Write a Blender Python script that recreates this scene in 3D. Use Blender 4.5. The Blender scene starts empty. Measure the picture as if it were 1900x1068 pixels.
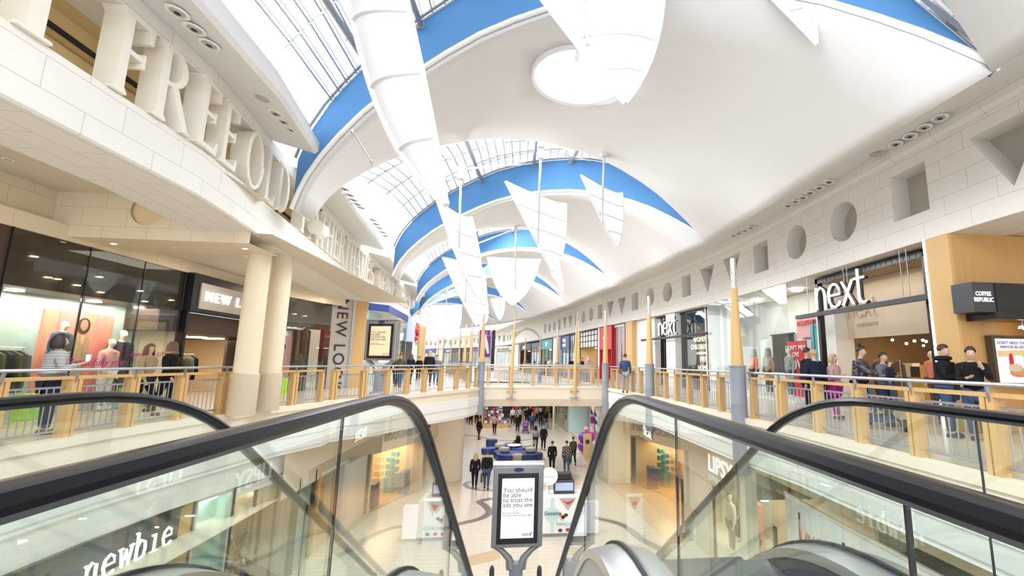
import bpy, math, random
from mathutils import Vector, Matrix
random.seed(7)
C = bpy.context.scene.collection
SC = bpy.context.scene

# ------------------------------------------------------------------ camera
EYE = 1.35; FPX = 850.0; PCX, PCY = 1076.0, 534.0          # focal length and principal point, 1900x1068 frame
RW = Matrix(((0.9927230909, -0.0295820592, -0.1167294605),
             (-0.1199440510, -0.1568499128, -0.9803119552),
             (0.0106906406, 0.9871793184, -0.1592567223)))  # world <- camera
cam_d = bpy.data.cameras.new('camera'); cam = bpy.data.objects.new('camera', cam_d); C.objects.link(cam)
cam_d.sensor_width = 36; cam_d.lens = 36 * FPX / 1900; cam_d.shift_x = (950 - PCX) / 1900; cam_d.clip_start = 0.02; cam_d.clip_end = 600
cam.matrix_world = Matrix.Translation((0, 0, EYE)) @ RW.to_4x4()
SC.camera = cam

# ------------------------------------------------------------------ world and light
w = bpy.data.worlds.new('sky'); SC.world = w; w.use_nodes = True
bg = w.node_tree.nodes['Background']; bg.inputs[0].default_value = (0.93, 0.96, 1.0, 1); bg.inputs[1].default_value = 1.95
SC.view_settings.view_transform = 'Standard'; SC.view_settings.look = 'None'; SC.view_settings.gamma = 1
SC.view_settings.exposure = 0.34; SC.view_settings.use_curve_mapping = False
SC.cycles.max_bounces = 10; SC.cycles.diffuse_bounces = 5; SC.cycles.transparent_max_bounces = 14; SC.cycles.glossy_bounces = 4
SC.cycles.sample_clamp_indirect = 4.0; SC.cycles.caustics_reflective = False; SC.cycles.caustics_refractive = False
def area(name, loc, size, energy, color=(1, 1, 1), rot=(0, 0, 0), sy=None):
    d = bpy.data.lights.new(name, 'AREA'); d.energy = energy; d.color = color; d.shape = 'RECTANGLE'; d.size = size; d.size_y = sy or size
    o = bpy.data.objects.new(name, d); C.objects.link(o); o.location = loc; o.rotation_euler = rot; return o
# daylight falling through the roof glazing between the shells
for i, (x, y, e) in enumerate([(-1, 1.0, 400), (-2, 14.6, 440), (-3, 25.0, 420), (-4.5, 35.0, 420), (-8, 47.0, 500)]):
    area('roof_daylight', (x, y, 8.0), 5, e, (0.96, 0.98, 1.0), (0, -0.6, 0), 3.0); area('roof_daylight', (x + 1, y, 8.0), 5, e * 0.9, (0.96, 0.98, 1.0), (0, 0, 0), 3.0)


# ------------------------------------------------------------------ pixel helpers
def ray(px, py): return RW @ Vector((px - PCX, -(py - PCY), -FPX))
def at(px, py, X=None, Y=None, Z=None):
    d = ray(px, py)
    t = X / d.x if X is not None else Y / d.y if Y is not None else (Z - EYE) / d.z
    return Vector((d.x * t, d.y * t, d.z * t + EYE))

# ------------------------------------------------------------------ materials
M = {}
def mat(name, col, rough=0.5, metal=0.0, noise=0.04, scale=6.0, emit=None, es=0.0, trans=None, spec=0.5, bump=0.0, wood=False, coat=0.0):
    m = bpy.data.materials.new(name); m.use_nodes = True; nt = m.node_tree; p = nt.nodes['Principled BSDF']
    p.inputs['Roughness'].default_value = rough; p.inputs['Metallic'].default_value = metal
    p.inputs['Specular IOR Level'].default_value = spec; p.inputs['Coat Weight'].default_value = coat
    p.inputs['Base Color'].default_value = (*col, 1)
    if noise:
        tc = nt.nodes.new('ShaderNodeTexCoord'); n = nt.nodes.new('ShaderNodeTexNoise'); n.inputs['Scale'].default_value = scale
        n.inputs['Detail'].default_value = 5
        r = nt.nodes.new('ShaderNodeMix'); r.data_type = 'RGBA'
        if wood:
            mp = nt.nodes.new('ShaderNodeMapping'); mp.inputs['Scale'].default_value = (14, 14, 0.8)
            nt.links.new(tc.outputs['Object'], mp.inputs[0]); nt.links.new(mp.outputs[0], n.inputs[0])
        else: nt.links.new(tc.outputs['Object'], n.inputs[0])
        r.inputs[6].default_value = (*[c * (1 - noise) for c in col], 1); r.inputs[7].default_value = (*[min(1, c * (1 + noise)) for c in col], 1)
        nt.links.new(n.outputs[0], r.inputs[0]); nt.links.new(r.outputs[2], p.inputs['Base Color'])
        if bump:
            b = nt.nodes.new('ShaderNodeBump'); b.inputs['Strength'].default_value = bump; nt.links.new(n.outputs[0], b.inputs['Height']); nt.links.new(b.outputs[0], p.inputs['Normal'])
    if emit: p.inputs['Emission Color'].default_value = (*emit, 1); p.inputs['Emission Strength'].default_value = es
    M[name] = m; return m
def brickmat(name, c1, c2, mortar, bw, bh, ms, rough=0.5, uv=True, spec=0.5, offset=0.5, coat=0.0):
    m = mat(name, c1, rough, noise=0, spec=spec, coat=coat); nt = m.node_tree; p = nt.nodes['Principled BSDF']
    tc = nt.nodes.new('ShaderNodeTexCoord'); b = nt.nodes.new('ShaderNodeTexBrick'); b.offset = offset
    b.inputs['Scale'].default_value = 1; b.inputs['Brick Width'].default_value = bw; b.inputs['Row Height'].default_value = bh
    b.inputs['Mortar Size'].default_value = ms; b.inputs['Mortar Smooth'].default_value = 0.3
    n = nt.nodes.new('ShaderNodeTexNoise'); n.inputs['Scale'].default_value = 3.0; n.inputs['Detail'].default_value = 6
    mx = nt.nodes.new('ShaderNodeMix'); mx.data_type = 'RGBA'
    mx.inputs[6].default_value = (*c1, 1); mx.inputs[7].default_value = (*c2, 1)
    src = tc.outputs['UV' if uv else 'Object']
    nt.links.new(src, b.inputs[0]); nt.links.new(tc.outputs['Object'], n.inputs[0]); nt.links.new(n.outputs[0], mx.inputs[0])
    nt.links.new(mx.outputs[2], b.inputs['Color1']); 
    b.inputs['Color2'].default_value = (*[(a + q) / 2 * 0.98 for a, q in zip(c1, c2)], 1); b.inputs['Mortar'].default_value = (*mortar, 1)
    nt.links.new(b.outputs['Color'], p.inputs['Base Color']); return m
def glassmat(name, tint, k=1.0, base=0.03):
    m = bpy.data.materials.new(name); m.use_nodes = True; nt = m.node_tree; nt.nodes.clear()
    o = nt.nodes.new('ShaderNodeOutputMaterial'); t = nt.nodes.new('ShaderNodeBsdfTransparent'); g = nt.nodes.new('ShaderNodeBsdfGlossy')
    t.inputs[0].default_value = (*tint, 1); g.inputs['Roughness'].default_value = 0.0; g.inputs[0].default_value = (0.95, 1, 0.97, 1)
    f = nt.nodes.new('ShaderNodeFresnel'); ge = nt.nodes.new('ShaderNodeNewGeometry'); ir = nt.nodes.new('ShaderNodeMapRange'); ir.inputs[3].default_value = 1.5; ir.inputs[4].default_value = 1 / 1.5
    nt.links.new(ge.outputs['Backfacing'], ir.inputs[0]); nt.links.new(ir.outputs[0], f.inputs[0])
    ma = nt.nodes.new('ShaderNodeMath'); ma.operation = 'MULTIPLY_ADD'; ma.inputs[1].default_value = k; ma.inputs[2].default_value = base; ma.use_clamp = True
    n = nt.nodes.new('ShaderNodeTexNoise'); n.inputs['Scale'].default_value = 0.6; tc = nt.nodes.new('ShaderNodeTexCoord')
    rr = nt.nodes.new('ShaderNodeMapRange'); rr.inputs[3].default_value = 0.0; rr.inputs[4].default_value = 0.004
    nt.links.new(tc.outputs['Object'], n.inputs[0]); nt.links.new(n.outputs[0], rr.inputs[0]); nt.links.new(rr.outputs[0], g.inputs['Roughness'])
    mix = nt.nodes.new('ShaderNodeMixShader')
    nt.links.new(f.outputs[0], ma.inputs[0]); nt.links.new(ma.outputs[0], mix.inputs[0]); nt.links.new(t.outputs[0], mix.inputs[1]); nt.links.new(g.outputs[0], mix.inputs[2]); nt.links.new(mix.outputs[0], o.inputs[0])
    M[name] = m; return m
def clothmat(name, col, tl=0.5):
    m = bpy.data.materials.new(name); m.use_nodes = True; nt = m.node_tree; nt.nodes.clear()
    o = nt.nodes.new('ShaderNodeOutputMaterial'); d = nt.nodes.new('ShaderNodeBsdfDiffuse'); t = nt.nodes.new('ShaderNodeBsdfTranslucent')
    n = nt.nodes.new('ShaderNodeTexNoise'); n.inputs['Scale'].default_value = 4
    mx = nt.nodes.new('ShaderNodeMix'); mx.data_type = 'RGBA'; mx.inputs[6].default_value = (*[c * .98 for c in col], 1); mx.inputs[7].default_value = (*col, 1)
    nt.links.new(n.outputs[0], mx.inputs[0])
    for s in (d, t): nt.links.new(mx.outputs[2], s.inputs[0])
    ms = nt.nodes.new('ShaderNodeMixShader'); ms.inputs[0].default_value = tl
    nt.links.new(d.outputs[0], ms.inputs[1]); nt.links.new(t.outputs[0], ms.inputs[2]); nt.links.new(ms.outputs[0], o.inputs[0]); M[name] = m; return m
def wavemat(name, c1, c2, scale, axis='Z', rough=0.8, thr=0.5):
    m = mat(name, c1, rough, noise=0); nt = m.node_tree; p = nt.nodes['Principled BSDF']
    tc = nt.nodes.new('ShaderNodeTexCoord'); wv = nt.nodes.new('ShaderNodeTexWave'); wv.bands_direction = axis; wv.inputs['Scale'].default_value = scale
    rp = nt.nodes.new('ShaderNodeValToRGB'); rp.color_ramp.interpolation = 'CONSTANT'
    rp.color_ramp.elements[0].color = (*c1, 1); rp.color_ramp.elements[1].color = (*c2, 1); rp.color_ramp.elements[1].position = thr
    nt.links.new(tc.outputs['Object'], wv.inputs[0]); nt.links.new(wv.outputs[0], rp.inputs[0]); nt.links.new(rp.outputs[0], p.inputs['Base Color']); return m

brickmat('stone', (0.81, 0.785, 0.73), (0.88, 0.86, 0.82), (0.55, 0.51, 0.44), 1.15, 0.42, 0.006, 0.65)
brickmat('stone_warm', (0.76, 0.66, 0.50), (0.83, 0.74, 0.59), (0.56, 0.47, 0.34), 0.9, 0.42, 0.006, 0.6)
brickmat('floor_tile', (0.60, 0.53, 0.43), (0.72, 0.655, 0.56), (0.45, 0.39, 0.32), 0.6, 0.3, 0.006, 0.22, uv=False, spec=0.45)
brickmat('floor_upper', (0.60, 0.52, 0.42), (0.70, 0.62, 0.52), (0.42, 0.36, 0.3), 0.6, 0.6, 0.006, 0.25, uv=False)
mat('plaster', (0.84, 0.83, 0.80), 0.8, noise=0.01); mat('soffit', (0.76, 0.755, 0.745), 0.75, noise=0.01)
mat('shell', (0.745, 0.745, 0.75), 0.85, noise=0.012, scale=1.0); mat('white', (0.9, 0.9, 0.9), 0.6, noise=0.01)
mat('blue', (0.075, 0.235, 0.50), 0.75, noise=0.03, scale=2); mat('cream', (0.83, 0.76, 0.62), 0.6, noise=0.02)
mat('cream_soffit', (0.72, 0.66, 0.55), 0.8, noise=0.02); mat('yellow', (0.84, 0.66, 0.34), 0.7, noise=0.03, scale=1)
mat('letter_stone', (0.86, 0.82, 0.73), 0.7, noise=0.05, scale=3); mat('column_stone', (0.80, 0.70, 0.52), 0.55, noise=0.04, scale=3)
mat('wood', (0.56, 0.33, 0.125), 0.4, noise=0.16, scale=1.0, wood=True); mat('wood_light', (0.64, 0.41, 0.17), 0.45, noise=0.14, wood=True)
mat('wood_pole', (0.70, 0.47, 0.20), 0.4, noise=0.12, wood=True)
mat('steel', (0.42, 0.45, 0.50), 0.35, 0.6, noise=0.02); mat('steel_light', (0.62, 0.64, 0.67), 0.3, 0.8, noise=0.03, scale=2)
mat('grey_paint', (0.27, 0.30, 0.35), 0.5, noise=0.03); mat('pewter', (0.30, 0.31, 0.33), 0.35, 0.5, noise=0.02)
mat('black', (0.012, 0.013, 0.016), 0.25, noise=0.05); mat('rubber', (0.006, 0.006, 0.009), 0.24, noise=0.05, spec=0.18)
mat('charcoal', (0.045, 0.05, 0.06), 0.4, noise=0.05); mat('brown_dark', (0.07, 0.045, 0.03), 0.5, noise=0.2, scale=2)
mat('brushed', (0.60, 0.61, 0.63), 0.28, 0.9, noise=0.04, scale=30); mat('panel_grey', (0.30, 0.33, 0.34), 0.25, noise=0.03)
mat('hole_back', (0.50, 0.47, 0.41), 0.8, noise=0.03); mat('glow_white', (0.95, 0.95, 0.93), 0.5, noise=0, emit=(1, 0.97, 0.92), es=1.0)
mat('glow_warm', (1, 0.85, 0.6), 0.5, noise=0, emit=(1, 0.72, 0.38), es=9); mat('glow_soft', (1, 0.9, 0.75), 0.5, noise=0, emit=(1, 0.80, 0.55), es=0.8)
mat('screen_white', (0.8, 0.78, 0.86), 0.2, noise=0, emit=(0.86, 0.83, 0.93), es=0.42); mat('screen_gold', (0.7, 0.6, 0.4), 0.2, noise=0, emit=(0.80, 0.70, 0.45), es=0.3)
mat('ink', (0.02, 0.02, 0.025), 0.6, noise=0); mat('red', (0.62, 0.03, 0.04), 0.45, noise=0.05); mat('pinkish', (0.75, 0.27, 0.24), 0.6, noise=0.12, scale=2)
mat('pink', (0.78, 0.40, 0.42), 0.6, noise=0.05); mat('magenta', (0.45, 0.02, 0.25), 0.5, noise=0.05); mat('teal', (0.08, 0.42, 0.50), 0.5, noise=0.04)
mat('mint', (0.55, 0.78, 0.76), 0.5, noise=0.02); mat('navy', (0.02, 0.04, 0.15), 0.5, noise=0.08); mat('shop_blue', (0.03, 0.05, 0.25), 0.4, noise=0.05)
mat('sky_panel', (0.50, 0.60, 0.82), 0.4, noise=0.03); mat('grey_sign', (0.50, 0.47, 0.44), 0.55, noise=0.02); mat('warm_wall', (0.82, 0.66, 0.42), 0.7, noise=0.05)
mat('beige_wall', (0.70, 0.60, 0.47), 0.6, noise=0.03); mat('salmon', (0.80, 0.42, 0.28), 0.5, noise=0.03); mat('green_neon', (0.45, 0.95, 0.02), 0.5, noise=0.02)
mat('glass_green_wall', (0.50, 0.64, 0.60), 0.2, noise=0.05); mat('offwhite', (0.86, 0.86, 0.85), 0.5, noise=0.01); mat('denim', (0.05, 0.09, 0.17), 0.85, noise=0.12, scale=12)
mat('mannequin', (0.80, 0.76, 0.68), 0.35, noise=0.01); mat('gold_fabric', (0.55, 0.38, 0.14), 0.7, noise=0.15, scale=10); mat('purple', (0.20, 0.03, 0.35), 0.25, noise=0.1)
mat('wood_floor', (0.58, 0.36, 0.17), 0.3, noise=0.1, scale=3); mat('lipsy_wall', (0.62, 0.52, 0.38), 0.5, noise=0.02); mat('coral', (0.82, 0.30, 0.20), 0.6, noise=0.06)
glassmat('glass', (0.945, 0.98, 0.962), 0.95, 0.015); glassmat('shop_glass', (0.94, 0.97, 0.96), 0.7, 0.015); glassmat('dark_glass', (0.30, 0.28, 0.26), 1.0, 0.03)
glassmat('roof_glass', (0.97, 0.98, 1.0), 0.2, 0.0)
clothmat('sail', (0.86, 0.86, 0.89), 0.45)
wavemat('stripes', (0.85, 0.84, 0.84), (0.025, 0.03, 0.07), 11, 'Z', thr=0.5)

# ------------------------------------------------------------------ mesh builder
def rotz(v, a): c, s = math.cos(a), math.sin(a); return (v[0] * c - v[1] * s, v[0] * s + v[1] * c, v[2])
class MB:
    def __init__(s): s.v = []; s.f = []; s.uv = []; s.mi = []; s.has = False; s.cur = 0
    def add(s, vs, fs, uvs=None):
        b = len(s.v); s.v += [tuple(v) for v in vs]
        for k, f in enumerate(fs):
            s.f.append([b + i for i in f]); s.mi.append(s.cur)
            if uvs: s.uv.append(uvs[k]); s.has = True
            else: s.uv.append([(0, 0)] * len(f))
        return s
    def box(s, x0, x1, y0, y1, z0, z1, rz=0, o=(0, 0, 0)):
        vs = [(x, y, z) for z in (z0, z1) for x, y in ((x0, y0), (x1, y0), (x1, y1), (x0, y1))]
        vs = [tuple(a + b for a, b in zip(rotz(v, rz), o)) for v in vs] if rz or o != (0, 0, 0) else vs
        return s.add(vs, [(3, 2, 1, 0), (4, 5, 6, 7), (0, 1, 5, 4), (1, 2, 6, 5), (2, 3, 7, 6), (3, 0, 4, 7)])
    def quad(s, a, b, c, d, uv=None): return s.add([a, b, c, d], [(0, 1, 2, 3)], [uv] if uv else None)
    def tube(s, pts, r, n=8, cap=True, r2=None):
        pts = [Vector(p) for p in pts]; rings = []; prev = None
        for i, p in enumerate(pts):
            t = (pts[min(i + 1, len(pts) - 1)] - pts[max(i - 1, 0)])
            t = t.normalized() if t.length > 1e-9 else Vector((0, 0, 1))
            if prev is None: a = Vector((0, 0, 1)) if abs(t.z) < 0.9 else Vector((1, 0, 0)); a = (a - t * a.dot(t)).normalized()
            else: a = (prev - t * prev.dot(t)).normalized()
            prev = a; bb = t.cross(a); rr = r[i] if isinstance(r, (list, tuple)) else (r if r2 is None else r + (r2 - r) * i / (len(pts) - 1))
            rings.append([tuple(p + (a * math.cos(2 * math.pi * k / n) + bb * math.sin(2 * math.pi * k / n)) * rr) for k in range(n)])
        vs = [v for rg in rings for v in rg]
        fs = [(i * n + k, i * n + (k + 1) % n, (i + 1) * n + (k + 1) % n, (i + 1) * n + k) for i in range(len(pts) - 1) for k in range(n)]
        if cap: fs += [tuple(range(n))[::-1], tuple((len(pts) - 1) * n + k for k in range(n))]
        return s.add(vs, fs)
    def cyl(s, p0, p1, r, r1=None, n=16): return s.tube([p0, p1], r, n, True, r1 if r1 is not None else r)
    def lathe(s, prof, c=(0, 0, 0), n=24, sx=1, sy=1):
        vs = [(c[0] + r * sx * math.cos(2 * math.pi * k / n), c[1] + r * sy * math.sin(2 * math.pi * k / n), c[2] + z) for r, z in prof for k in range(n)]
        fs = [(i * n + k, i * n + (k + 1) % n, (i + 1) * n + (k + 1) % n, (i + 1) * n + k) for i in range(len(prof) - 1) for k in range(n)]
        fs += [tuple(range(n))[::-1], tuple((len(prof) - 1) * n + k for k in range(n))]
        return s.add(vs, fs)
    def ext(s, poly, f0, f1):
        """extrude a 2-D polygon; f0/f1 map (u,v) to 3-D for front and back"""
        n = len(poly); vs = [f0(*p) for p in poly] + [f1(*p) for p in poly]
        return s.add(vs, [tuple(range(n)), tuple(range(n, 2 * n))[::-1]] + [(i, n + i, n + (i + 1) % n, (i + 1) % n) for i in range(n)])
    def grid(s, G, uvf=None):
        m, n = len(G), len(G[0]); vs = [p for row in G for p in row]
        fs = [(i * n + j, i * n + j + 1, (i + 1) * n + j + 1, (i + 1) * n + j) for i in range(m - 1) for j in range(n - 1)]
        return s.add(vs, fs)
    def sweep(s, path, prof, closed=True):
        """path: list of (point, side, up) frames, prof: (a,b) pairs"""
        n = len(prof); vs = [tuple(p + sd * a + up * b) for p, sd, up in path for a, b in prof]
        rng = range(n) if closed else range(n - 1)
        fs = [(i * n + k, i * n + (k + 1) % n, (i + 1) * n + (k + 1) % n, (i + 1) * n + k) for i in range(len(path) - 1) for k in rng]
        if closed: fs += [tuple(range(n))[::-1], tuple((len(path) - 1) * n + k for k in range(n))]
        return s.add(vs, fs)
    def psweep(s, poly, prof, closed=False, s0=0.0):
        """sweep (offset,z) profile along a plan polyline; offset is to the right of travel; UV = run, height"""
        P = [Vector(p[:2]) for p in poly]; cols = []; S = [s0]
        for i in range(1, len(P)): S.append(S[-1] + (P[i] - P[i - 1]).length)
        for i, p in enumerate(P):
            d0 = (P[i] - P[i - 1]).normalized() if i else (P[1] - P[0]).normalized()
            d1 = (P[i + 1] - P[i]).normalized() if i < len(P) - 1 else d0
            t = (d0 + d1).normalized(); nrm = Vector((t.y, -t.x)); k = 1 / max(0.5, t.dot(d0))
            cols.append([(p.x + nrm.x * a * k, p.y + nrm.y * a * k, z) for a, z in prof])
        n = len(prof); L = [0]
        for k in range(n): L.append(L[-1] + math.hypot(prof[(k + 1) % n][0] - prof[k][0], prof[(k + 1) % n][1] - prof[k][1]))
        base = prof[0][1]
        vs = [v for c in cols for v in c]; fs = []; uv = []
        for i in range(len(P) - 1):
            for k in (range(n) if closed else range(n - 1)):
                k2 = (k + 1) % n; fs.append((i * n + k, (i + 1) * n + k, (i + 1) * n + k2, i * n + k2))
                uv.append([(S[i], base + L[k]), (S[i + 1], base + L[k]), (S[i + 1], base + L[k + 1]), (S[i], base + L[k + 1])])
        if closed:
            fs += [tuple(range(n)), tuple((len(P) - 1) * n + k for k in range(n))[::-1]]; uv += [[(0, 0)] * n, [(0, 0)] * n]
        return s.add(vs, fs, uv)
    def mesh(s, name, mats, smooth=False):
        me = bpy.data.meshes.new(name); me.from_pydata(s.v, [], s.f); me.update()
        if s.has:
            l = me.uv_layers.new(name='uv'); k = 0
            for u in s.uv:
                for q in u: l.data[k].uv = q; k += 1
        for m in (mats if isinstance(mats, (list, tuple)) else [mats]): me.materials.append(M[m] if isinstance(m, str) else m)
        if len(me.materials) > 1: me.polygons.foreach_set('material_index', s.mi)
        if smooth:
            me.polygons.foreach_set('use_smooth', [True] * len(me.polygons))
            try: me.set_sharp_from_angle(angle=math.radians(40))
            except Exception: pass
        return me
    def build(s, name, mats, parent=None, smooth=False, bevel=0):
        o = bpy.data.objects.new(name, s.mesh(name, mats, smooth)); C.objects.link(o)
        if parent: adopt(o, parent)
        if bevel:
            b = o.modifiers.new('bevel', 'BEVEL'); b.width = bevel; b.segments = 2; b.limit_method = 'ANGLE'
        return o
def pmat(p):
    m = Matrix.Translation(p.location) @ p.rotation_euler.to_matrix().to_4x4()
    if p.parent: m = pmat(p.parent) @ p.matrix_parent_inverse @ m
    return m
def adopt(o, p): o.parent = p; o.matrix_parent_inverse = pmat(p).inverted()
def tag(o, label, cat, group=None, kind=None):
    if label: o['label'] = label
    if cat: o['category'] = cat
    if group: o['group'] = group
    if kind: o['kind'] = kind
    return o
def thing(name, label, cat, loc=(0, 0, 0), rz=0, group=None):
    o = bpy.data.objects.new(name, None); C.objects.link(o); o.empty_display_size = 0.1
    o.location = loc; o.rotation_euler = (0, 0, rz); return tag(o, label, cat, group)
def struct(o, label=None): o['kind'] = 'structure'; 
def S(mb, name, mats, label=None, smooth=False):
    o = mb.build(name, mats, None, smooth); o['kind'] = 'structure'
    if label: o['label'] = label; o['category'] = name.split('_')[0]
    return o
def dup(root, loc, rz=None, label=None, group=None, scale=None):
    r = root.copy(); C.objects.link(r); r.location = loc
    if rz is not None: r.rotation_euler = (0, 0, rz)
    if label: r['label'] = label
    if group: r['group'] = group
    for ch in root.children:
        c = ch.copy(); C.objects.link(c); c.parent = r
        for g in ch.children: d = g.copy(); C.objects.link(d); d.parent = c
    return r
def text(name, s, size, pos, right, m, parent=None, ext=0.01, up=(0, 0, 1), ax='CENTER', shear=0, bold=0.0, sp=1.0, mirror=False, sx=1.0):
    cu = bpy.data.curves.new(name, 'FONT'); cu.body = s; cu.size = size; cu.extrude = ext; cu.align_x = ax; cu.align_y = 'CENTER'
    cu.shear = shear; cu.space_character = sp; cu.resolution_u = 3
    t = bpy.data.objects.new('tmp', cu); C.objects.link(t)
    me = bpy.data.meshes.new_from_object(t.evaluated_get(bpy.context.evaluated_depsgraph_get())); bpy.data.objects.remove(t)
    r = Vector(right).normalized(); r = Vector((r.x, r.y, r.z if len(right) > 2 else 0)); u = Vector(up); n = r.cross(u)
    mm = Matrix(((r.x, u.x, n.x, pos[0]), (r.y, u.y, n.y, pos[1]), (r.z, u.z, n.z, pos[2]), (0, 0, 0, 1))) @ Matrix.Diagonal((sx, 1, 1, 1))
    me.transform(mm); me.materials.clear(); me.materials.append(M[m])
    o = bpy.data.objects.new(name, me); C.objects.link(o)
    if parent: adopt(o, parent)
    return o
def stroke_sign(word, h, origin, right, mt, parent, back='black', r=.05):
    """thin rounded monoline lowercase letters, h = x-height, origin = lower left corner"""
    G = {'n': ([[(.0, 0), (0, 1)], [(0, .6), (.08, .85), (.3, 1), (.52, .86), (.6, .6), (.6, 0)]], .85),
         'e': ([[(.02, .52), (.72, .52), (.7, .75), (.55, .95), (.36, 1), (.15, .92), (.02, .7), (0, .5), (.03, .25), (.18, .06), (.4, 0), (.62, .06), (.72, .2)]], .9),
         'x': ([[(0, 1), (.62, 0)], [(.62, 1), (0, 0)]], .78), 't': ([[(.18, 1.38), (.18, .25), (.24, .05), (.42, 0), (.52, .02)], [(-.05, 1), (.5, 1)]], .6)}
    rr = Vector((right[0], right[1], 0)).normalized(); n = rr.cross(Vector((0, 0, 1))); o = Vector(origin); u0 = 0
    for ch in word:
        st, adv = G[ch]; m = MB(); b = MB()
        for P in st:
            m.tube([tuple(o + rr * ((u0 + u) * h) + Vector((0, 0, v * h))) for u, v in P], h * r, 8)
            b.tube([tuple(o + rr * ((u0 + u + .05) * h) + Vector((0, 0, (v - .02) * h)) - n * (h * .12)) for u, v in P], h * r * 1.15, 8)
        q = m.build('sign_letter', mt, parent, True); b.build('letter_backing', back, q, True); u0 += adv
def poly_at(poly, s):
    for i in range(len(poly) - 1):
        a, b = Vector(poly[i]), Vector(poly[i + 1]); L = (b - a).length
        if s <= L or i == len(poly) - 2: t = (b - a) / L; return a + t * s, t
        s -= L
def hit(px, py, poly, off=0.0):
    """where the line of sight through a pixel meets the vertical surface standing on a plan polyline"""
    d = ray(px, py); s = 0; best = None
    for i in range(len(poly) - 1):
        a, b = Vector(poly[i]), Vector(poly[i + 1]); e = b - a; L = e.length; n = Vector((e.y, -e.x)) / L; q = a + n * off
        den = n.x * d.x + n.y * d.y
        if abs(den) > 1e-9:
            t = (n.dot(q)) / den
            if t > 0:
                p = Vector((d.x * t, d.y * t)); k = (p - q).dot(e) / L
                if -1e-3 <= k <= L + 1e-3 and (best is None or t < best[3]): best = (s + k, d.z * t + EYE, p, t)
        s += L
    return best
def zbase(p, z): return (p[0], p[1], z)
ZL = -4.9
# ================================================================== STRUCTURE
LE1 = [(-7.48, -4), (-7.48, 9.6), (-7.3, 11.3), (-6.95, 13.4), (-6.15, 15.6)]         # left gallery edge, near
LE2 = [(-6.15, 15.6), (-6.2, 16.3), (-5.17, 17.6), (-3.86, 20.5), (-2.6, 22.9), (-2.15, 24.6)]
RE = [(5.72, -4), (5.72, 9.4), (5.5, 11.4), (5.15, 18.6), (4.4, 24.6)]
LE3 = [(-3.2, 29.0), (-3.9, 33), (-5.2, 39), (-7.2, 46), (-11, 56), (-20, 70)]
RE3 = [(4.3, 29.0), (3.8, 33), (2.8, 40), (1.4, 48), (-1.0, 58), (-6.5, 72)]
LF = [(-5.85, -4), (-5.85, 8.5), (-6.05, 10), (-6.35, 11.8), (-6.74, 14.4), (-7.5, 20), (-8.1, 26.3), (-8.6, 35), (-10.5, 45), (-15, 56), (-24, 70)]
RF = [(9.1, -4), (9.1, 16.5), (8.85, 20.9), (8.4, 25.0), (5.8, 39.0), (4.0, 50), (1.9, 61.4), (-3.2, 84), (-12, 103), (-26, 121), (-45, 135)]
ZF0, ZF1 = 4.2, 6.35
# floors
m = MB(); m.quad((-60, -8, ZL), (40, -8, ZL), (40, 150, ZL), (-60, 150, ZL)); S(m, 'floor', 'floor_tile', 'pale stone tiled floor of the lower mall')
mat('inlay', (0.20, 0.17, 0.16), 0.3, noise=0.1); mat('inlay_tan', (0.56, 0.40, 0.24), 0.25, noise=0.05)
def ribbon(pts, wd, z, name, mt, label):
    m = MB(); P = [Vector(p) for p in pts]; row = []
    for i, p in enumerate(P):
        t = (P[min(i + 1, len(P) - 1)] - P[max(i - 1, 0)]).normalized(); n = Vector((t.y, -t.x)); ww = wd[i] if isinstance(wd, list) else wd
        row.append([(p.x - n.x * ww, p.y - n.y * ww, z), (p.x + n.x * ww, p.y + n.y * ww, z)])
    m.grid(row); return S(m, name, mt, label)
def smooth2(pts, k=6):
    out = []
    for i in range(len(pts) - 1):
        p0, p1, p2, p3 = [Vector(pts[max(0, min(len(pts) - 1, j))]) for j in (i - 1, i, i + 1, i + 2)]
        for q in range(k):
            t = q / k; out.append(0.5 * ((2 * p1) + (p2 - p0) * t + (2 * p0 - 5 * p1 + 4 * p2 - p3) * t * t + (3 * p1 - p0 - 3 * p2 + p3) * t ** 3))
    out.append(Vector(pts[-1])); return out
F = lambda px, py: at(px, py, Z=ZL).to_2d()
ribbon(smooth2([F(780, 1010), F(815, 985), F(850, 972), F(890, 962), F(908, 950), F(900, 938), F(890, 930), F(910, 925), F(940, 922)]), 0.16, ZL + .004, 'trim_1', 'inlay', 'dark winding stone inlay in the lower floor left of the sign')
ribbon(smooth2([F(872, 893), F(863, 898), F(872, 905), F(895, 909), F(925, 909)]), 0.13, ZL + .004, 'trim_2', 'inlay', 'dark curved floor inlay near the left pillar')
ribbon(smooth2([F(1105, 963), F(1135, 968), F(1165, 980), F(1190, 1000), F(1230, 1020)]), 0.16, ZL + .004, 'trim_3', 'inlay', 'dark curved floor inlay seen through the right glass')
ribbon(smooth2([F(850, 806), F(880, 808), F(920, 816), F(960, 817), F(1000, 813)]), 0.12, ZL + .004, 'trim_4', 'inlay', 'thin dark floor inlay crossing the far mall')
m = MB(); a, b, c_, d_ = F(850, 1030), F(970, 1000), F(905, 1050), F(770, 1068); m.quad(*[(p.x, p.y, ZL + .003) for p in (F(862, 1033), F(925, 1018), F(930, 1035), F(870, 1050))]); S(m, 'trim_5', 'inlay_tan')
m = MB(); m.add([(p.x, p.y, ZL + .003) for p in (F(1045, 780), F(1100, 880), F(1130, 900), F(1240, 1010), F(1300, 1000), F(1165, 895), F(1120, 870))], [tuple(range(7))]); S(m, 'trim_6', 'inlay_tan', 'tan border stone along the right lower shops')
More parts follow.
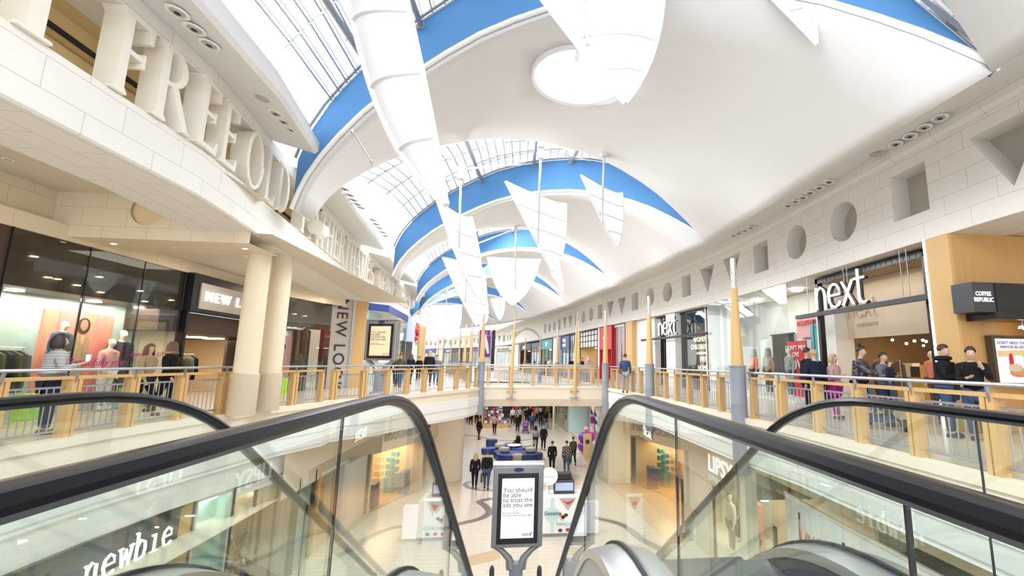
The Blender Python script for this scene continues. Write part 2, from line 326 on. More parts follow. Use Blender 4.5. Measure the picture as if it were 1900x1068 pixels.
# gallery slabs: fascia, soffit and floor
def gallery(edge, far, name, sign, label, f1=-0.45, f2=-1.3):
    m = MB(); o = sign
    m.cur = 0; m.psweep(edge, [(0.05 * o, -0.12), (0.05 * o, 0.02), (-0.2 * o, 0.02)])                     # nosing
    m.psweep(edge, [(0.0, f1), (0, -0.12), (0.05 * o, -0.12)])
    m.cur = 1; q = f2 / -1.3; m.psweep(edge, [(0.0, -0.86 * q), (0.03 * o, -0.84 * q), (0.03 * o, f1), (0, f1)]); m.psweep(edge, [(-0.02 * o, -1.22 * q), (0.0, -1.2 * q), (0.0, -0.86 * q)]); m.psweep(edge, [(-0.05 * o, f2), (-0.05 * o, -1.24 * q), (-0.02 * o, -1.22 * q)])
    m.cur = 2; fl = [(p[0], p[1]) for p in edge]; top = [(x - 0.0, y, 0.015) for x, y in fl] + [(x, y, 0.015) for x, y in far[::-1]]
    m.add(top, [tuple(range(len(top)))]); m.cur = 1
    bot = [(x, y, f2) for x, y in fl] + [(x, y, f2) for x, y in far[::-1]]; m.add(bot, [tuple(range(len(bot)))])
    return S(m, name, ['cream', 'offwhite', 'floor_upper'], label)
gallery(LE1 + LE2[1:] + [(-2.15, 29)] + [(-3.2, 29.02)] + LE3[1:], [(-25, -4), (-25, 50), (-40, 80)], 'floor', 1, 'left upper gallery floor with a cream edge band')
m = MB(); m.psweep([(-7.5, -4), (-7.5, 9.6), (-7.35, 11.3), (-7.0, 13.4), (-6.6, 14.9)], [(-.02, -1.84), (-.02, -1.34), (.03, -1.3), (.03, -1.26), (-.4, -1.26)]); S(m, 'trim_13', 'offwhite', 'second pale band under the near left gallery edge')
gallery(RE + [(4.3, 29)] + RE3[1:], [(22, -4), (22, 50), (8, 90)], 'floor', -1, 'right upper gallery floor with a cream edge band', -0.2, -1.12)
# bridge
m = MB(); m.cur = 0
m.psweep([(-2.2, 25), (1.0, 25.12), (4.5, 25)], [(0.04, -0.62), (0.04, -0.06), (0.1, -0.06), (0.1, 0.04), (-0.3, 0.04)]); m.cur = 1
m.psweep([(-2.2, 25), (1.0, 25.12), (4.5, 25)], [(-0.5, -1.02), (-0.12, -1.0), (0.04, -0.62)]); m.cur = 2
m.quad((-2.6, 25, .03), (4.8, 25, .03), (4.8, 29, .03), (-3.2, 29, .03)); m.cur = 1; m.quad((-2.6, 25.3, -1.0), (4.8, 25.3, -1.0), (4.8, 29, -1.0), (-3.2, 29, -1.0)); m.quad((-3.2, 29, -1.0), (4.8, 29, -1.0), (4.8, 29, .03), (-3.2, 29, .03))
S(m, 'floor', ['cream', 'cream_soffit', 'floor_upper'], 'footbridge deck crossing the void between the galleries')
# upper landing behind the camera
m = MB(); m.box(-3.2, 3.2, -4, 0.2, -0.8, 0.0); S(m, 'floor', ['floor_upper'])

# ------------------------------------------------------------------ right frieze with cut openings
m = MB(); SP = 2.33
s_first = 9.53 + 4; total = 0
def radial(pts, a):
    d = (math.cos(a), math.sin(a)); best = 0
    for i in range(len(pts)):
        x0, y0 = pts[i]; x1, y1 = pts[(i + 1) % len(pts)]; ex, ey = x1 - x0, y1 - y0; den = d[0] * ey - d[1] * ex
        if abs(den) < 1e-12: continue
        t = (x0 * ey - y0 * ex) / den; u = (x0 * d[1] - y0 * d[0]) / den
        if t > 0 and -1e-6 <= u <= 1 + 1e-6: best = max(best, t)
    return (d[0] * best, d[1] * best)
SHAPES = {'S': [(-.52, -.58), (.52, -.58), (.52, .58), (-.52, .58)], 'O': [(.58 * math.cos(k * math.pi / 16), .58 * math.sin(k * math.pi / 16)) for k in range(32)], 'V': [(0, -.75), (.75, .58), (-.75, .58)]}
zc = 5.46
def fr(s, off=0):
    p, t = poly_at(RF, s); return Vector((p.x - t.y * off * -1, p.y + t.x * off * -1))   # off>0 : away from the void (to the right)
LEN = sum((Vector(RF[i + 1]) - Vector(RF[i])).length for i in range(len(RF) - 1))
kk = -4
while True:
    sc_ = s_first + SP * kk; s0, s1 = sc_ - SP / 2, sc_ + SP / 2
    if s1 > LEN: break
    A, B = fr(max(s0, 0)), fr(s1); t = (B - A).normalized(); nr = Vector((t.y, -t.x)); half = (B - A).length / 2; mid = (A + B) / 2
    P3 = lambda u, z, d=0: (mid.x + t.x * u + nr.x * d, mid.y + t.y * u + nr.y * d, z)
    rect = [(-half, ZF0 - zc), (half, ZF0 - zc), (half, ZF1 - zc), (-half, ZF1 - zc)]
    kind = 'SOOSVV'[kk % 6]
    if 62.5 < sc_ < 76: kind = None
    if kind is None:
        m.cur = 0; m.quad(P3(-half, ZF0), P3(half, ZF0), P3(half, ZF1), P3(-half, ZF1), [(s0, ZF0), (s1, ZF0), (s1, ZF1), (s0, ZF1)])
    else:
        sh = SHAPES[kind]; ang = sorted(set([round(math.atan2(y, x) % (2 * math.pi), 5) for x, y in rect + sh] + [round(i * math.pi / 8, 5) for i in range(16)]))
        ci = [radial(sh, a) for a in ang]; ro = [radial(rect, a) for a in ang]; n = len(ang)
        for i in range(n):
            j = (i + 1) % n; q = [ro[i], ro[j], ci[j], ci[i]]; m.cur = 0
            m.quad(*[P3(x, zc + y) for x, y in q], [(sc_ + x, zc + y) for x, y in q])
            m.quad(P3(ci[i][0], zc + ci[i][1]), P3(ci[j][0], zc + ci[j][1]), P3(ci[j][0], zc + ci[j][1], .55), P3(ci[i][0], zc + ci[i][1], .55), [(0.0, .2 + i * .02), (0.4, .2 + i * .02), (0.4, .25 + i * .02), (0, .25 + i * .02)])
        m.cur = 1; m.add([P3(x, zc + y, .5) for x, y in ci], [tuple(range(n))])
    kk += 1
m.cur = 0; RFx = RF
m.psweep(RFx, [(1.4, ZF0), (0, ZF0)]); m.psweep(RFx, [(0, ZF1), (-.05, ZF1), (-.05, ZF1 + .04), (-.16, ZF1 + .1), (-.16, ZF1 + .34), (0.2, ZF1 + .34)])
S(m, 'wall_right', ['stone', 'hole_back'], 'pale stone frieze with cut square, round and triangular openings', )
m = MB(); m.psweep(RF, [(-0.1, 6.7), (-2.75, 6.35), (-2.9, 6.5), (-2.9, 7.2)]); S(m, 'trim_7', 'soffit', 'pale soffit strip of downlights above the right frieze')
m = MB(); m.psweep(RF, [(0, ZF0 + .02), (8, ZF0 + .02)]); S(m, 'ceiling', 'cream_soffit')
# lunette arch in the far right frieze
g = [hit(x, y, RF, -0.02) for x, y in ((953, 628), (1000, 622))]
sA, sB = sorted((g[0][0], g[1][0])); t = thing('arched_recess', 'shallow segmental arch recess in the far right stone wall', 'arch', (0, 0, 0)); m = MB(); pts = []
for k in range(17):
    u = k / 16; s_ = sA + (sB - sA) * u; z = 4.45 + 1.5 * math.sin(math.pi * u) ** .8; pts.append((s_, z))
mm = MB()
for k in range(16):
    for (d, mb_) in ((0.0, m),):
        a0, a1 = fr(pts[k][0], -.05), fr(pts[k + 1][0], -.05); b0, b1 = fr(pts[k][0], -.05), fr(pts[k + 1][0], -.05)
        m.quad((a0.x, a0.y, pts[k][1]), (a1.x, a1.y, pts[k + 1][1]), (b1.x, b1.y, pts[k + 1][1] + .28), (b0.x, b0.y, pts[k][1] + .28))
        mm.quad((a0.x, a0.y, 4.3), (a1.x, a1.y, 4.3), (a1.x, a1.y, pts[k + 1][1]), (a0.x, a0.y, pts[k][1]))
m.build('arch_moulding', 'hole_back', t); mm.build('tympanum', 'plaster', t)

# ------------------------------------------------------------------ left fascia with raised letters
m = MB(); m.psweep(LF, [(-1.35, 5.05), (-1.35, ZF0), (-0.03, ZF0), (0, ZF0 + .03), (0, 5.05), (-.8, 5.05)]); m.psweep(LF, [(-.75, 6.33), (0.0, 6.33), (0, 6.62), (-.2, 6.62)])
S(m, 'wall_left', 'stone', 'pale stone fascia carrying the raised letter frieze')
m = MB(); m.psweep(LF, [(-1.1, 5.05), (-1.1, 6.6)]); m.psweep(LF, [(-1.1, 6.36), (-.7, 6.36)]); m.cur = 1; m.psweep(LF, [(-1.08, 6.03), (-1.04, 6.03), (-1.04, 6.10), (-1.08, 6.10)]); m.cur = 2; m.psweep(LF, [(-1.08, 5.91), (-1.03, 5.91), (-1.03, 5.96), (-1.08, 5.96)]); m.psweep(LF, [(-1.08, 6.38), (-1.05, 6.38), (-1.05, 6.46), (-1.08, 6.46)])
S(m, 'wall_back', ['yellow', 'ink', 'wood_light'], 'yellow lit recess wall behind the left letters')
# letters: polygons in a unit-high cell, thin strokes with serifs
def L_rect(x0, x1, y0, y1): return [(x0, y0), (x1, y0), (x1, y1), (x0, y1)]
def stem(x, w=.15): return [[(x - w * .9, 0), (x + w * .9, 0), (x + w * .9, .02), (x + w / 2, .08), (x + w / 2, .92), (x + w * .9, .98), (x + w * .9, 1), (x - w * .9, 1), (x - w * .9, .98), (x - w / 2, .92), (x - w / 2, .08), (x - w * .9, .02)]]
def bowl(cx, cy, rx, ry, w, a0, a1, th=.1):
    n = 14; o = [(cx + rx * math.cos(math.radians(a0 + (a1 - a0) * k / n)), cy + ry * math.sin(math.radians(a0 + (a1 - a0) * k / n))) for k in range(n + 1)]
    i = [(cx + (rx - w) * math.cos(math.radians(a0 + (a1 - a0) * k / n)), cy + (ry - th * .6) * math.sin(math.radians(a0 + (a1 - a0) * k / n))) for k in range(n + 1)]
    return [[o[k], o[k + 1], i[k + 1], i[k]] for k in range(n)]
def bar(x0, y0, x1, y1, w): 
    dx, dy = x1 - x0, y1 - y0; L = math.hypot(dx, dy); nx, ny = -dy / L * w / 2, dx / L * w / 2
    return [[(x0 + nx, y0 + ny), (x0 - nx, y0 - ny), (x1 - nx, y1 - ny), (x1 + nx, y1 + ny)]]
LET = {'E': (stem(.15) + bar(.1, .96, .62, .96, .07) + [[(.55, .80), (.62, .80), (.64, 1), (.5, .96)]] + bar(.15, .52, .5, .52, .06) + [[(.47, .44), (.52, .44), (.52, .6), (.47, .6)]] + bar(.1, .04, .62, .04, .07) + [[(.52, .04), (.66, 0), (.68, .2), (.63, .2)]], .72),
       'F': (stem(.15) + bar(.1, .96, .62, .96, .07) + [[(.55, .78), (.62, .78), (.64, 1), (.5, .96)]] + bar(.15, .52, .5, .52, .06) + [[(.47, .42), (.52, .42), (.52, .6), (.47, .6)]], .7),
       'R': (stem(.15) + bowl(.25, .74, .34, .26, .13, -90, 90) + bar(.1, .965, .3, .965, .07) + bar(.2, .5, .3, .5, .05) + [[(.28, .5), (.42, .5), (.72, .03), (.82, 0), (.62, 0)]], .8),
       'O': (bowl(.45, .5, .45, .52, .14, 0, 360), .98), 'L': (stem(.15) + bar(.1, .04, .6, .04, .07) + [[(.5, .04), (.64, 0), (.66, .22), (.61, .22)]], .7),
       'D': (stem(.15) + bowl(.25, .5, .5, .5, .15, -90, 90) + bar(.1, .965, .3, .965, .07) + bar(.1, .035, .3, .035, .07), .82),
       'A': (bar(.02, 0, .40, 1, .07) + bar(.40, 1, .78, 0, .15) + bar(.18, .35, .62, .35, .05) + bar(-.06, .01, .12, .01, .03) + bar(.66, .01, .9, .01, .03), .86),
       'T': (stem(.4) + bar(.0, .96, .8, .96, .07) + [[(0, .78), (.05, .78), (.12, .98), (0, 1)], [(.75, .78), (.8, .78), (.8, 1), (.68, .98)]], .84),
       'H': (stem(.15) + stem(.7) + bar(.15, .52, .7, .52, .06), .88), 'M': (stem(.12, .08) + stem(.88, .15) + bar(.1, .98, .48, .08, .14) + bar(.48, .08, .86, .98, .07), 1.02),
       'Y': (bar(.45, .0, .45, .46, .15) + bar(.45, .44, .06, .97, .13) + bar(.45, .44, .84, .97, .08) + bar(-.04, .985, .2, .985, .03) + bar(.72, .985, .96, .985, .03) + bar(.3, .01, .6, .01, .03), .95),
       'S': (bowl(.34, .74, .3, .26, .1, 20, 270) + bowl(.34, .27, .32, .27, .12, -160, 90), .72)}
def letter(ch, s0, width, idx, label):
    polys, adv = LET[ch]; m = MB(); h = 1.265; n_ = 0
    p0, t = poly_at(LF, s0 + width / 2); nr = Vector((t.y, -t.x)); base = p0 - t * width / 2
    k = width / adv
    for q_, P in enumerate(polys):
        e_ = .06 + .0015 * q_; b_ = .25 - .0015 * q_
        f0 = lambda u, v: (base.x + t.x * u * k + nr.x * e_, base.y + t.y * u * k + nr.y * e_, 5.06 + v * h)
        f1 = lambda u, v: (base.x + t.x * u * k - nr.x * b_, base.y + t.y * u * k - nr.y * b_, 5.06 + v * h)
        m.ext(P, f0, f1)
    o = m.build('carved_letter', 'letter_stone'); tag(o, label, 'letter', 'raised stone letters of the left frieze')
def lets(word, ys, where):
    for i, ch in enumerate(word):
        a, b = ys[i], ys[i + 1]
        letter(ch, a + 4, (b - a) * .9, i, 'raised cream stone letter %s, %s' % (ch, where[i]))
lets('Y', [4.95, 6.35], ['at the cut-off upper left corner of the frieze'])
lets('FREE', [6.55, 7.25, 8.15, 8.95, 9.7], ['first after the wide gap on the left frieze', 'with its long leg, right after the first F', 'just after the nearest R', 'just before the big round O'])
lets('OLD', [9.95, 11.1, 11.9, 12.85], ['big and round, before the first white shell tip', 'squeezed between the big O and the D', 'partly behind the first white shell tip'])
lets('FATHERTHAMES', [13.9, 14.8, 15.75, 16.6, 17.55, 18.3, 19.3, 20.2, 21.1, 22.0, 23.1, 23.9, 24.7], ['starting the second run of the frieze beside the stone scroll', 'second in the further run of letters', 'third in the further run of letters', 'fourth in the further run of letters', 'fifth in the further run of letters', 'sixth in the further run of letters', 'seventh in the further run of letters', 'eighth in the further run of letters', 'ninth in the further run of letters', 'tenth in the further run of letters', 'eleventh in the further run of letters', 'last before the second shell tip'])
lets('OFALLTHEREST', [26 + .85 * i for i in range(13)], ['in the far third run of the frieze, place %s' % n for n in 'one two three four five six seven eight nine ten eleven twelve'.split()])
# stone scroll brackets between runs of letters
def scroll(px, py, label):
    h = hit(px, py, LF, 0.2); p = h[2]; t = thing('stone_scroll', label, 'ornament', (p.x, p.y, h[1])); m = MB()
    tv = poly_at(LF, h[0])[1]
    a = p - tv * .28; b = p + tv * .28
    m.lathe([(0.0, 0), (.02, 0)], (0, 0, -9)) if False else None
    m.tube([(a.x, a.y, h[1]), (a.x * .9 + b.x * .1, a.y * .9 + b.y * .1, h[1]), (p.x, p.y, h[1]), (a.x * .1 + b.x * .9, a.y * .1 + b.y * .9, h[1]), (b.x, b.y, h[1])], [.24, .22, .17, .22, .26], 20)
    nrm = Vector((tv.y, -tv.x)); m.tube([(p.x + nrm.x * .0, p.y, h[1] + .1), (p.x - nrm.x * .35, p.y - nrm.y * .35, h[1] + .12)], .2, 12)
    m.build('volute', 'letter_stone', t, True); mm = MB(); mm.cyl((b.x, b.y, h[1]), (b.x + tv.x * .03, b.y + tv.y * .03, h[1]), .2, .16); mm.build('roundel', 'stone_warm', t)
scroll(590, 425, 'cream stone scroll bracket under the F of the second letter run')
scroll(741, 546, 'small cream stone scroll bracket at the far end of the second letter run')
# soffit boxes with downlights, broken at each shell tip
def boxrun(ya, yb, name):
    seg = []; sA, sB = ya + 4, yb + 4; n = 6
    for i in range(n + 1):
        p, t = poly_at(LF, sA + (sB - sA) * i / n); seg.append((p.x, p.y))
    m = MB(); m.psweep(seg, [(-.6, 6.63), (-.02, 6.63), (.95, 6.42), (1.02, 6.5), (1.02, 6.72), (.8, 6.86), (.8, 7.1), (-.6, 7.1)], True)
    return S(m, name, 'soffit', None)
boxrun(-3, 11.4, 'trim_8'); boxrun(13.0, 21.9, 'trim_9'); boxrun(23.5, 31.5, 'trim_10'); boxrun(33, 42, 'trim_11')
# white stepped roof box at the top right
m = MB(); m.box(6.75, 9.4, 0, 4.6, 6.9, 7.5); m.box(6.75, 9.4, 0, 5.2, 6.55, 6.9); S(m, 'trim_12', 'offwhite', 'white stepped box at the right end of the nearest blue beam')

# ================================================================== ROOF
HT = [(0, 0), (.03, .12), (.064, .25), (.153, .54), (.24, .74), (.33, .89), (.42, .97), (.509, 1), (.616, .975), (.7, .89), (.77, .79), (.834, .68), (.897, .52), (.95, .34), (.98, .18), (1, 0)]
def hcurve(t):
    for i in range(len(HT) - 1):
        (a, x), (b, y) = HT[i], HT[i + 1]
        if t <= b:
            u = (t - a) / (b - a)
            x0 = HT[max(i - 1, 0)]; x3 = HT[min(i + 2, len(HT) - 1)]
            m0 = (y - x0[1]) / (b - x0[0]) * (b - a); m1 = (x3[1] - x) / (x3[0] - a) * (b - a)
            if i == 0: m0 = y - x
            return (2 * u ** 3 - 3 * u * u + 1) * x + (u ** 3 - 2 * u * u + u) * m0 + (-2 * u ** 3 + 3 * u * u) * y + (u ** 3 - u * u) * m1
    return 0
TS = [0, .015, .03, .06, .1, .15, .2, .26, .32, .38, .44, .5, .56, .62, .68, .74, .8, .85, .9, .94, .97, .985, 1]
def arc(P, Q, rise, up=0.0, tap=True):
    P, Q = Vector(P), Vector(Q); out = []
    for t in TS:
        p = P.lerp(Q, t); z = p.z + rise * hcurve(t) + up * (min(1, (t / .14)) if tap else 1)
        out.append(Vector((p.x, p.y, z)))
    return out
RR = [(6.65, -5.5, 5.6), (6.65, 5.25, 5.6), (6.35, 15.0, 5.6), (4.98, 24.5, 5.6), (3.3, 34.2, 5.6), (.8, 44.6, 5.6), (-3.0, 53.4, 5.6), (-9, 63, 5.6)]
LL = [(-5.9, 0.5, 5.1), (-5.95, 12.0, 5.1), (-6.0, 21.3, 5.1), (-6.9, 30.0, 5.1), (-8.6, 38.5, 5.1), (-11.5, 47.5, 5.1), (-16, 56, 5.1), (-22, 64, 5.1)]
MMp = [(-5.9, 2.5, 5.1), (-6.0, 12.9, 5.1), (-6.1, 22.3, 5.1), (-7.1, 31, 5.1), (-9.0, 39.5, 5.1), (-12, 48.5, 5.1), (-16.5, 57, 5.1)]
RISE = [3.3, 3.34, 2.85, 2.7, 2.7, 2.6, 2.6, 2.6]
for k in range(7):
    near = arc(RR[k], LL[k], RISE[k]); far = arc(RR[k + 1], MMp[k], RISE[k + 1] + .3)
    rows = []
    for j in range(7):
        u = j / 6; rows.append([tuple(a.lerp(b, u) + Vector((0, 0, .25 * math.sin(math.pi * u) * hcurve(TS[i])))) for i, (a, b) in enumerate(zip(near, far))])
    m = MB(); m.grid(rows)
    o = m.build('ceiling', 'shell', None, True); o['kind'] = 'structure'
    o['label'] = 'curved off-white ceiling shell, ' + ['overhead and nearest', 'with the round opening', 'second behind the hanging sails', 'third down the mall', 'fourth down the mall', 'fifth down the mall', 'last and farthest'][k]
    md = o.modifiers.new('solid', 'SOLIDIFY'); md.thickness = .14; md.offset = -1 if False else 1
    if k == 1:
        cu = MB(); cu.lathe([(1.22, 5), (1.22, 12)], (1.25, 10.75, 0), 48, 1.0, 0.95); c_o = cu.build('cutter', 'white')
        bo = o.modifiers.new('b', 'BOOLEAN'); bo.object = c_o; bo.operation = 'DIFFERENCE'; bo.solver = 'EXACT'
        me = bpy.data.meshes.new_from_object(o.evaluated_get(bpy.context.evaluated_depsgraph_get())); o.modifiers.clear(); o.data = me; bpy.data.objects.remove(c_o)
    # blue beam standing on the near arc, its white edge tube and the top rail
    if k >= 1:
        lo = arc(RR[k], LL[k], RISE[k]); hi = arc(RR[k], LL[k], RISE[k], 1.32 if k < 3 else 1.15); m = MB()
        d = (Vector(LL[k]) - Vector(RR[k])); nn = Vector((d.y, -d.x, 0)).normalized(); nn = -nn if nn.y > 0 else nn     # towards the camera
        th = .25
        m.grid([[tuple(p + nn * .02) for p in lo], [tuple(p + nn * .02) for p in hi]]); m.grid([[tuple(p - nn * th) for p in hi], [tuple(p - nn * th) for p in lo]])
        m.grid([[tuple(p + nn * .02) for p in hi], [tuple(p - nn * th) for p in hi]])
        wh = ['', 'nearest', 'second', 'third', 'fourth', 'fifth', 'farthest'][k]
        S(m, 'trim_%d' % (20 + k), 'blue', '%s blue arched beam across the mall roof' % wh, True)
        m = MB(); m.tube([tuple(p + nn * .05) for p in lo], .055, 8); m.cur = 1; m.tube([tuple(p + nn * .1 + Vector((0, 0, .04))) for p in hi], .035, 6)
        rail_ = [tuple(p + nn * .75 + Vector((0, 0, .12))) for p, t_ in zip(hi, TS) if .2 <= t_ <= .86]; m.cur = 0; m.tube(rail_, .04, 6)
        for q_ in range(0, len(rail_), 3): i_ = TS.index(.2) + q_ if .2 in TS else q_; m.tube([rail_[q_], tuple(hi[i_])], .02, 4)
        S(m, 'trim_%d' % (30 + k), ['white', 'grey_paint'], 'white edge tube of the %s blue beam' % wh, True)
    # glazed wedge between this shell and the next beam
    if k < 6:
        a1 = arc(RR[k + 1], MMp[k], RISE[k + 1] + .3, .25, True); a2 = arc(RR[k + 1], LL[k + 1], RISE[k + 1], 1.42 if k < 2 else 1.25)
        wd = thing('window', ['glazed roof wedge over the near left letters', 'glazed roof wedge between the round-opening shell and the second blue beam', 'third glazed roof wedge along the mall', 'fourth glazed roof wedge along the mall', 'fifth glazed roof wedge along the mall', 'farthest glazed roof wedge'][k], 'roof window'); wd.name = 'window_%d' % (k + 1); wd['kind'] = 'structure'
        a1, a2 = a1[:20], a2[:20]
        g_ = MB(); rows = []
        up = lambda p, u: tuple(p + Vector((0, 0, .35 * math.sin(math.pi * u) * 1)))
        for j in range(5): rows.append([up(p.lerp(q, j / 4), j / 4) for p, q in zip(a1, a2)])
        g_.grid(rows); g_.build('glass_pane', 'roof_glass', wd)
        f_ = MB(); nl = 4
        for j in range(nl + 1): f_.tube([up(p.lerp(q, j / nl) - Vector((0, 0, .05)), j / nl) for p, q in zip(a1, a2)], .03 if j in (0, nl) else .03, 4)
        L_ = len(a1)
        for q in range(46):
            t = (q + .5) / 46 * (L_ - 1); i = int(t); fr_ = t - i
            p0 = a1[i].lerp(a1[min(i + 1, L_ - 1)], fr_); p1 = a2[i].lerp(a2[min(i + 1, L_ - 1)], fr_)
            if (p1 - p0).length > .6:
                f_.tube([up(p0.lerp(p1, j / 4), j / 4) for j in range(5)], .028, 4)
                if k < 2: f_.tube([tuple(Vector(up(p0.lerp(p1, j / 4), j / 4)) + Vector((.09, 0, .02))) for j in range(5)], .012, 4)
        f_.build('glazing_bar', 'steel_light', wd)
        # steel raking struts and light tie rods
        for ti in ((.36, .52, .68) if k else (.6, .72, .84)):
            i = min(range(len(TS)), key=lambda n: abs(TS[n] - ti)); s_ = MB(); p0, p1 = a1[i] - Vector((0, 0, .15)), a2[i] - Vector((0, 0, .2))
            s_.tube([p0, p1], .07, 6); s_.lathe([(.1, -.1), (.12, 0), (.08, .12)], tuple(p1), 8); o = s_.build('truss_strut', 'grey_paint', wd)
# oculus ring in the pierced shell
oc = thing('roof_oculus', 'round white skylight drum opening through the nearest shell', 'skylight', (1.25, 10.75, 8.7))
m = MB(); prof = [(1.21, 8.55), (1.21, 10.0), (1.27, 10.0), (1.27, 8.5)]; n = 48
vs = [(1.25 + r * math.cos(2 * math.pi * k / n), 10.75 + r * .95 * math.sin(2 * math.pi * k / n), z) for r, z in prof for k in range(n)]
m.add(vs, [(i * n + k, i * n + (k + 1) % n, ((i + 1) % 4) * n + (k + 1) % n, ((i + 1) % 4) * n + k) for i in range(4) for k in range(n)]); m.build('drum', 'white', oc, True)
m = MB(); m.tube([(1.25, 9.6, 9.95), (1.25, 11.9, 9.95)], .07, 4); m.tube([(1.25 + .55 * math.cos(k * math.pi / 12), 10.75 + .52 * math.sin(k * math.pi / 12), 9.9) for k in range(25)], .05, 6); m.build('glazing_frame', 'soffit', oc)
m = MB(); m.lathe([(1.2, 9.97), (1.2, 9.99)], (1.25, 10.75, 0), 32, 1, .95); m.build('glass_pane', 'roof_glass', oc)

# ------------------------------------------------------------------ recessed downlights
def downlight_proto():
    t = thing('recessed_downlight', 'x', 'downlight'); m = MB()
    m.lathe([(.155, .0), (.15, -.02), (.115, -.02), (.11, .01)], n=24); m.build('outer_ring', 'white', t, True)
    m = MB(); m.lathe([(.09, -.005), (.085, -.03), (.055, -.03), (.045, -.012)], n=20); m.build('lamp_collar', 'hole_back', t, True)
    m = MB(); m.lathe([(.04, -.03), (.04, -.034)], n=12); m.build('lamp', 'ink', t); return t
dl = downlight_proto(); first = [True]
def light_at(px, py, z, label, group, tilt=0.19):
    p = at(px, py, Z=z)
    if first[0]: o = dl; o.location = p; o['label'] = label; o['group'] = group; first[0] = False
    else: o = dup(dl, p, None, label, group)
    o.rotation_euler = (0, tilt, 0)
for (px, py), w_ in zip([(330, 22), (361, 53), (389, 82)], ['nearest and largest', 'middle', 'farthest']): light_at(px, py, 6.47, 'round white downlight, %s of the three in the near left soffit' % w_, 'near left soffit downlights')
for (px, py), w_ in zip([(512, 210), (527, 225), (541, 240), (553, 254)], ['first', 'second', 'third', 'fourth']): light_at(px, py, 6.5, 'small downlight, %s of the four beside the nearest blue beam' % w_, 'left soffit downlights beside the blue beam')
for (px, py), w_ in zip([(1744, 218), (1715, 236), (1688, 252), (1662, 267)], ['nearest', 'second', 'third', 'fourth']): light_at(px, py, 6.62, 'downlight, %s of the four in the near right soffit' % w_, 'near right soffit downlights', .13)
for px, py in [(1538, 337), (1520, 348), (1503, 357), (1490, 366), (1476, 373), (1462, 381)]: light_at(px, py, 6.62, 'small downlight in the bank of six along the right soffit', 'right soffit bank of six', .13)
for px, py in [(1393, 422), (1382, 427), (1371, 432), (1361, 437)]: light_at(px, py, 6.62, 'tiny downlight in the right soffit bank beyond the six', 'far right soffit downlights', .13)
for px, py in [(640, 350), (649, 361), (656, 370), (663, 378)]: light_at(px, py, 6.5, 'tiny downlight at the start of the second left soffit', 'second left soffit near downlights')
for px, py in [(692, 407), (698, 415), (704, 422), (710, 430), (715, 437)]: light_at(px, py, 6.5, 'tiny downlight midway along the second left soffit', 'second left soffit mid downlights')
for (px, py, z, ti, lb) in [(487, 183, 6.5, .19, 'round grey speaker disc set in the near left soffit'), (1626, 287, 6.62, .13, 'round grey speaker disc set in the right soffit'), (670, 385, 6.5, .19, 'small round grey disc set in the second left soffit')]:
    m = MB(); m.lathe([(.13, 0), (.125, -.015), (.11, -.02)], n=24); o = m.build('ceiling_speaker', 'hole_back'); o.location = at(px, py, Z=z); o.rotation_euler = (0, ti, 0); tag(o, lb, 'speaker')

# outer walls closing the shops on both sides, added fill lights above the poles
m = MB(); m.psweep([(-16, -4), (-16, 22)], [(0, 0), (0, 5)]); m.psweep([(x - 4.5, y) for x, y in LF[6:]], [(0, 0), (0, 5)]); S(m, 'wall_outer', 'beige_wall')
m = MB(); m.psweep([(-14, -2), (-14, 40), (-30, 66)], [(0, ZL), (0, ZS0)]) if False else m.psweep([(-13, -4), (-13, 40), (-24, 60)], [(0, ZL), (0, -1.35)]); m.psweep([(13, -4), (13, 60)], [(0, ZL), (0, -1.35)]); S(m, 'wall_outer', 'beige_wall')
m = MB(); m.psweep([(18, -4), (18, 30), (16, 60)], [(0, 0), (0, 5)]); S(m, 'wall_outer', 'beige_wall')
for x, y in ((5.44, 11.35), (5.13, 18.59), (4.3, 24.3), (-2.15, 24.4), (3.6, 38), (-4.5, 37)):
    area('added_shell_fill', (x, y, 4.3), .5, 4, (1, .98, .95), (math.pi, 0, 0))  # unseen upward fill, added to brighten the shell undersides

for (x, y, z_, e_) in ((-8.2, 6.5, 4.9, 85), (-8.6, 14.5, 4.1, 30), (-8.3, 20.5, 4.1, 30), (7.8, 6.5, 4.15, 16), (7.4, 20, 4.15, 20)):
    area('gallery_lamp', (x, y, z_), 1.2, e_, (1, .9, .74), (0, 0, 0), 2.5)
for (px, py, z_, lb) in ((15, 295, 4.94, 'small recessed downlight in the flat ceiling at the left edge'), (212, 447, None, 'tiny downlight under the stone beam, left one'), (455, 457, None, 'tiny downlight under the stone beam, right one')):
    p = at(px, py, Z=z_) if z_ else at(px, py, Y=11.5); m = MB(); m.lathe([(.09, 0), (.085, -.012), (.06, -.012)], n=20); o = m.build('recessed_downlight', 'offwhite'); o.location = (p.x, p.y, z_ or 3.935); tag(o, lb, 'downlight'); m = MB(); m.lathe([(.05, -.012), (.05, -.016)], n=14); q = m.build('lamp', 'glow_warm' if not z_ else 'hole_back'); q.parent = o

pa, pb = at(655, 245, Y=9.6), at(690, 301, Y=10.6); t = thing('tie_rod', 'thin steel tie rod hanging under the left end of the pierced shell', 'rod', tuple(pa)); m = MB(); m.tube([pa, pb], .012, 6); m.build('rod', 'pewter', t)
for q in (pa, pb): m = MB(); m.lathe([(.03, -.04), (.05, 0), (.03, .06)], tuple(q), 8); m.build('end_fixing', 'steel_light', t)
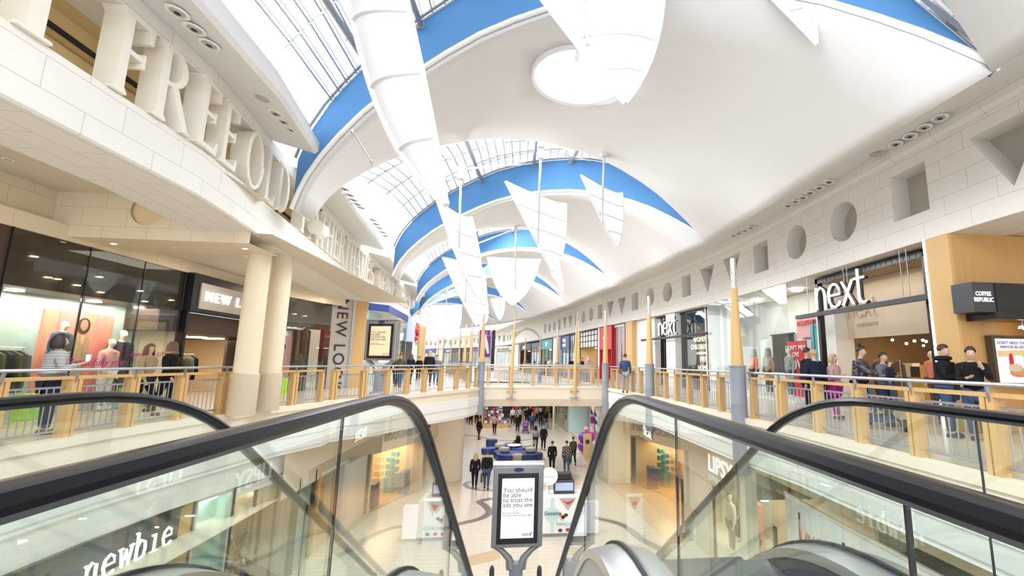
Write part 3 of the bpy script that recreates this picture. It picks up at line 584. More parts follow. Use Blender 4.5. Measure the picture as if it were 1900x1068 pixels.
# ================================================================== POLES
mat('pole_cap', (0.62, 0.62, 0.6), 0.35, 0.5, noise=0.35, scale=22)
def pole(x, y, label, r=.2, z0=-1.35, zb=1.3, zw=3.3, zt=4.12):
    t = thing('tapered_lamp_pole', label, 'pole', (x, y, z0), 0, 'tapered timber poles along the gallery edges'); m = MB()
    m.lathe([(r, 0), (r, .9 - 0), (r + .006, .9), (r, .91), (r, 1.7), (r + .006, 1.7), (r, 1.71), (r, zb - z0 - .03), (r + .02, zb - z0 - .03), (r + .02, zb - z0)], (x, y, z0), 20); m.build('painted_base', 'grey_paint', t, True)
    m = MB(); m.lathe([(r * .8, zb), (r * .45, zw)], (x, y, 0), 20); m.build('timber_shaft', 'wood_pole', t, True)
    m = MB(); rc = r * .36; m.lathe([(rc, zw), (rc, zw + .2), (rc + .015, zw + .2), (rc + .015, zw + .22), (rc, zw + .22), (rc, zw + .42), (rc + .015, zw + .42), (rc + .015, zw + .44), (rc, zw + .44), (rc, zt - .02), (rc * .7, zt)], (x, y, 0), 16); m.build('metal_cap', 'pole_cap', t)
    return t
pole(5.44, 11.35, 'tall tapered timber pole on a thick grey base, nearest on the right gallery')
pole(5.13, 18.59, 'tapered timber pole on a grey base, in front of the far white shop sign', .19)
pole(4.3, 24.3, 'tapered timber pole at the right end of the footbridge, before the red shopfront', .18)
pole(-2.15, 24.4, 'tapered timber pole with grey base at the left end of the footbridge', .17)
for px, Y, w_ in [(1073, 31, 'right of the thin bowed mast'), (1034, 38, 'between the two thin masts, nearer one'), (1002, 46, 'between the two thin masts, farther one'), (974, 55, 'close to the left thin mast')]:
    p = at(px, 665, Y=Y); pole(p.x, Y, 'slim distant tapered pole beyond the footbridge, ' + w_, .16)
for px, Y, w_ in [(873, 31.5, 'nearest of the cluster left of the tall pole'), (862, 37, 'middle of the cluster left of the tall pole'), (852, 43, 'farthest of the cluster left of the tall pole'), (836, 52, 'before the far navy shops, nearest of three'), (822, 60, 'before the far navy shops, middle of three'), (812, 68, 'before the far navy shops, farthest of three')]:
    p = at(px, 665, Y=Y); pole(p.x, Y, 'slim distant tapered pole, ' + w_, .15)
def mast(px, label):
    p = at(px, 735, Y=24.9); t = thing('slender_mast', label, 'mast', (p.x, 24.88, -.75), 0, None); m = MB()
    m.tube([(p.x, 24.86, -.8), (p.x, 24.86, 0.2), (p.x + .03, 24.86, 2.0), (p.x + .1, 24.86, 3.9)], [.05, .09, .085, .02], 12); m.build('timber_spar', 'wood_pole', t, True)
    m = MB(); m.tube([(p.x + .1, 24.86, 3.85), (p.x + .11, 24.86, 4.05)], .03, 8); m.build('metal_tip', 'steel', t)
    for z in (-.2, -.55):
        m = MB(); m.tube([(p.x - .25, 24.9, z), (p.x + .25, 24.9, z)], .03, 8); m.box(p.x - .05, p.x + .05, 24.8, 25.1, z - .05, z + .05); m.build('bracket', 'pewter', t)
mast(948, 'thin bowed timber mast bolted to the footbridge edge, left one'); mast(1066, 'thin bowed timber mast bolted to the footbridge edge, right one')

# ================================================================== BALUSTRADES
def sub(poly, s0, s1):
    out = [poly_at(poly, s0)[0]]; s = 0
    for i in range(len(poly) - 1):
        s += (Vector(poly[i + 1]) - Vector(poly[i])).length
        if s0 + .05 < s < s1 - .05: out.append(Vector(poly[i + 1]))
    out.append(poly_at(poly, s1)[0]); return out
def balustrade(poly, s0, s1, inn, label, sp=1.15, detail=True):
    """inn = +1 if the void lies to the right of travel"""
    P = sub(poly, s0, s1); mid = poly_at(poly, s0)[0]
    t = thing('balustrade', label, 'railing', (mid.x, mid.y, 0), 0, None)
    off = -.16 * inn
    m = MB(); hx = off + .12 * inn
    def line(o, z):
        m_ = MB(); m_.psweep(P, [(o, z), (o + .01, z)]); return [Vector(v) for v in m_.v[::2]]
    m.tube(line(hx, 1.13), .026, 8); m.build('steel_handrail', 'steel', t, True)
    m = MB(); m.psweep(P, [(off - .09, .97), (off + .09, .97), (off + .09, 1.02), (off - .09, 1.02)], True); m.build('timber_rail', 'wood_light', t)
    n = max(1, round((s1 - s0) / sp)); d = (s1 - s0) / n
    for i in range(n + 1):
        q, tv = poly_at(poly, min(max(s0 + i * d, s0 + .05), s1 - .05)); nr = Vector((tv.y, -tv.x)); a = math.atan2(tv.y, tv.x); c = q + nr * off
        m = MB(); m.box(-.045, .045, -.085, .085, 0, .97, a, (c.x, c.y, .02))
        if detail and i < n: m.box(-.02 + .09, .045 + .09, -.085, .085, 0, .97, a, (c.x, c.y, .02))
        m.build('post', 'wood_light', t)
        m = MB(); k = inn
        m.ext([(.0, .78), (.05, .80), (.10, .95), (.13, 1.12), (.09, 1.12), (.06, 1.0), (.0, .9)], *[(lambda u, v, e=e: (c.x + nr.x * (u + .0) * k + tv.x * e, c.y + nr.y * u * k + tv.y * e, v)) for e in (-.012, .012)]); m.build('bracket', 'pewter', t)
    for i in range(n):
        m = MB(); a0, a1 = s0 + i * d + .14, s0 + (i + 1) * d - .07
        A, B = [poly_at(poly, s)[0] + Vector((poly_at(poly, s)[1].y, -poly_at(poly, s)[1].x)) * off for s in (a0, a1)]
        for z in (.13, .84): m.tube([(A.x, A.y, z), (B.x, B.y, z)], .018, 6)
        nb = max(2, int((a1 - a0) / .115))
        for b in range(nb):
            c = A.lerp(B, (b + .5) / nb); m.tube([(c.x, c.y, .13), (c.x, c.y, .84)], .0095, 5, False)
        m.build('bar_panel', 'steel', t)
    return t
LS = lambda poly: sum((Vector(poly[i + 1]) - Vector(poly[i])).length for i in range(len(poly) - 1))
balustrade(LE1, 1.5, LS(LE1) - .02, 1, 'timber and steel balustrade along the near left gallery')
balustrade(LE2, .7, LS(LE2) - .35, 1, 'timber and steel balustrade curving from the left columns to the footbridge')
balustrade(RE, 1.0, 4 + 11.1 + .0, -1, 'timber and steel balustrade along the near right gallery, up to the thick pole')
balustrade(RE, 4 + 11.6, 4 + 18.3, -1, 'timber and steel balustrade on the right gallery between the first two poles')
balustrade(RE, 4 + 18.95, LS(RE) - .5, -1, 'short timber and steel balustrade between the second pole and the footbridge')
BR = [(-1.95, 25.0), (1.0, 25.12), (4.1, 25.0)]
balustrade(BR, 0, LS(BR), 1, 'timber and steel balustrade on the near side of the footbridge')
BR2 = [(-2.9, 28.8), (4.2, 28.8)]
balustrade(BR2, 0, LS(BR2), -1, 'timber and steel balustrade on the far side of the footbridge', 1.5, False)
balustrade(RE3, 0.3, 26, -1, 'distant balustrade along the right gallery beyond the footbridge', 2.2, False)
balustrade(LE3, 0.3, 24, 1, 'distant balustrade along the left gallery beyond the footbridge', 2.2, False)

# ================================================================== ESCALATORS
SL = .663; ANG = math.atan(SL)
def hpath(ztop, yref, dz=0.0, step=.16, y0=-.6):
    """handrail line (Y,Z): level, curve, 33 degree run, curve, level at the lower landing"""
    yi = yref - (ztop - .2) / SL; zb = ZL + 1.05; ye = yref + (.2 - zb) / SL; T = .62; T2 = .55; pts = []
    y = y0
    while y < yi - T: pts.append((y, ztop)); y += .4
    for k in range(9):
        u = k / 8; a = (yi - T, ztop); c = (yi, ztop); b = (yi + T * math.cos(ANG), ztop - T * math.sin(ANG))
        pts.append(tuple((1 - u) ** 2 * p + 2 * u * (1 - u) * q + u * u * r for p, q, r in zip(a, c, b)))
    y1 = pts[-1][0]; y2 = ye - T2 * math.cos(ANG)
    for k in range(1, 9): y = y1 + (y2 - y1) * k / 8; pts.append((y, .2 - SL * (y - yref)))
    for k in range(1, 7):
        u = k / 6; a = (y2, .2 - SL * (y2 - yref)); c = (ye, zb); b = (ye + T2, zb)
        pts.append(tuple((1 - u) ** 2 * p + 2 * u * (1 - u) * q + u * u * r for p, q, r in zip(a, c, b)))
    pts.append((ye + 1.0, zb)); return pts
def frames(x, pts):
    out = []
    for i, (y, z) in enumerate(pts):
        a = Vector((0, pts[min(i + 1, len(pts) - 1)][0] - pts[max(i - 1, 0)][0], pts[min(i + 1, len(pts) - 1)][1] - pts[max(i - 1, 0)][1])).normalized()
        out.append((Vector((x, y, z)), Vector((1, 0, 0)), Vector((0, -a.z, a.y))))
    return out
def escalator(sx, zi, yi_, zo, yo_, xi, xo, joints_i, joints_o, label):
    t = thing('escalator', label, 'escalator', (sx * (xi + xo) / 2, 2.5, 0))
    for x, zt, yr, js in ((sx * xi, zi, yi_, joints_i), (sx * xo, zo, yo_, joints_o)):
        P = hpath(zt, yr); prof = [(-.038, -.004), (-.030, .010), (-.012, .015), (.012, .015), (.030, .010), (.038, -.004), (.034, -.015), (.02, -.018), (-.02, -.018), (-.034, -.015)]
        m = MB(); fr_ = frames(x, P); m.sweep(fr_, prof)
        # newel turn at the lower end
        e = P[-1]; tn = [(e[0] + .42 * math.sin(a), e[1] - .42 + .42 * math.cos(a)) for a in [math.pi * k / 10 for k in range(11)]]; m.sweep(frames(x, [e] + tn[1:] + [(tn[-1][0] - 1.0, tn[-1][1])]), prof)
        m.build('handrail', 'rubber', t, True)
        m = MB(); m.sweep(fr_, [(-.022, -.018), (.022, -.018), (.012, -.03), (-.012, -.03)]); m.build('handrail_guide', 'charcoal', t, True)
        # glass split at the joints
        Q = [(y, z - .03) for y, z in P]; D = .765; cuts = [Q[0][0]] + js + [q for q in (4.3, 6.4, 8.5) if q > (js[-1] if js else 0) + .8] + [Q[-1][0]]
        def zat(y):
            for i in range(len(Q) - 1):
                if Q[i][0] <= y <= Q[i + 1][0]: u = (y - Q[i][0]) / (Q[i + 1][0] - Q[i][0] + 1e-9); return Q[i][1] + (Q[i + 1][1] - Q[i][1]) * u
            return Q[-1][1]
        for c in range(len(cuts) - 1):
            ya, yb = cuts[c] + .006, cuts[c + 1] - .006; ys = [ya] + [y for y, z in Q if ya + .01 < y < yb - .01] + [yb]; m = MB()
            pr_ = [(y, zat(y)) for y in ys] + [(y, zat(y) - D) for y in ys[::-1]]
            n = len(ys)
            f = [[(x + e, y, zat(y)) for y in ys] for e in (-.005, .005)]; g_ = [[(x + e, y, zat(y) - D) for y in ys] for e in (-.005, .005)]
            m.grid([f[0], g_[0]]); m.grid([g_[1], f[1]]); m.grid([f[1], f[0]]); m.grid([g_[0], g_[1]])
            m.build('glass_panel', 'glass', t)
            if 0 < c: m = MB(); m.box(x - .005, x + .005, ya - .0075, ya - .0045, zat(ya) - D, zat(ya)); m.build('glass_seam', 'ink', t)
        # aluminium deck both sides of the glass and its cladding
        DP = [(y, z - .035 - D) for y, z in P]; m = MB()
        m.sweep(frames(x, DP), [(-.15, -.01), (-.02, .012), (.02, .012), (.15, -.01), (.155, -.06), (-.155, -.06)]); m.build('deck', 'brushed', t, True)
        m = MB(); m.sweep(frames(x, DP), [(-.012, .012), (.012, .012), (.012, .03), (-.012, .03)]); m.build('glass_gasket', 'ink', t)
        o_ = -sx if abs(x) < 1 else sx
        m = MB(); m.sweep(frames(x, DP), [(o_ * .145, -.06), (o_ * .13, -.06), (o_ * .13, -.75), (o_ * .145, -.75)]); m.build('side_cladding', 'panel_grey', t)
        m = MB(); m.sweep(frames(x, DP), [(-o_ * .15, -.06), (-o_ * .14, -.06), (-o_ * .14, -.3), (-o_ * .15, -.3)]); m.build('skirt', 'charcoal', t)
    # steps and truss soffit
    xm0, xm1 = sx * (xi + .16), sx * (xo - .16); x0, x1 = min(xm0, xm1), max(xm0, xm1); P = hpath(zi, (yi_ + yo_) / 2)
    base = MB(); base.box(x0, x1, 0, .4, -.2, 0); base.box(x0, x1, .39, .4, -.3, 0); proto = None
    for k in range(24):
        y = 2.3 + k * .37; z = 0.0
        for i in range(len(P) - 1):
            if P[i][0] <= y <= P[i + 1][0]: z = P[i][1] + (P[i + 1][1] - P[i][1]) * (y - P[i][0]) / (P[i + 1][0] - P[i][0]) - 1.03
        if proto is None: o = base.build('step', 'charcoal', t); proto = o; adopt(o, t); o.matrix_parent_inverse = pmat(t).inverted(); o.location = (0, y, z)
        else: o = proto.copy(); C.objects.link(o); o.location = (0, y, z)
    m = MB(); m.box(x0, x1, -.6, 2.3, -.06, 0.0); m.build('landing_plate', 'brushed', t)
    m = MB(); DP = [(y, z - 1.6) for y, z in P]; m.sweep(frames((x0 + x1) / 2, DP), [((x0 - x1) / 2 - .1, 0), ((x1 - x0) / 2 + .1, 0), ((x1 - x0) / 2 + .1, -.1), ((x0 - x1) / 2 - .1, -.1)]); m.build('truss_soffit', 'white', t)
escalator(-1, 1.195, 4.06, 1.195, 4.2, .58, 1.77, [1.62], [], 'left escalator with glass sides and black handrails')
escalator(1, 1.175, 4.33, 1.17, 4.24, .58, 1.77, [.67, 1.74], [1.66], 'right escalator with glass sides and black handrails')

# ================================================================== STONE COLUMNS
for (x, y), lb in (((-6.78, 12.35), 'round cream stone column, left one of the pair under the letters'), ((-6.78, 13.45), 'round cream stone column, right one of the pair under the letters')):
    t = thing('round_column', lb, 'column', (x, y, 0), 0, 'pair of round columns'); m = MB()
    m.lathe([(.30, 0), (.30, .95), (.285, .98), (.265, 1.0)], (x, y, 0), 32); m.build('base_drum', 'stone_warm', t, True)
    m = MB(); m.lathe([(.265, 1.0), (.25, 4.22)], (x, y, 0), 32); m.build('shaft', 'column_stone', t, True)
# stone beam across the left walkway with a round recess
yw = 11.0; zb0 = at(300, 445, Y=yw).z; xl = at(99, 400, Y=yw).x; xr = -6.3; dc = at(275, 389, Y=yw)
m = MB(); rd = .36; sh = [(rd * math.cos(k * math.pi / 16), rd * math.sin(k * math.pi / 16)) for k in range(32)]
rect = [(xl - dc.x, zb0 - dc.z), (xr - dc.x, zb0 - dc.z), (xr - dc.x, 5.2 - dc.z), (xl - dc.x, 5.2 - dc.z)]
ang = sorted(set([round(math.atan2(y, x) % (2 * math.pi), 5) for x, y in rect + sh])); ci = [radial(sh, a) for a in ang]; ro = [radial(rect, a) for a in ang]; n = len(ang)
P3 = lambda u, v, d_=0: (dc.x + u, yw + d_, dc.z + v)
for i in range(n):
    j = (i + 1) % n; m.cur = 0; q = [ro[i], ro[j], ci[j], ci[i]]; m.quad(*[P3(*p) for p in q], [(p[0] + .4, p[1]) for p in q]); m.quad(P3(*ci[i]), P3(*ci[j]), P3(*ci[j], .1), P3(*ci[i], .1))
m.cur = 1; m.add([P3(*p, .08) for p in ci], [tuple(range(n))]); m.cur = 0
m.quad((xl, yw, zb0), (xr, yw, zb0), (xr, yw + 1.3, zb0), (xl, yw + 1.3, zb0), [(0, 0), (4, 0), (4, 1.3), (0, 1.3)])
m.quad((xl, yw, zb0), (xl, yw, 5.2), (xl - .25, 5, 5.2), (xl - .25, 5, zb0), [(0, 0), (0, 1.3), (6, 1.3), (6, 0)])
S(m, 'wall_diagonal', ['stone_warm', 'warm_wall'], 'warm stone beam wall with a round recess over the left walkway')
m = MB(); m.quad((-5.95, -4, 4.95), (-5.95, yw, 4.95), (-14, yw, 4.95), (-14, -4, 4.95)); m.quad((-5.9, yw + .1, 4.206), (-5.9, 24, 4.206), (-14, 24, 4.206), (-14, yw + .1, 4.206)); S(m, 'ceiling', 'cream_soffit', 'flat ceiling over the left gallery walkway')

# ================================================================== SAILS
def sail(TL, TR, B, YY, bl, br, belly, label, sag=.12, rod=None, nb=4, k=2):
    a, b, c = at(*TL, Y=YY[0]), at(*TR, Y=YY[1]), at(*B, Y=YY[2]); size = (a - c).length
    t = thing('fabric_sail', label, 'sail', tuple(c), 0, 'white fabric sails hung from the roof')
    right = (b - a).normalized(); n = (b - a).cross(c - a).normalized(); n = -n if n.y > 0 else n
    def edge(p, q, bulge, v): 
        o = p.lerp(q, v); dr = (q - p); s_ = n.cross(dr).normalized(); s_ = s_ if s_.dot(right) > 0 else -s_
        return o + s_ * bulge * 4 * v * (1 - v) * (.6 + .8 * v) * .72
    NV, NU = 17, 11; G = []
    for i in range(NV):
        v = i / (NV - 1); l, r = edge(a, c, -bl, v), edge(b, c, br, v); row = []
        for j in range(NU):
            u = j / (NU - 1); wd = (r - l).length
            p = l.lerp(r, u) + n * belly * math.sin(math.pi * u) * min(1, wd / ((b - a).length + .01)) + (c - a).normalized() * sag * math.sin(math.pi * u) * (1 - v) ** 2
            row.append(tuple(p))
        G.append(row)
    m = MB(); m.grid(G); cl_ = m.build('cloth', 'sail', t, True)
    m = MB(); r_ = .012 + size * .006
    m.tube([G[i][0] for i in range(NV)], r_ * 1.5, 6); m.tube([G[i][-1] for i in range(NV)], r_, 6); m.tube(G[0], r_ * .8, 6); m.build('spar', 'white', t, True)
    for kb in range(1, nb):
        i = round(kb * (NV - 1) / (nb)); m = MB(); m.tube([tuple(Vector(p) + n * .012) for p in G[i]], r_ * .8, 6); m.build('batten', 'soffit', cl_, True)
    hi = arc(RR[k], LL[k], RISE[k], 1.3 if k < 3 else 1.15)
    if not rod:
        q = (a + b) / 2 + (c - a) * .1; h_ = min(hi, key=lambda v: (v.xy - q.xy).length); m = MB(); m.tube([q, (q.x, q.y, h_.z - .1), tuple(h_)], .02 + size * .002, 6); m.build('hanging_rod', 'steel_light', t, True)
    if rod:
        (x0, y0), (x1, y1) = rod; Yr = sum(YY) / 3 - .25; p, q = at(x0, y0, Y=Yr), at(x1, y1, Y=Yr - .05); m = MB(); m.tube([p, q], .022 + size * .003, 8); rd_ = m.build('hanging_rod', 'steel_light', t, True)
        m = MB(); s_ = .09; m.box(p.x - s_, p.x + s_, p.y - s_, p.y + s_, p.z - .05, p.z + .35); h_ = min(hi, key=lambda v: (v - p).length); m.tube([(p.x, p.y, p.z + .3), tuple(h_)], .03, 6); m.build('pulley_block', 'soffit', rd_)
sail((630, -90), (735, -90), (828, 379), (6.9, 6.2, 6.3), .62, .06, .25, 'very long narrow white sail, nearest, crossing the upper left', .1, None, 4, k=1)
sail((918, -120), (1236, -110), (1161, 191), (6.4, 6.9, 6.2), .05, .34, .35, 'large white bellied sail beside the round roof opening', .2, ((1088, -70), (1090, 82)), 5, k=1)
sail((1330, -100), (1500, -110), (1516, 82), (6.6, 6.8, 6.4), -.05, .02, .25, 'white sail tip at the top, right of the round opening', .1, None, 3, k=1)
sail((812, 373), (875, 403), (888, 553), (14.2, 14.6, 14.4), .16, .22, .2, 'tall narrow white sail, left of the middle row', 0.3, ((855, 330), (852, 460)), 4)
sail((938, 336), (1050, 378), (1025, 503), (13.6, 14.6, 14.0), .02, .32, .3, 'white shield shaped sail in the centre of the middle row', 0.37, ((1003, 292), (998, 450)), 4)
sail((1078, 324), (1155, 357), (1145, 460), (13.8, 14.6, 14.2), .08, .18, .2, 'white sail at the right of the middle row', 0.34, ((1121, 288), (1117, 415)), 4)
sail((905, 477), (1004, 481), (951, 566), (23.3, 23.5, 23.2), .38, .38, .3, 'wide front facing white sail hanging above the left thin mast', .12, ((957, 430), (956, 537)), 4, k=3)
sail((821, 477), (897, 498), (884, 604), (22.6, 23.6, 23), .1, .5, .3, 'long white sail below the tall narrow one', .1, ((866, 470), (864, 560)), 5, k=3)
sail((1022, 506), (1038, 487), (1045, 541), (23.6, 24.2, 23.8), .02, .1, .1, 'small edge-on white sail right of the wide one', .05, k=3)
sail((911, 554), (937, 553), (927, 594), (32, 32.2, 32), .1, .2, .2, 'small distant white sail below the wide front facing one', .05, ((928, 535), (927, 580)), k=4)
sail((798, 566), (857, 566), (833, 631), (32, 32.2, 32), .35, .45, .3, 'wide distant white sail above the far left walkway', .05, ((828, 545), (829, 590)), k=4)
sail((866, 548), (904, 557), (893, 608), (33, 33.4, 33), .05, .4, .3, 'distant white sail just right of the long one', .05, k=4)
sail((778, 585), (800, 584), (806, 636), (43, 43, 43), .3, .8, .3, 'farthest white sail against the far stone wall', .05, k=5)

# ================================================================== ADVERTISING TOTEMS
def totem(cx, cy, wdt, hgt, zb, yaw, screen, zfl, label, small=False):
    t = thing('advertising_totem', label, 'sign', (cx, cy, zfl), yaw); dr = .22 * wdt
    def bx(name, x0, x1, y0, y1, z0, z1, mt, bev=.0): 
        m = MB(); m.box(x0, x1, y0, y1, z0, z1, yaw, (cx, cy, 0)); return m.build(name, mt, t, False, bev)
    b = wdt / 2; zt = zb + hgt
    bx('housing', -b, b, -dr / 2, dr / 2, zb, zt, 'pewter', .03); bx('top_cap', -b - .02, b + .02, -dr / 2 - .03, dr / 2 + .03, zt, zt + .07, 'steel_light', .02)
    bx('front_bezel', -b * .8, b * .8, -dr / 2 - .012, -dr / 2, zb + hgt * .05, zt - hgt * .09, 'black'); sw, z0, z1 = b * .64, zb + hgt * .12, zt - hgt * .15
    scr = bx('screen', -sw, sw, -dr / 2 - .018, -dr / 2 - .012, z0, z1, screen)
    ca, sa = math.cos(yaw), math.sin(yaw)
    def tx(s, size, u, v, mt='ink', ax='LEFT', bold=0):
        y = -dr / 2 - .021; return text('screen_text', s, size, (cx + u * ca - y * sa, cy + u * sa + y * ca, v), (ca, sa), mt, scr, .001, ax=ax, bold=bold)
    H = z1 - z0; 
    for i, s in enumerate(['You should', 'be able', 'to trust the', 'ads you see.']): tx(s, H * .112, -sw * .92, z1 - H * (.2 + .083 * i))
    tx('If an ad is wrong,', H * .042, -sw * .9, z1 - H * .58); tx('the ASA is here to put it right.', H * .042, -sw * .9, z1 - H * .62)
    tx('ASA', H * .07, sw * .3, z0 + H * .055, 'ink'); m = MB(); y = -dr / 2 - .021
    f = lambda u, v, e=0: (cx + u * ca - (y - e) * sa, cy + u * sa + (y - e) * ca, v)
    m.ext([(sw * .74, z0 + H * .07), (sw * .78, z0 + H * .085), (sw * .8, z0 + H * .06), (sw * .9, z0 + H * .11), (sw * .93, z0 + H * .1), (sw * .81, z0 + H * .03)], lambda u, v: f(u, v, 0), lambda u, v: f(u, v, .004)); m.build('tick_mark', 'magenta', t)
    m = MB(); m.lathe([(b * .2, 0), (b * .2, .008)], (0, 0, 0), 20, 1, .4); o = m.build('maker_badge', 'navy', t); o.data.transform(Matrix.Translation((cx + (dr / 2 + .012) * sa, cy - (dr / 2 + .012) * ca, zt - hgt * .045)) @ Matrix.Rotation(yaw, 4, 'Z') @ Matrix.Rotation(math.pi / 2, 4, 'X'))
    # forked stand
    m = MB(); zs = zb - .28 * wdt; 
    def curve(s): return [(cx + s * b * .86 * ca, cy + s * b * .86 * sa, zb + .01), (cx + s * b * .6 * ca, cy + s * b * .6 * sa, zb - .07 * wdt), (cx + s * b * .3 * ca, cy + s * b * .3 * sa, zb - .22 * wdt), (cx + s * b * .2 * ca, cy + s * b * .2 * sa, zb - .4 * wdt)]
    m.tube(curve(-1), [.05 * wdt, .055 * wdt, .07 * wdt, .1 * wdt], 10); m.tube(curve(1), [.05 * wdt, .055 * wdt, .07 * wdt, .1 * wdt], 10)
    m.build('forked_arm', 'pewter', t, True); m = MB(); m.lathe([(.24 * wdt, 0), (.24 * wdt, .04), (.15 * wdt, .1), (.13 * wdt, zb - zfl - .3 * wdt)], (cx, cy, zfl), 24, 1, .8); m.build('post', 'grey_paint', t, True)
totem(-.04, 11.5, 1.17, 1.78, -2.86, 0.0, 'screen_white', ZL, 'grey advertising totem with a bright screen between the escalators on the lower floor')
pt = at(720, 735, Z=0)
a, b = at(697, 592, Y=18.6), at(752, 598, Y=18.0)
totem(-5.75, 19.6, 1.35, 1.62, 1.32, -.25, 'screen_gold', 0.02, 'grey advertising totem with a golden screen on the left gallery')
# ================================================================== SHOPS
random.seed(11)
mat('shop_brown', (0.34, 0.24, 0.14), .7, noise=.25, scale=2)
mat('lamp_white', (1, 1, 1), .5, noise=0, emit=(1, .93, .82), es=14)
goods_m = ['coral', 'navy', 'offwhite', 'pink', 'teal', 'gold_fabric', 'charcoal', 'red', 'mint', 'beige_wall']
def vbox(A, B, d0, d1, z0, z1, m, n):
    """box standing on plan segment A-B between depths d0,d1 along n"""
    vs = [(p.x + n.x * d, p.y + n.y * d, z) for z in (z0, z1) for p, d in ((A, d0), (B, d0), (B, d1), (A, d1))]
    m.add(vs, [(3, 2, 1, 0), (4, 5, 6, 7), (0, 1, 5, 4), (1, 2, 6, 5), (2, 3, 7, 6), (3, 0, 4, 7)])
def shop(A, B, n, z0, z1, label, inner='warm_wall', sign=None, frame='charcoal', depth=3.0, door=None, glass='shop_glass', fascia=.55, fascia_m='navy', lamps=3, goods=6, mull=2, floor_m='wood_floor', text_m='glow_white', tsize=None, lamp_m='lamp_white', gh=1.5, name='shopfront'):
    A, B = Vector(A[:2]), Vector(B[:2]); n = Vector(n).normalized(); c = (A + B) / 2; L = (B - A).length; e = (B - A) / L
    t = thing(name, label, 'shop', (c.x, c.y, z0)); zt = z1 - fascia
    m = MB(); P = lambda p, d, z: (p.x + n.x * d, p.y + n.y * d, z)
    m.quad(P(A, depth, z0), P(B, depth, z0), P(B, depth, z1), P(A, depth, z1)); m.quad(P(A, 0, z0), P(A, depth, z0), P(A, depth, z1), P(A, 0, z1)); m.quad(P(B, depth, z0), P(B, 0, z0), P(B, 0, z1), P(B, depth, z1))
    m.quad(P(A, 0, zt), P(A, depth, zt), P(B, depth, zt), P(B, 0, zt)); m.build('interior_wall', inner, t)
    m = MB(); m.quad(P(A, 0, z0 + .03), P(B, 0, z0 + .03), P(B, depth, z0 + .03), P(A, depth, z0 + .03)); m.build('shop_floor', floor_m, t)
    m = MB(); vbox(A, B, -.03, .12, zt, z1, m, n); fs_ = m.build('fascia', fascia_m, t)
    m = MB(); fw = min(.07, L * .05); vbox(A, A + e * fw, -.05, .08, z0, z1, m, n); vbox(B - e * fw, B, -.05, .08, z0, z1, m, n)
    for k in range(1, mull + 1): q = A + e * L * k / (mull + 1); vbox(q - e * .02, q + e * .02, -.03, .05, z0, zt, m, n)
    m.build('frame', frame, t)
    if glass:
        m = MB(); vbox(A + e * fw, B - e * fw, 0, .02, z0 + .05, zt, m, n)
        if door:  # open doorway
            m = MB(); a0, a1 = A + e * L * door[0], A + e * L * door[1]; vbox(A + e * fw, a0, 0, .02, z0 + .05, zt, m, n); vbox(a1, B - e * fw, 0, .02, z0 + .05, zt, m, n)
        m.build('window_glass', glass, t)
    for k in range(lamps):
        m = MB(); q = A + e * L * (k + .5) / lamps + n * (depth * random.uniform(.3, .75)); m.box(q.x - .14, q.x + .14, q.y - .14, q.y + .14, zt - .05, zt - .03); m.build('ceiling_lamp', lamp_m, t)
    for k in range(goods):
        m = MB(); q = A + e * (L * (k + .5) / goods) + n * random.uniform(.6, depth * .8); w_ = L / goods * .32; h = gh * random.uniform(.6, 1.05); a = math.atan2(e.y, e.x)
        m.box(-w_, w_, -.22, .22, .03, h * .45, a, (q.x, q.y, z0))
        for r in range(3): m.box(-w_ * random.uniform(.5, .9), w_ * random.uniform(.4, .9), -.18, .18, h * (.5 + .2 * r), h * (.62 + .2 * r), a, (q.x, q.y, z0))
        m.build('display_stack', goods_m[random.randrange(len(goods_m))], t)
    if sign:
        r = e if (Vector((e.y, -e.x)).dot(-n) > 0) else -e
        sz = tsize or fascia * .62; text('sign_text', sign, sz, (c.x - n.x * .06, c.y - n.y * .06, zt + fascia / 2), (r.x, r.y), text_m, fs_, .012)
    return t
def pxshop(x0, x1, off, label, z1=4.1, poly=RF, ypx=690, z0=.02, **k):
    a, b = hit(x0, ypx, poly, off), hit(x1, ypx, poly, off)
    A, B = a[2], b[2]; e = (B - A).normalized(); n = Vector((e.y, -e.x)); n = n if n.dot(A.normalized()) > 0 else -n
    return shop(A, B, n, z0, z1, label, **k)
def column_box(x0, x1, y0, y1, z0, z1, mt, label, cat='pillar', name='pillar'):
    o = MB().box(x0, x1, y0, y1, z0, z1).build(name, mt, None, False, .015); return tag(o, label, cat)

# ---- right gallery, far to near
pxshop(786, 806, .3, 'farthest navy fronted shop with a white sign, left end of the far row', sign='boss', fascia_m='shop_blue', fascia=1.0, inner='offwhite', lamps=2, goods=4)
pxshop(822, 836, .3, 'far navy shopfront left of the black fronted shops', sign='mood', fascia_m='shop_blue', fascia=1.0, inner='offwhite', lamps=2, goods=3)
pxshop(838, 852, .3, 'far black shopfront, left of three', fascia_m='black', inner='charcoal', fascia=.9, lamps=2, goods=3)
pxshop(855, 868, .3, 'far black shopfront, middle of three', fascia_m='black', inner='charcoal', fascia=.9, lamps=2, goods=3)
pxshop(870, 886, .3, 'far black shopfront, right of three', fascia_m='black', inner='charcoal', fascia=.9, lamps=2, goods=3)
pxshop(920, 953, .35, 'glazed shopfront with colourful window shapes right of the big poster', z1=3.9, inner='lipsy_wall', frame='offwhite', fascia=.2, fascia_m='offwhite', lamps=5, goods=9, mull=3, gh=2.6)
pxshop(961, 984, .35, 'brown restaurant front with an orange neon sign', z1=3.9, inner='brown_dark', sign='Pizza', text_m='glow_warm', fascia_m='brown_dark', fascia=.9, frame='brown_dark', lamps=6, goods=5, glass=None)
pxshop(985, 1000, .35, 'narrow navy shopfront beside the orange neon sign', z1=3.9, inner='navy', fascia_m='shop_blue', lamps=3, goods=3)
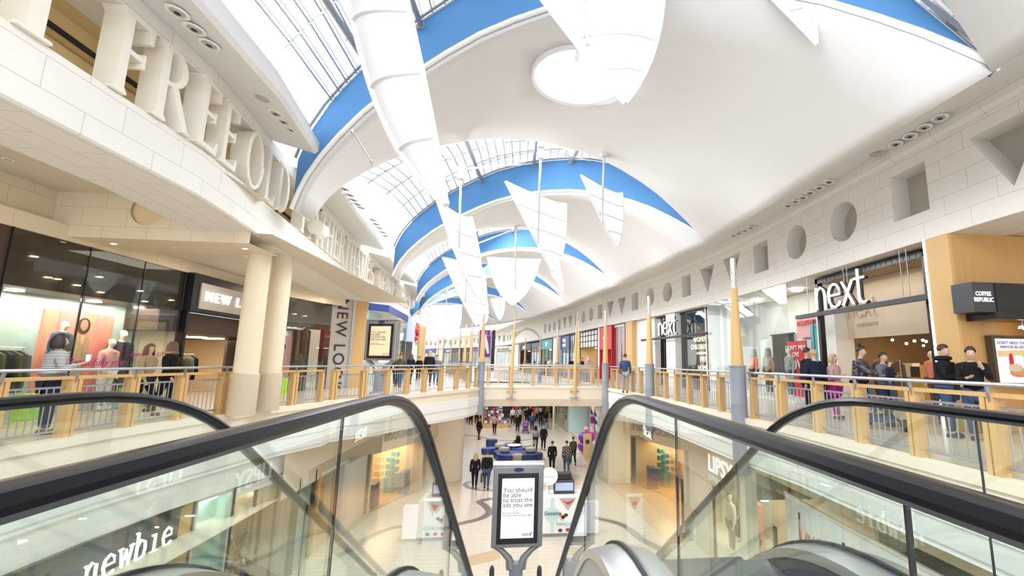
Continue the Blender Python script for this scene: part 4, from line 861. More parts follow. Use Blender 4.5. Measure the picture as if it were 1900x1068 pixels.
pxshop(1004, 1024, .35, 'dark teal shopfront with a white emblem over the door', z1=4.1, inner='glass_green_wall', sign='W', fascia_m='teal', fascia=1.2, frame='charcoal', lamps=3, goods=4, glass=None)
pxshop(1038, 1056, .35, 'navy shopfront with a two line white sign', z1=4.1, inner='navy', sign='Body\nworks', tsize=.5, fascia_m='shop_blue', fascia=1.4, frame='shop_blue', lamps=3, goods=3)
pxshop(1057, 1069, .35, 'blue tinted glass shopfront right of the two line sign', z1=4.1, inner='sky_panel', fascia=.1, lamps=3, goods=4)
t = pxshop(1075, 1109, .3, 'brown framed shop with a white gridded panel over a yellow interior', z1=4.15, inner='yellow', fascia_m='offwhite', fascia=1.5, frame='brown_dark', lamps=4, goods=6, glass=None, mull=0)
a, b = hit(1076, 690, RF, .25)[2], hit(1108, 690, RF, .25)[2]; m = MB()
for k in range(7): q = a.lerp(b, k / 6); m.box(q.x - .03, q.x + .03, q.y - .03, q.y + .03, 2.6, 4.15)
for z in (2.65, 3.2, 3.7, 4.1): m.tube([(a.x, a.y, z), (b.x, b.y, z)], .035, 4)
m.build('grid_frame', 'brown_dark', t)
pxshop(1113, 1136, .1, 'bright red shopfront at the right end of the footbridge', z1=4.15, inner='red', fascia_m='red', fascia=1.8, frame='red', sign='ESSENCE', tsize=.25, lamps=3, goods=3, glass=None)
pxshop(1137, 1160, .3, 'clear glass shop window with blue goods beside the red shopfront', z1=4.15, inner='mint', fascia=.15, fascia_m='offwhite', frame='steel_light', lamps=4, goods=5, gh=2.2)
def wallbit(x0, x1, off, mt, z0, z1, label, name='wall_panel', cat='wall panel', th=.4):
    a, b = hit(x0, 690, RF, off)[2], hit(x1, 690, RF, off)[2]; e = (b - a).normalized(); n = Vector((e.y, -e.x)); n = n if n.dot(a) > 0 else -n
    m = MB(); vbox(a, b, 0, th, z0, z1, m, n); o = m.build(name, mt); return tag(o, label, cat)
wallbit(1161, 1173, .0, 'wood_light', 0.02, 4.18, 'timber clad pillar right of the blue shop window', 'timber_pillar', 'pillar')
wallbit(1176, 1216, .35, 'offwhite', 0.02, 4.18, 'plain white wall left of the smaller white lettered sign')
wallbit(1237, 1254, .1, 'offwhite', 0.02, 4.18, 'white pillar just right of the smaller white lettered sign', 'white_pillar', 'pillar')
wallbit(953, 960, .0, 'offwhite', 0.02, 4.0, 'slim white pillar by the left thin mast', 'white_pillar', 'pillar')
wallbit(1025, 1036, .1, 'offwhite', 0.02, 4.1, 'white pillar between the teal and navy shopfronts', 'white_pillar', 'pillar')
wallbit(1109, 1112, .1, 'offwhite', 0.02, 4.15, 'thin white pillar left of the red shopfront', 'white_pillar', 'pillar')
# big poster and white wall at the bend
p0, p1 = at(889, 650, Y=62), at(909, 650, Y=62); t = thing('hanging_poster', 'tall purple and black fashion poster at the bend of the mall', 'poster', (p0.x, 62, 0)); zt, zb = at(899, 612, Y=62).z, at(899, 661, Y=62).z
m = MB(); m.box(p0.x, p1.x, 62, 62.1, zb, zt); m.build('poster_board', 'purple', t)
m = MB(); w_ = p1.x - p0.x; m.ext([(p0.x + w_ * a, zb + (zt - zb) * b) for a, b in ((.1, .2), (.3, .1), (.55, .35), (.75, .1), (.95, .12), (.8, .5), (.6, .8), (.45, .85), (.4, .6), (.2, .55))], lambda u, v: (u, 61.97, v), lambda u, v: (u, 61.99, v)); m.build('printed_figure', 'offwhite', t)
m = MB(); m.ext([(p0.x + w_ * a, zb + (zt - zb) * b) for a, b in ((.05, .45), (.2, .55), (.4, .6), (.45, .8), (.15, .8))], lambda u, v: (u, 61.95, v), lambda u, v: (u, 61.965, v)); m.build('printed_dress', 'magenta', t)
text('poster_text', 'SALE', 1.0, ((p0.x + p1.x) / 2, 61.93, zt - .5), (1, 0), 'pink', t, .01)
q0, q1 = at(887, 650, Y=62.3), at(911, 650, Y=62.3); o = MB().box(q0.x, q1.x, 62.2, 63, 0.02, 5.2).build('wall_panel', 'offwhite'); tag(o, 'white wall panel behind the purple poster', 'wall panel')
q0, q1 = at(912, 650, Y=62), at(918, 650, Y=62); o = MB().box(q0.x, q1.x, 61.8, 62.2, 0.02, zt).build('black_banner', 'black'); tag(o, 'narrow black vertical banner right of the purple poster', 'banner')

# smaller next sign and directory window
NX = RF
t = pxshop(1217, 1236, .45, 'dark entrance bay with a smaller white lettered sign on a steel beam', z1=4.18, inner='brown_dark', fascia=.05, fascia_m='black', frame='black', lamps=2, goods=1, mull=0, glass=None, depth=2.0)
h0, h1 = hit(1190, 625, RF, -.1), hit(1312, 612, RF, -.1); m = MB(); z_ = hit(1250, 622, RF, -.1)[1]; m.tube([(h0[2].x, h0[2].y, z_ - .1), (h1[2].x, h1[2].y, z_ - .1)], .07, 4); m.build('sign_beam', 'charcoal', t)
h = hit(1236, 608, RF, -.15); e = (h1[2] - h0[2]).normalized(); rr_ = Vector((e.x, e.y)) if Vector((e.y, -e.x)).dot(h[2]) < 0 else -Vector((e.x, e.y)); o_ = h[2] - rr_ * 1.0; stroke_sign('next', .72, (o_.x, o_.y, h[1] - .38), (rr_.x, rr_.y), 'glow_white', t)
t = pxshop(1257, 1314, .5, 'dark shop window listing the departments in bronze letters', z1=4.18, inner='brown_dark', fascia=.12, fascia_m='black', frame='offwhite', lamps=1, goods=0, mull=0, glass='shop_glass', depth=1.6)
a, b = hit(1262, 690, RF, .52)[2], hit(1311, 690, RF, .52)[2]; e = (b - a).normalized(); nn = Vector((e.y, -e.x)); nn = nn if nn.dot(a) > 0 else -nn; wl = (b - a).length
m = MB(); vbox(a, b, .45, .5, .02, 3.5, m, nn); m.build('display_wall', 'brown_dark', t)
for s, zz, sz in (('UPPER MALL', 2.92, .18), ('WOMEN', 2.62, .38), ('CHILDREN', 2.22, .38), ('LOWER MALL', 1.88, .19), ('MEN', 1.56, .38), ('HOME', 1.1, .38)):
    q = (b if (b - a).dot(Vector((e.x, e.y))) > 0 else a); rr = e if Vector((e.y, -e.x)).dot(a) < 0 else -e
    q = (a if rr.dot(e) < 0 else b) - rr * wl * .2
    text('directory_text', s, sz, (q.x + nn.x * .42, q.y + nn.y * .42, zz), (rr.x, rr.y), 'glow_soft', t, .01, ax='RIGHT')
# ---- glass window bay of the big shop
a, b = Vector((9.14, 15.05)), hit(1316, 690, RF, 0)[2]; t = thing('window_bay', 'tall glass window bay with coat mannequins, between the white pillar and the directory', 'shop window', (9.1, 17, 0)); nn = Vector((1, 0))
for i, (s0, s1) in enumerate(((0, .33), (.34, .66), (.67, 1))):
    m = MB(); vbox(a.lerp(b, s0), a.lerp(b, s1), 0, .02, .05, 4.18, m, nn); m.build('glass_pane', 'shop_glass', t)
m = MB(); m.quad((9.14, 15.05, .05), (10.1, 14.9, .05), (10.1, 14.9, 4.18), (9.14, 15.05, 4.18)); m.build('glass_pane', 'shop_glass', t)
m = MB(); m.box(11.2, 11.3, 15, 24, 0, 4.2); m.box(9.2, 11.2, 22.2, 22.3, 0, 4.2); m.build('backdrop', 'offwhite', t)
m = MB(); m.box(9.2, 11.3, 15, 22.3, .02, .12); m.build('window_floor', 'offwhite', t)
m = MB(); m.box(10.6, 10.65, 16.35, 17.6, .1, 2.25); m.build('red_poster', 'red', t); text('poster_text', 'DON\'T MISS\nOVE', .26, (10.57, 17.0, 1.85), (0, -1), 'offwhite', t); text('poster_text', 'LOVE', .62, (10.57, 17.0, 1.3), (0, -1), 'offwhite', t)
m = MB(); m.box(10.75, 10.8, 15.3, 16.25, .1, 2.85); m.build('teal_panel', 'teal', t)
m = MB(); m.box(11.0, 11.05, 15.2, 17.5, 2.4, 3.3); m.build('pink_panel', 'pink', t); text('poster_text', 'REDPRESSO', .3, (10.95, 16.6, 2.95), (0, -1), 'red', t)
m = MB()
for k in range(14): m.box(11.05, 11.1, 17.9 + k * .12, 17.95 + k * .12, 1.0, 2.6)
m.box(11.0, 11.1, 17.8, 19.6, 2.6, 2.65); m.build('slatted_screen', 'charcoal', t)
for k in range(3): m = MB(); m.box(10.1, 10.4, 16 + k * 1.5, 16.3 + k * 1.5, 4.1, 4.14); m.build('ceiling_lamp', 'lamp_white', t)
for k in range(2): m = MB(); m.box(9.6, 9.9, 20.6 + k * .8, 20.9 + k * .8, .1, 4.15); m.build('white_post', 'offwhite', t)
o = MB().box(10.1, 10.5, 14.55, 14.9, 0.02, 4.2).build('white_pillar', 'offwhite', None, False, .01); tag(o, 'slim white pillar beside the tall glass window bay', 'pillar')
o = MB().box(10.15, 10.8, 14.0, 14.5, 0.02, 4.2).build('white_pillar', 'plaster', None, False, .01); tag(o, 'wide cream white pillar left of the big white lettered entrance', 'pillar')
# ---- the big entrance
t = thing('shop_entrance', 'large shop entrance with a big white lettered sign on a dark steel beam', 'shop', (9.6, 12, 0))
m = MB(); m.box(9.55, 9.72, 13.88, 14.0, 0.02, 4.15); m.box(9.55, 9.72, 9.75, 9.85, 0.02, 4.15); m.box(9.55, 9.72, 9.75, 14, 3.98, 4.15)
for k in range(22): m.box(9.54, 9.56, 9.8 + k * .19, 9.84 + k * .19, 4.0, 4.1)
m.build('black_frame', 'black', t)
m = MB(); m.box(9.12, 9.3, 9.3, 14.55, 2.86, 2.98); m.build('sign_beam', 'charcoal', t)
stroke_sign('next', .68, (9.05, 13.25, 3.03), (0, -1), 'glow_white', t)
for y in (9.9, 10.1, 12.0, 12.15, 13.9): m = MB(); m.tube([(9.2, y, 2.95), (9.2, y, 4.2)], .012, 6); m.build('hanger_rod', 'steel_light', t)
m = MB(); m.box(10.6, 10.7, 9.8, 14.6, 2.2, 4.0); m.box(10.6, 10.75, 9.6, 10.25, 0.02, 2.3); m.build('inner_wall', 'beige_wall', t)
stroke_sign('next', .42, (10.57, 13.9, 2.85), (0, -1), 'lipsy_wall', t, 'beige_wall'); text('sign_text', 'CLEARANCE', .16, (10.58, 13.1, 2.6), (0, -1), 'lipsy_wall', t, .01)
m = MB(); m.quad((9.7, 9.8, 4.0), (9.7, 14, 4.0), (17, 14, 4.0), (17, 9.8, 4.0)); m.quad((10.7, 9.5, 2.75), (10.7, 16, 2.75), (17, 16, 2.75), (17, 9.5, 2.75)); m.quad((16.8, 9, 0), (16.8, 18, 0), (16.8, 18, 3), (16.8, 9, 3)); m.quad((10.7, 16, 0), (16.8, 17, 0), (16.8, 17, 3), (10.7, 16, 3)); m.quad((10.7, 9.6, 0), (16.8, 9.6, 0), (16.8, 9.6, 3), (10.7, 9.6, 3)); m.build('interior_wall', 'shop_brown', t)
for i in range(5):
    for j in range(4):
        m = MB(); x, y = 11.3 + i * 1.1, 10.4 + j * 1.5 + i * .1; m.lathe([(.07, 0), (.09, .05)], (x, y, 2.6), 8); m.build('ceiling_lamp', 'glow_warm', t)
for i in range(26): m = MB(); m.lathe([(.035, 0), (.045, .05), (.02, .08)], (random.uniform(12.2, 16), random.uniform(10.5, 15.5), random.uniform(1.9, 2.35)), 8); m.build('pendant_lamp', 'glow_warm', t)
for i in range(16): m = MB(); x, y = random.uniform(12.5, 16), random.uniform(10.5, 15.5); m.box(x, x + .3, y, y + .8, .05, random.uniform(.9, 1.5)); m.build('display_stack', goods_m[i % 10], t)
area('shop_lamp', (13.5, 12.5, 2.6), 3, 90, (1, .82, .55), (0, 0, 0), 4); area('entrance_lamp', (10.1, 12, 3.9), .8, 8, (1, .86, .66), (0, 0, 0), 3)
area('window_lamp', (10.1, 17.5, 4.1), 1, 14, (1, .95, .88), (0, 0, 0), 4)
# ---- timber pillar, coffee shop
t = thing('timber_pillar', 'large timber clad pillar with a black projecting coffee shop sign', 'pillar', (9.9, 9, 0))
m = MB(); m.box(9.05, 9.12, 8.62, 9.2, 0.02, 4.2); m.build('light_face', 'wood_light', t); m = MB(); m.box(9.12, 11.0, 8.62, 9.2, 0.02, 4.2); m.build('timber_cladding', 'wood', t)
m = MB(); m.box(9.03, 9.06, 9.19, 9.24, 0.02, 4.2); m.build('light_strip', 'glow_white', t)
t = thing('coffee_sign', 'black projecting sign box reading coffee republic on the timber pillar', 'sign', (9.7, 8.5, 2.4))
m = MB(); m.box(8.86, 10.75, 8.05, 8.5, 2.42, 3.02); m.build('sign_box', 'charcoal', t); m = MB(); m.box(9.25, 11.2, 8.0, 8.6, 2.28, 2.42); m.build('lower_canopy', 'black', t)
ty = Vector((1, -.0)); text('sign_text', 'COFFEE\nREPUBLIC', .12, (9.08, 8.03, 2.72), (1, 0), 'glow_white', t, .004, bold=.004, sx=.85)
m = MB(); m.box(9.36, 10.75, 8.03, 8.055, 2.44, 3.0); m.build('front_panel', 'black', t)
o = MB().box(11.0, 16, 8.62, 9.2, 0.02, 4.2).build('wall_panel', 'plaster'); tag(o, 'pale wall behind the coffee counter at the right edge', 'wall panel')
a, b = at(1797, 640, Y=8.5), at(1852, 700, Y=8.5); t = thing('poster_case', 'illuminated food poster in a dark frame showing a sandwich and a red bottle', 'poster', (9.8, 8.5, .8))
X0, X1, Z0, Z1 = 9.68, 10.38, 1.02, 1.92
m = MB(); m.box(X0 - .06, X1 + .06, 8.45, 8.6, Z0 - .06, Z1 + .07); m.build('frame', 'brown_dark', t, False, .01); m = MB(); m.box(X0, X1, 8.43, 8.45, Z0, Z1); m.build('poster_panel', 'screen_white', t)
def flat(name, pts, y, mt, p): m = MB(); m.ext(pts, lambda u, v: (u, y - .006, v), lambda u, v: (u, y, v)); return m.build(name, mt, p)
el = lambda cx, cz, rx, rz_, n=20: [(cx + rx * math.cos(2 * math.pi * k / n), cz + rz_ * math.sin(2 * math.pi * k / n)) for k in range(n)]
flat('printed_meadow', [(X0, Z1 - .38), (X1, Z1 - .32), (X1, Z1 - .22), (X0, Z1 - .25)], 8.427, 'yellow', t); flat('printed_bottle', [(X0 + .24, Z0 + .3), (X0 + .34, Z0 + .3), (X0 + .34, Z0 + .52), (X0 + .31, Z0 + .6), (X0 + .27, Z0 + .6), (X0 + .24, Z0 + .52)], 8.42, 'red', t)
flat('printed_sandwich', el(X0 + .42, Z0 + .22, .2, .11), 8.42, 'wood_light', t); flat('printed_sandwich', el(X0 + .36, Z0 + .31, .17, .08), 8.412, 'beige_wall', t); flat('printed_filling', [(X0 + .25, Z0 + .18), (X0 + .6, Z0 + .12), (X0 + .6, Z0 + .15), (X0 + .25, Z0 + .22)], 8.405, 'coral', t); flat('printed_leaf', el(X1 - .1, Z1 - .34, .06, .04), 8.412, 'green_neon', t)
text('poster_text', 'DON\'T NEED THE\nWINTER BLUES', .085, ((X0 + X1) / 2, 8.42, Z1 - .13), (1, 0), 'navy', t, .002)
t = thing('food_kiosk', 'orange framed chilled food cabinet at the right edge reading fresh', 'kiosk', (10.9, 8.3, 0))
m = MB(); m.box(10.55, 12.2, 7.8, 8.4, 2.0, 2.3); m.build('header_board', 'salmon', t); m = MB(); m.box(10.6, 12.2, 7.76, 7.8, 2.06, 2.075); m.build('red_line', 'red', t)
text('sign_text', 'FRESHLY MADE', .13, (10.66, 7.78, 2.17), (1, 0), 'ink', t, .004, ax='LEFT', bold=.003); m = MB(); m.box(10.6, 10.8, 7.9, 8.4, 0.02, 2.0); m.build('side_panel', 'salmon', t)
m = MB(); m.box(10.8, 12.2, 8.2, 8.4, 0.02, 2.0); m.build('cabinet', 'black', t); m = MB(); m.box(10.95, 11.0, 8.0, 8.2, .3, 1.95); m.box(10.95, 12.2, 8.0, 8.2, 1.9, 1.95); m.build('door_frame', 'steel_light', t)
for k in range(4): m = MB(); m.box(11.02, 12.2, 8.05, 8.2, .5 + k * .35, .53 + k * .35); m.build('shelf', 'offwhite', t)
t = thing('gallery_lamp', 'small brass twin spot lamp under the black sign', 'lamp', (10.2, 8.3, 2.3)); m = MB(); m.cyl((10.2, 8.3, 2.28), (10.2, 8.3, 2.18), .02); m.build('stem', 'pewter', t); m = MB(); m.lathe([(.03, 0), (.05, -.05)][::-1], (10.16, 8.3, 2.18), 10); m.lathe([(.03, 0), (.05, -.05)][::-1], (10.27, 8.3, 2.16), 10); m.build('bulb', 'glow_warm', t)

# ================================================================== LEFT GALLERY SHOP
t = thing('window_display_front', 'dark glazed shop window with a pink and orange display on the left gallery', 'shop window', (-10, 12.5, 0))
m = MB(); m.box(-13.5, -10.02, 9.7, 14.75, 2.72, 3.85); m.box(-13.5, -13.4, 9.7, 14.75, 0, 3.85); m.build('dark_ceiling', 'brown_dark', t)
for k, y in enumerate((9.95, 11.6, 13.15, 14.6)):
    m = MB(); m.box(-10.03, -9.99, y - .012, y + .012, .02, 3.85); m.build('mullion', 'black', t)
    if k < 3:
        m = MB(); m.box(-10.02, -10.0, y + .02, (11.6, 13.15, 14.6)[k] - .02, .05, 3.83); m.build('window_pane', 'shop_glass', t)
for k, (y, z) in enumerate([(10.4, 3.35), (10.75, 2.98), (10.95, 2.98), (11.4, 2.92), (11.9, 3.2), (12.0, 2.85), (13.3, 2.8), (13.1, 3.05), (14.2, 2.95)]):  # glowing discs paint lamp reflections onto the dark window glass
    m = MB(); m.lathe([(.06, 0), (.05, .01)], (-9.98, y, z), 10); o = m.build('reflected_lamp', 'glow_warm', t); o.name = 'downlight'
m = MB(); m.box(-11.0, -10.95, 10.1, 14.6, .02, 2.72); m.build('mint_backdrop', 'glass_green_wall', t)
for y0, y1 in ((10.15, 10.42), (13.35, 13.62)): m = MB(); m.box(-10.95, -10.93, y0, y1, .02, 2.35); m.build('pink_strip', 'pink', t)
cy = at(157, 600, X=-10.88).y; m = MB(); pe0, pe1 = at(60, 700, X=-10.9).y, at(208, 620, X=-10.9).y; m.box(-10.95, -10.9, pe0, pe1, .3, 2.42); m.build('orange_poster', 'coral', t); m = MB(); m.box(-10.9, -10.89, pe0 + .35, pe0 + 1.0, .3, 2.42); m.box(-10.9, -10.89, cy + .35, pe1 - .3, .3, 2.42); m.build('pink_print', 'pinkish', t)
def flx(name, pts, x, mt, p): m = MB(); m.ext(pts, lambda u, v: (x + .006, u, v), lambda u, v: (x, u, v)); return m.build(name, mt, p)
mat('leopard', (0.42, 0.30, 0.17), .7, noise=.75, scale=30); mat('skin', (0.62, 0.40, 0.30), .5, noise=.03); mat('hair_dark', (0.03, 0.02, 0.018), .45, noise=.2, scale=20); mat('hair_blonde', (0.52, 0.38, 0.2), .5, noise=.2, scale=20); mat('hair_brown', (0.14, 0.07, 0.04), .5, noise=.2, scale=20)
flx('printed_hair', el(cy, 2.1, .17, .2), -10.885, 'hair_dark', t); mat('printed_skin', (.42, .22, .14), .6, noise=.02); flx('printed_face', el(cy, 2.12, .1, .14), -10.88, 'printed_skin', t); flx('printed_outfit', [(cy - .2, 1.8), (cy, 1.86), (cy + .2, 1.8), (cy + .27, 1.2), (cy + .2, 1.15), (cy + .17, .4), (cy - .17, .4), (cy - .2, 1.15), (cy - .3, 1.2)], -10.88, 'leopard', t); flx('printed_neckline', [(cy - .06, 1.86), (cy + .06, 1.86), (cy, 1.6)], -10.872, 'salmon', t)
text('window_text', 'Beautifully you', .25, (-9.97, 12.2, 1.22), (0, 1), 'magenta', t, .002, shear=.3); text('window_text', 'denim from \u00a315.99', .17, (-9.97, 13.75, 1.42), (0, 1), 'magenta', t, .002, bold=.003)
for k, (y, z) in enumerate([(10.8, 2.6), (12.6, 2.6), (14.0, 2.6)]): m = MB(); m.box(-10.7, -10.5, y - .1, y + .1, z + .08, z + .1); m.build('ceiling_lamp', 'lamp_white', t)
area('display_lamp', (-10.45, 12.3, 2.68), .6, 75, (1, .88, .72), (0, 0, 0), 4)
for k, y in enumerate((11.2, 13.7)):
    o = MB().box(-10.6, -10.3, y, y + .4, .02, .55).build('display_cube', 'green_neon'); tag(o, 'lime green display cube in the left shop window, ' + ['left one', 'right one'][k], 'display cube')
# stone above, sign box, doorway
m = MB(); m.psweep([(-10, 9.0), (-10, 18.2), (-9.3, 21), (-8.15, 24.2)], [(0, 3.85), (0, 4.2)]); m.psweep([(-10, 9.0), (-10, 18.2)], [(-.5, 3.85), (0, 3.85)]); S(m, 'wall_left', 'stone_warm', 'stone band above the left gallery shop windows')
t = thing('shop_sign', 'black framed grey sign box over the left shop doorway, half hidden by the columns', 'sign', (-9.9, 16.4, 2.8))
m = MB(); m.box(-10.2, -9.8, 14.7, 19.0, 2.72, 3.86); m.build('black_surround', 'black', t); m = MB(); m.box(-9.8, -9.76, 15.0, 18.9, 2.82, 3.6); m.build('grey_panel', 'grey_sign', t); text('sign_text', 'NEW LOOK', .44, (-9.72, 15.15, 3.2), (0, 1), 'glow_white', t, .03, sp=1.45, ax='LEFT')
t = thing('shop_entrance', 'warm lit shop doorway behind the round columns', 'shop', (-10.5, 16.5, 0))
m = MB(); m.box(-10.1, -9.9, 14.76, 14.85, 0.02, 2.75); m.build('black_jamb', 'black', t); m = MB(); m.box(-10.1, -9.9, 17.9, 18.3, 0.02, 2.7); m.build('black_jamb', 'black', t)
m = MB(); m.quad((-14, 14, 0), (-14, 21, 0), (-14, 21, 2.1), (-14, 14, 2.1)); m.quad((-10.1, 20.5, 0), (-14, 21, 0), (-14, 21, 2.8), (-10.1, 20.5, 2.8)); m.quad((-10.1, 14.8, 0), (-14, 14, 0), (-14, 14, 2.8), (-10.1, 14.8, 2.8)); m.build('interior_wall', 'warm_wall', t)
m = MB(); m.box(-14, -10.1, 14, 21, 2.1, 2.7); m.build('interior_bulkhead', 'brown_dark', t)
for k in range(5): m = MB(); m.box(-12 - .1, -12 + .5, 15 + k * 1.0, 15.3 + k * 1.0, 2.06, 2.09); m.build('ceiling_lamp', 'lamp_white', t)
m = MB(); m.box(-12.2, -12.1, 16.2, 17.2, 1.35, 1.95); m.build('hanging_poster', 'pinkish', t); flx('printed_figure', el(16.5, 1.65, .1, .22), -12.09, 'offwhite', t); flx('printed_figure', el(16.9, 1.65, .1, .22), -12.09, 'navy', t)
area('doorway_lamp', (-12, 17, 2.0), 2.5, 60, (1, .78, .5), (0, 0, 0), 4)
t = thing('side_window', 'lit side window with a pink bag poster right of the round columns', 'shop window', (-9.4, 20.5, 0))
w0, w1 = Vector((-9.97, 18.35)), Vector((-8.95, 22.6)); e = (w1 - w0).normalized(); nn = Vector((-e.y, e.x)); 
m = MB(); vbox(w0, w1, .05, .2, 2.65, 3.86, m, nn); vbox(w0.lerp(w1, .62), w0.lerp(w1, .68), .02, .12, .02, 2.65, m, nn); vbox(w0.lerp(w1, .9), w1, .02, .2, 0.02, 2.65, m, nn); vbox(w0, w1, 1.0, 1.1, .02, 2.65, m, nn); m.build('dark_cladding', 'brown_dark', t)
m = MB(); vbox(w0, w1, 0, .015, .05, 3.86, m, nn); m.build('window_pane', 'shop_glass', t)
m = MB(); vbox(w0.lerp(w1, .25), w0.lerp(w1, .6), .5, .55, .1, 2.3, m, nn); m.build('pink_poster', 'pink', t); m = MB(); vbox(w0.lerp(w1, .15), w0.lerp(w1, .62), .6, .65, .05, 2.55, m, nn); m.build('pale_surround', 'cream', t); area('side_window_lamp', ((w0.x + w1.x) / 2 - .6, 20, 2.5), .5, 12, (1, .9, .75), (0, 0, 0), 1.5)
q = w0.lerp(w1, .45) + nn * .46; m = MB(); m.lathe([(.16, 0), (.2, .14), (.02, .3)], (q.x, q.y, 1.75), 4); m.build('printed_bag', 'charcoal', t)
for k in range(3): q = w0.lerp(w1, .3 + .14 * k); m = MB(); m.lathe([(.05, 0), (.04, .01)], (q.x + .05, q.y, 3.2 - .02 * k), 10); m.build('downlight', 'glow_warm', t)  # small warm glowing discs set just outside the window glass
o = MB().box(-9.7, -9.35, 19.6, 19.95, .02, .6).build('display_cube', 'green_neon'); tag(o, 'lime green display cube behind the right round column', 'display cube')
# pillar with vertical letters
t = thing('sign_pillar', 'grey pillar with tall vertical letters at the end of the left shop', 'pillar', (-8.4, 23.6, 0)); A, B = Vector((-8.98, 22.75)), Vector((-8.3, 23.6)); a_, b_ = at(613, 700, Y=22.9), at(657, 560, Y=24)
A, B = Vector((at(604, 690, Y=22.6).x, 22.6)), Vector((at(644, 690, Y=23.3).x, 23.3)); e = (B - A).normalized(); nn = Vector((-e.y, e.x))
m = MB(); vbox(A, B, 0, .5, .02, 4.2, m, nn); m.build('grey_panel', 'grey_sign', t); m = MB(); vbox(B, B + e * .12, -.05, .5, .02, 4.2, m, nn); m.build('steel_edge', 'steel_light', t); m = MB(); vbox(A - e * .05, A, 0, .5, .02, 4.2, m, nn); m.build('black_return', 'black', t)
c = (A + B) / 2 - nn * .02; text('vertical_text', 'NEW LOOK', .74, (c.x, c.y, 2.05), (0, 0, -1), 'ink', t, .01, up=(e.x, e.y, 0), sp=1.15)
C0 = B + e * .13; C1 = Vector((at(672, 690, Y=23.9).x, 23.9)); e2 = (C1 - C0).normalized(); m = MB(); vbox(C0, C1, 0, .5, .02, 4.2, m, Vector((-e2.y, e2.x))); o = m.build('timber_pillar', 'wood_light'); tag(o, 'timber clad pillar right of the vertical letters', 'pillar')
# green glass corner shop with blue header
g0, g1, g2, g3 = [Vector((at(x, 690, Y=y).x, y)) for x, y in ((676, 24.3), (712, 25.2), (750, 31), (770, 34.5))]
t = thing('corner_shop', 'pale green glass corner shop with a blue header band behind the golden totem', 'shop', (g1.x, g1.y, 0))
for a, b in ((g0, g1), (g1, g2)):
    e = (b - a).normalized(); nn = Vector((-e.y, e.x)); m = MB(); vbox(a, b, 0, .03, .05, 3.85, m, nn); m.build('glass_wall', 'shop_glass', t); m = MB(); vbox(a, b, -.02, .1, 3.85, 4.2, m, nn); m.build('blue_header', 'shop_blue', t)
    m = MB(); vbox(a, b, 1.6, 1.7, 0.02, 4.2, m, nn); m.build('interior_wall', 'mint', t)
    m = MB(); q = a.lerp(b, .5) + nn * .9; m.box(q.x - .4, q.x + .4, q.y - .2, q.y + .2, .02, 1.2); m.build('display_stack', 'offwhite', t)
e = (g3 - g2).normalized(); nn = Vector((-e.y, e.x)); t = thing('shopfront', 'pale blue sign boards with a red logo beyond the corner shop', 'shop', (g2.x, g2.y, 0)); m = MB(); vbox(g2, g3, 0, .2, 2.6, 4.2, m, nn); m.build('sign_board', 'sky_panel', t); m = MB(); vbox(g2, g3, .3, .4, 0.02, 2.6, m, nn); m.build('dark_doorway', 'charcoal', t)
q = g2.lerp(g3, .75) - nn * .05; m = MB(); m.tube([(q.x, q.y, 2.8), (q.x + e.x * .5, q.y + e.y * .5, 3.1), (q.x, q.y, 3.5), (q.x + e.x * .3, q.y + e.y * .3, 3.9)], .16, 6); m.build('red_logo', 'red', t)
a, b = at(771, 690, Y=35), at(780, 690, Y=36); o = MB().box(a.x, b.x, 35, 37, .02, 3.9).build('timber_pillar', 'wood_light'); tag(o, 'distant timber pillar beside the red logo', 'pillar')
# glass corner at the far left edge
t = thing('glass_corner', 'projecting clear glass shop corner at the left edge', 'shop window', (-9.2, 9, 0)); m = MB(); m.box(-9.3, -9.28, 5.5, 8.9, .02, 3.3); m.box(-10.2, -9.3, 8.88, 8.9, .02, 3.3); m.build('glass_pane', 'shop_glass', t)
m = MB(); m.box(-9.32, -9.27, 8.87, 8.92, .02, 3.35); m.box(-9.35, -9.25, 5.5, 8.9, 3.3, 3.38); m.build('edge_trim', 'steel_light', t); m = MB(); m.box(-11, -10.9, 5, 9, .02, 3.4); m.build('dark_backing', 'brown_dark', t); text('sign_text', 'n', .8, (-10.85, 8.55, 2.1), (0, 1), 'offwhite', t)
# ================================================================== LOWER MALL
random.seed(5)
ZS = -1.3
# right side: bulkhead and windows
m = MB(); m.psweep([(6.15, 2), (6.15, 13.1)], [(.5, -1.45), (0, -1.45), (0, -1.1)]); m.psweep([(6.15, 13.1), (6.15, 24.6), (4.65, 25.4), (4.75, 30), (6.0, 42)], [(.35, -2.45), (0, -2.45), (0, -1.1)]); m.psweep([(6.12, 13.1), (6.12, 14.9)], [(.5, -1.5), (0, -1.5), (0, -2.5)]) if False else None; S(m, 'wall_right', 'lipsy_wall', 'beige bulkhead above the lower right shops')
m = MB(); m.quad((6.3, 13, -2.45), (11, 13, -2.45), (11, 25, -2.45), (6.3, 25, -2.45)); m.quad((6.3, 2, -1.45), (11, 2, -1.45), (11, 13, -1.45), (6.3, 13, -1.45)); S(m, 'ceiling', 'cream_soffit')
t = thing('fashion_shopfront', 'beige lower shopfront with white raised letters on its bulkhead', 'shop', (6.2, 14, ZL))
text('sign_text', 'LIPSY', .74, (6.08, 14.2, -1.85), (0, -1), 'glow_white', t, .012, sp=1.05); text('sign_text', 'LONDON', .24, (6.08, 14.5, -2.28), (0, -1), 'offwhite', t, .02)
m = MB(); m.box(6.16, 6.22, 14.95, 16.6, ZL, -2.55); m.build('beige_panel', 'lipsy_wall', t); m = MB(); m.box(6.16, 6.5, 12.72, 13.1, ZL, -1.45); m.build('cream_pier', 'cream', t)
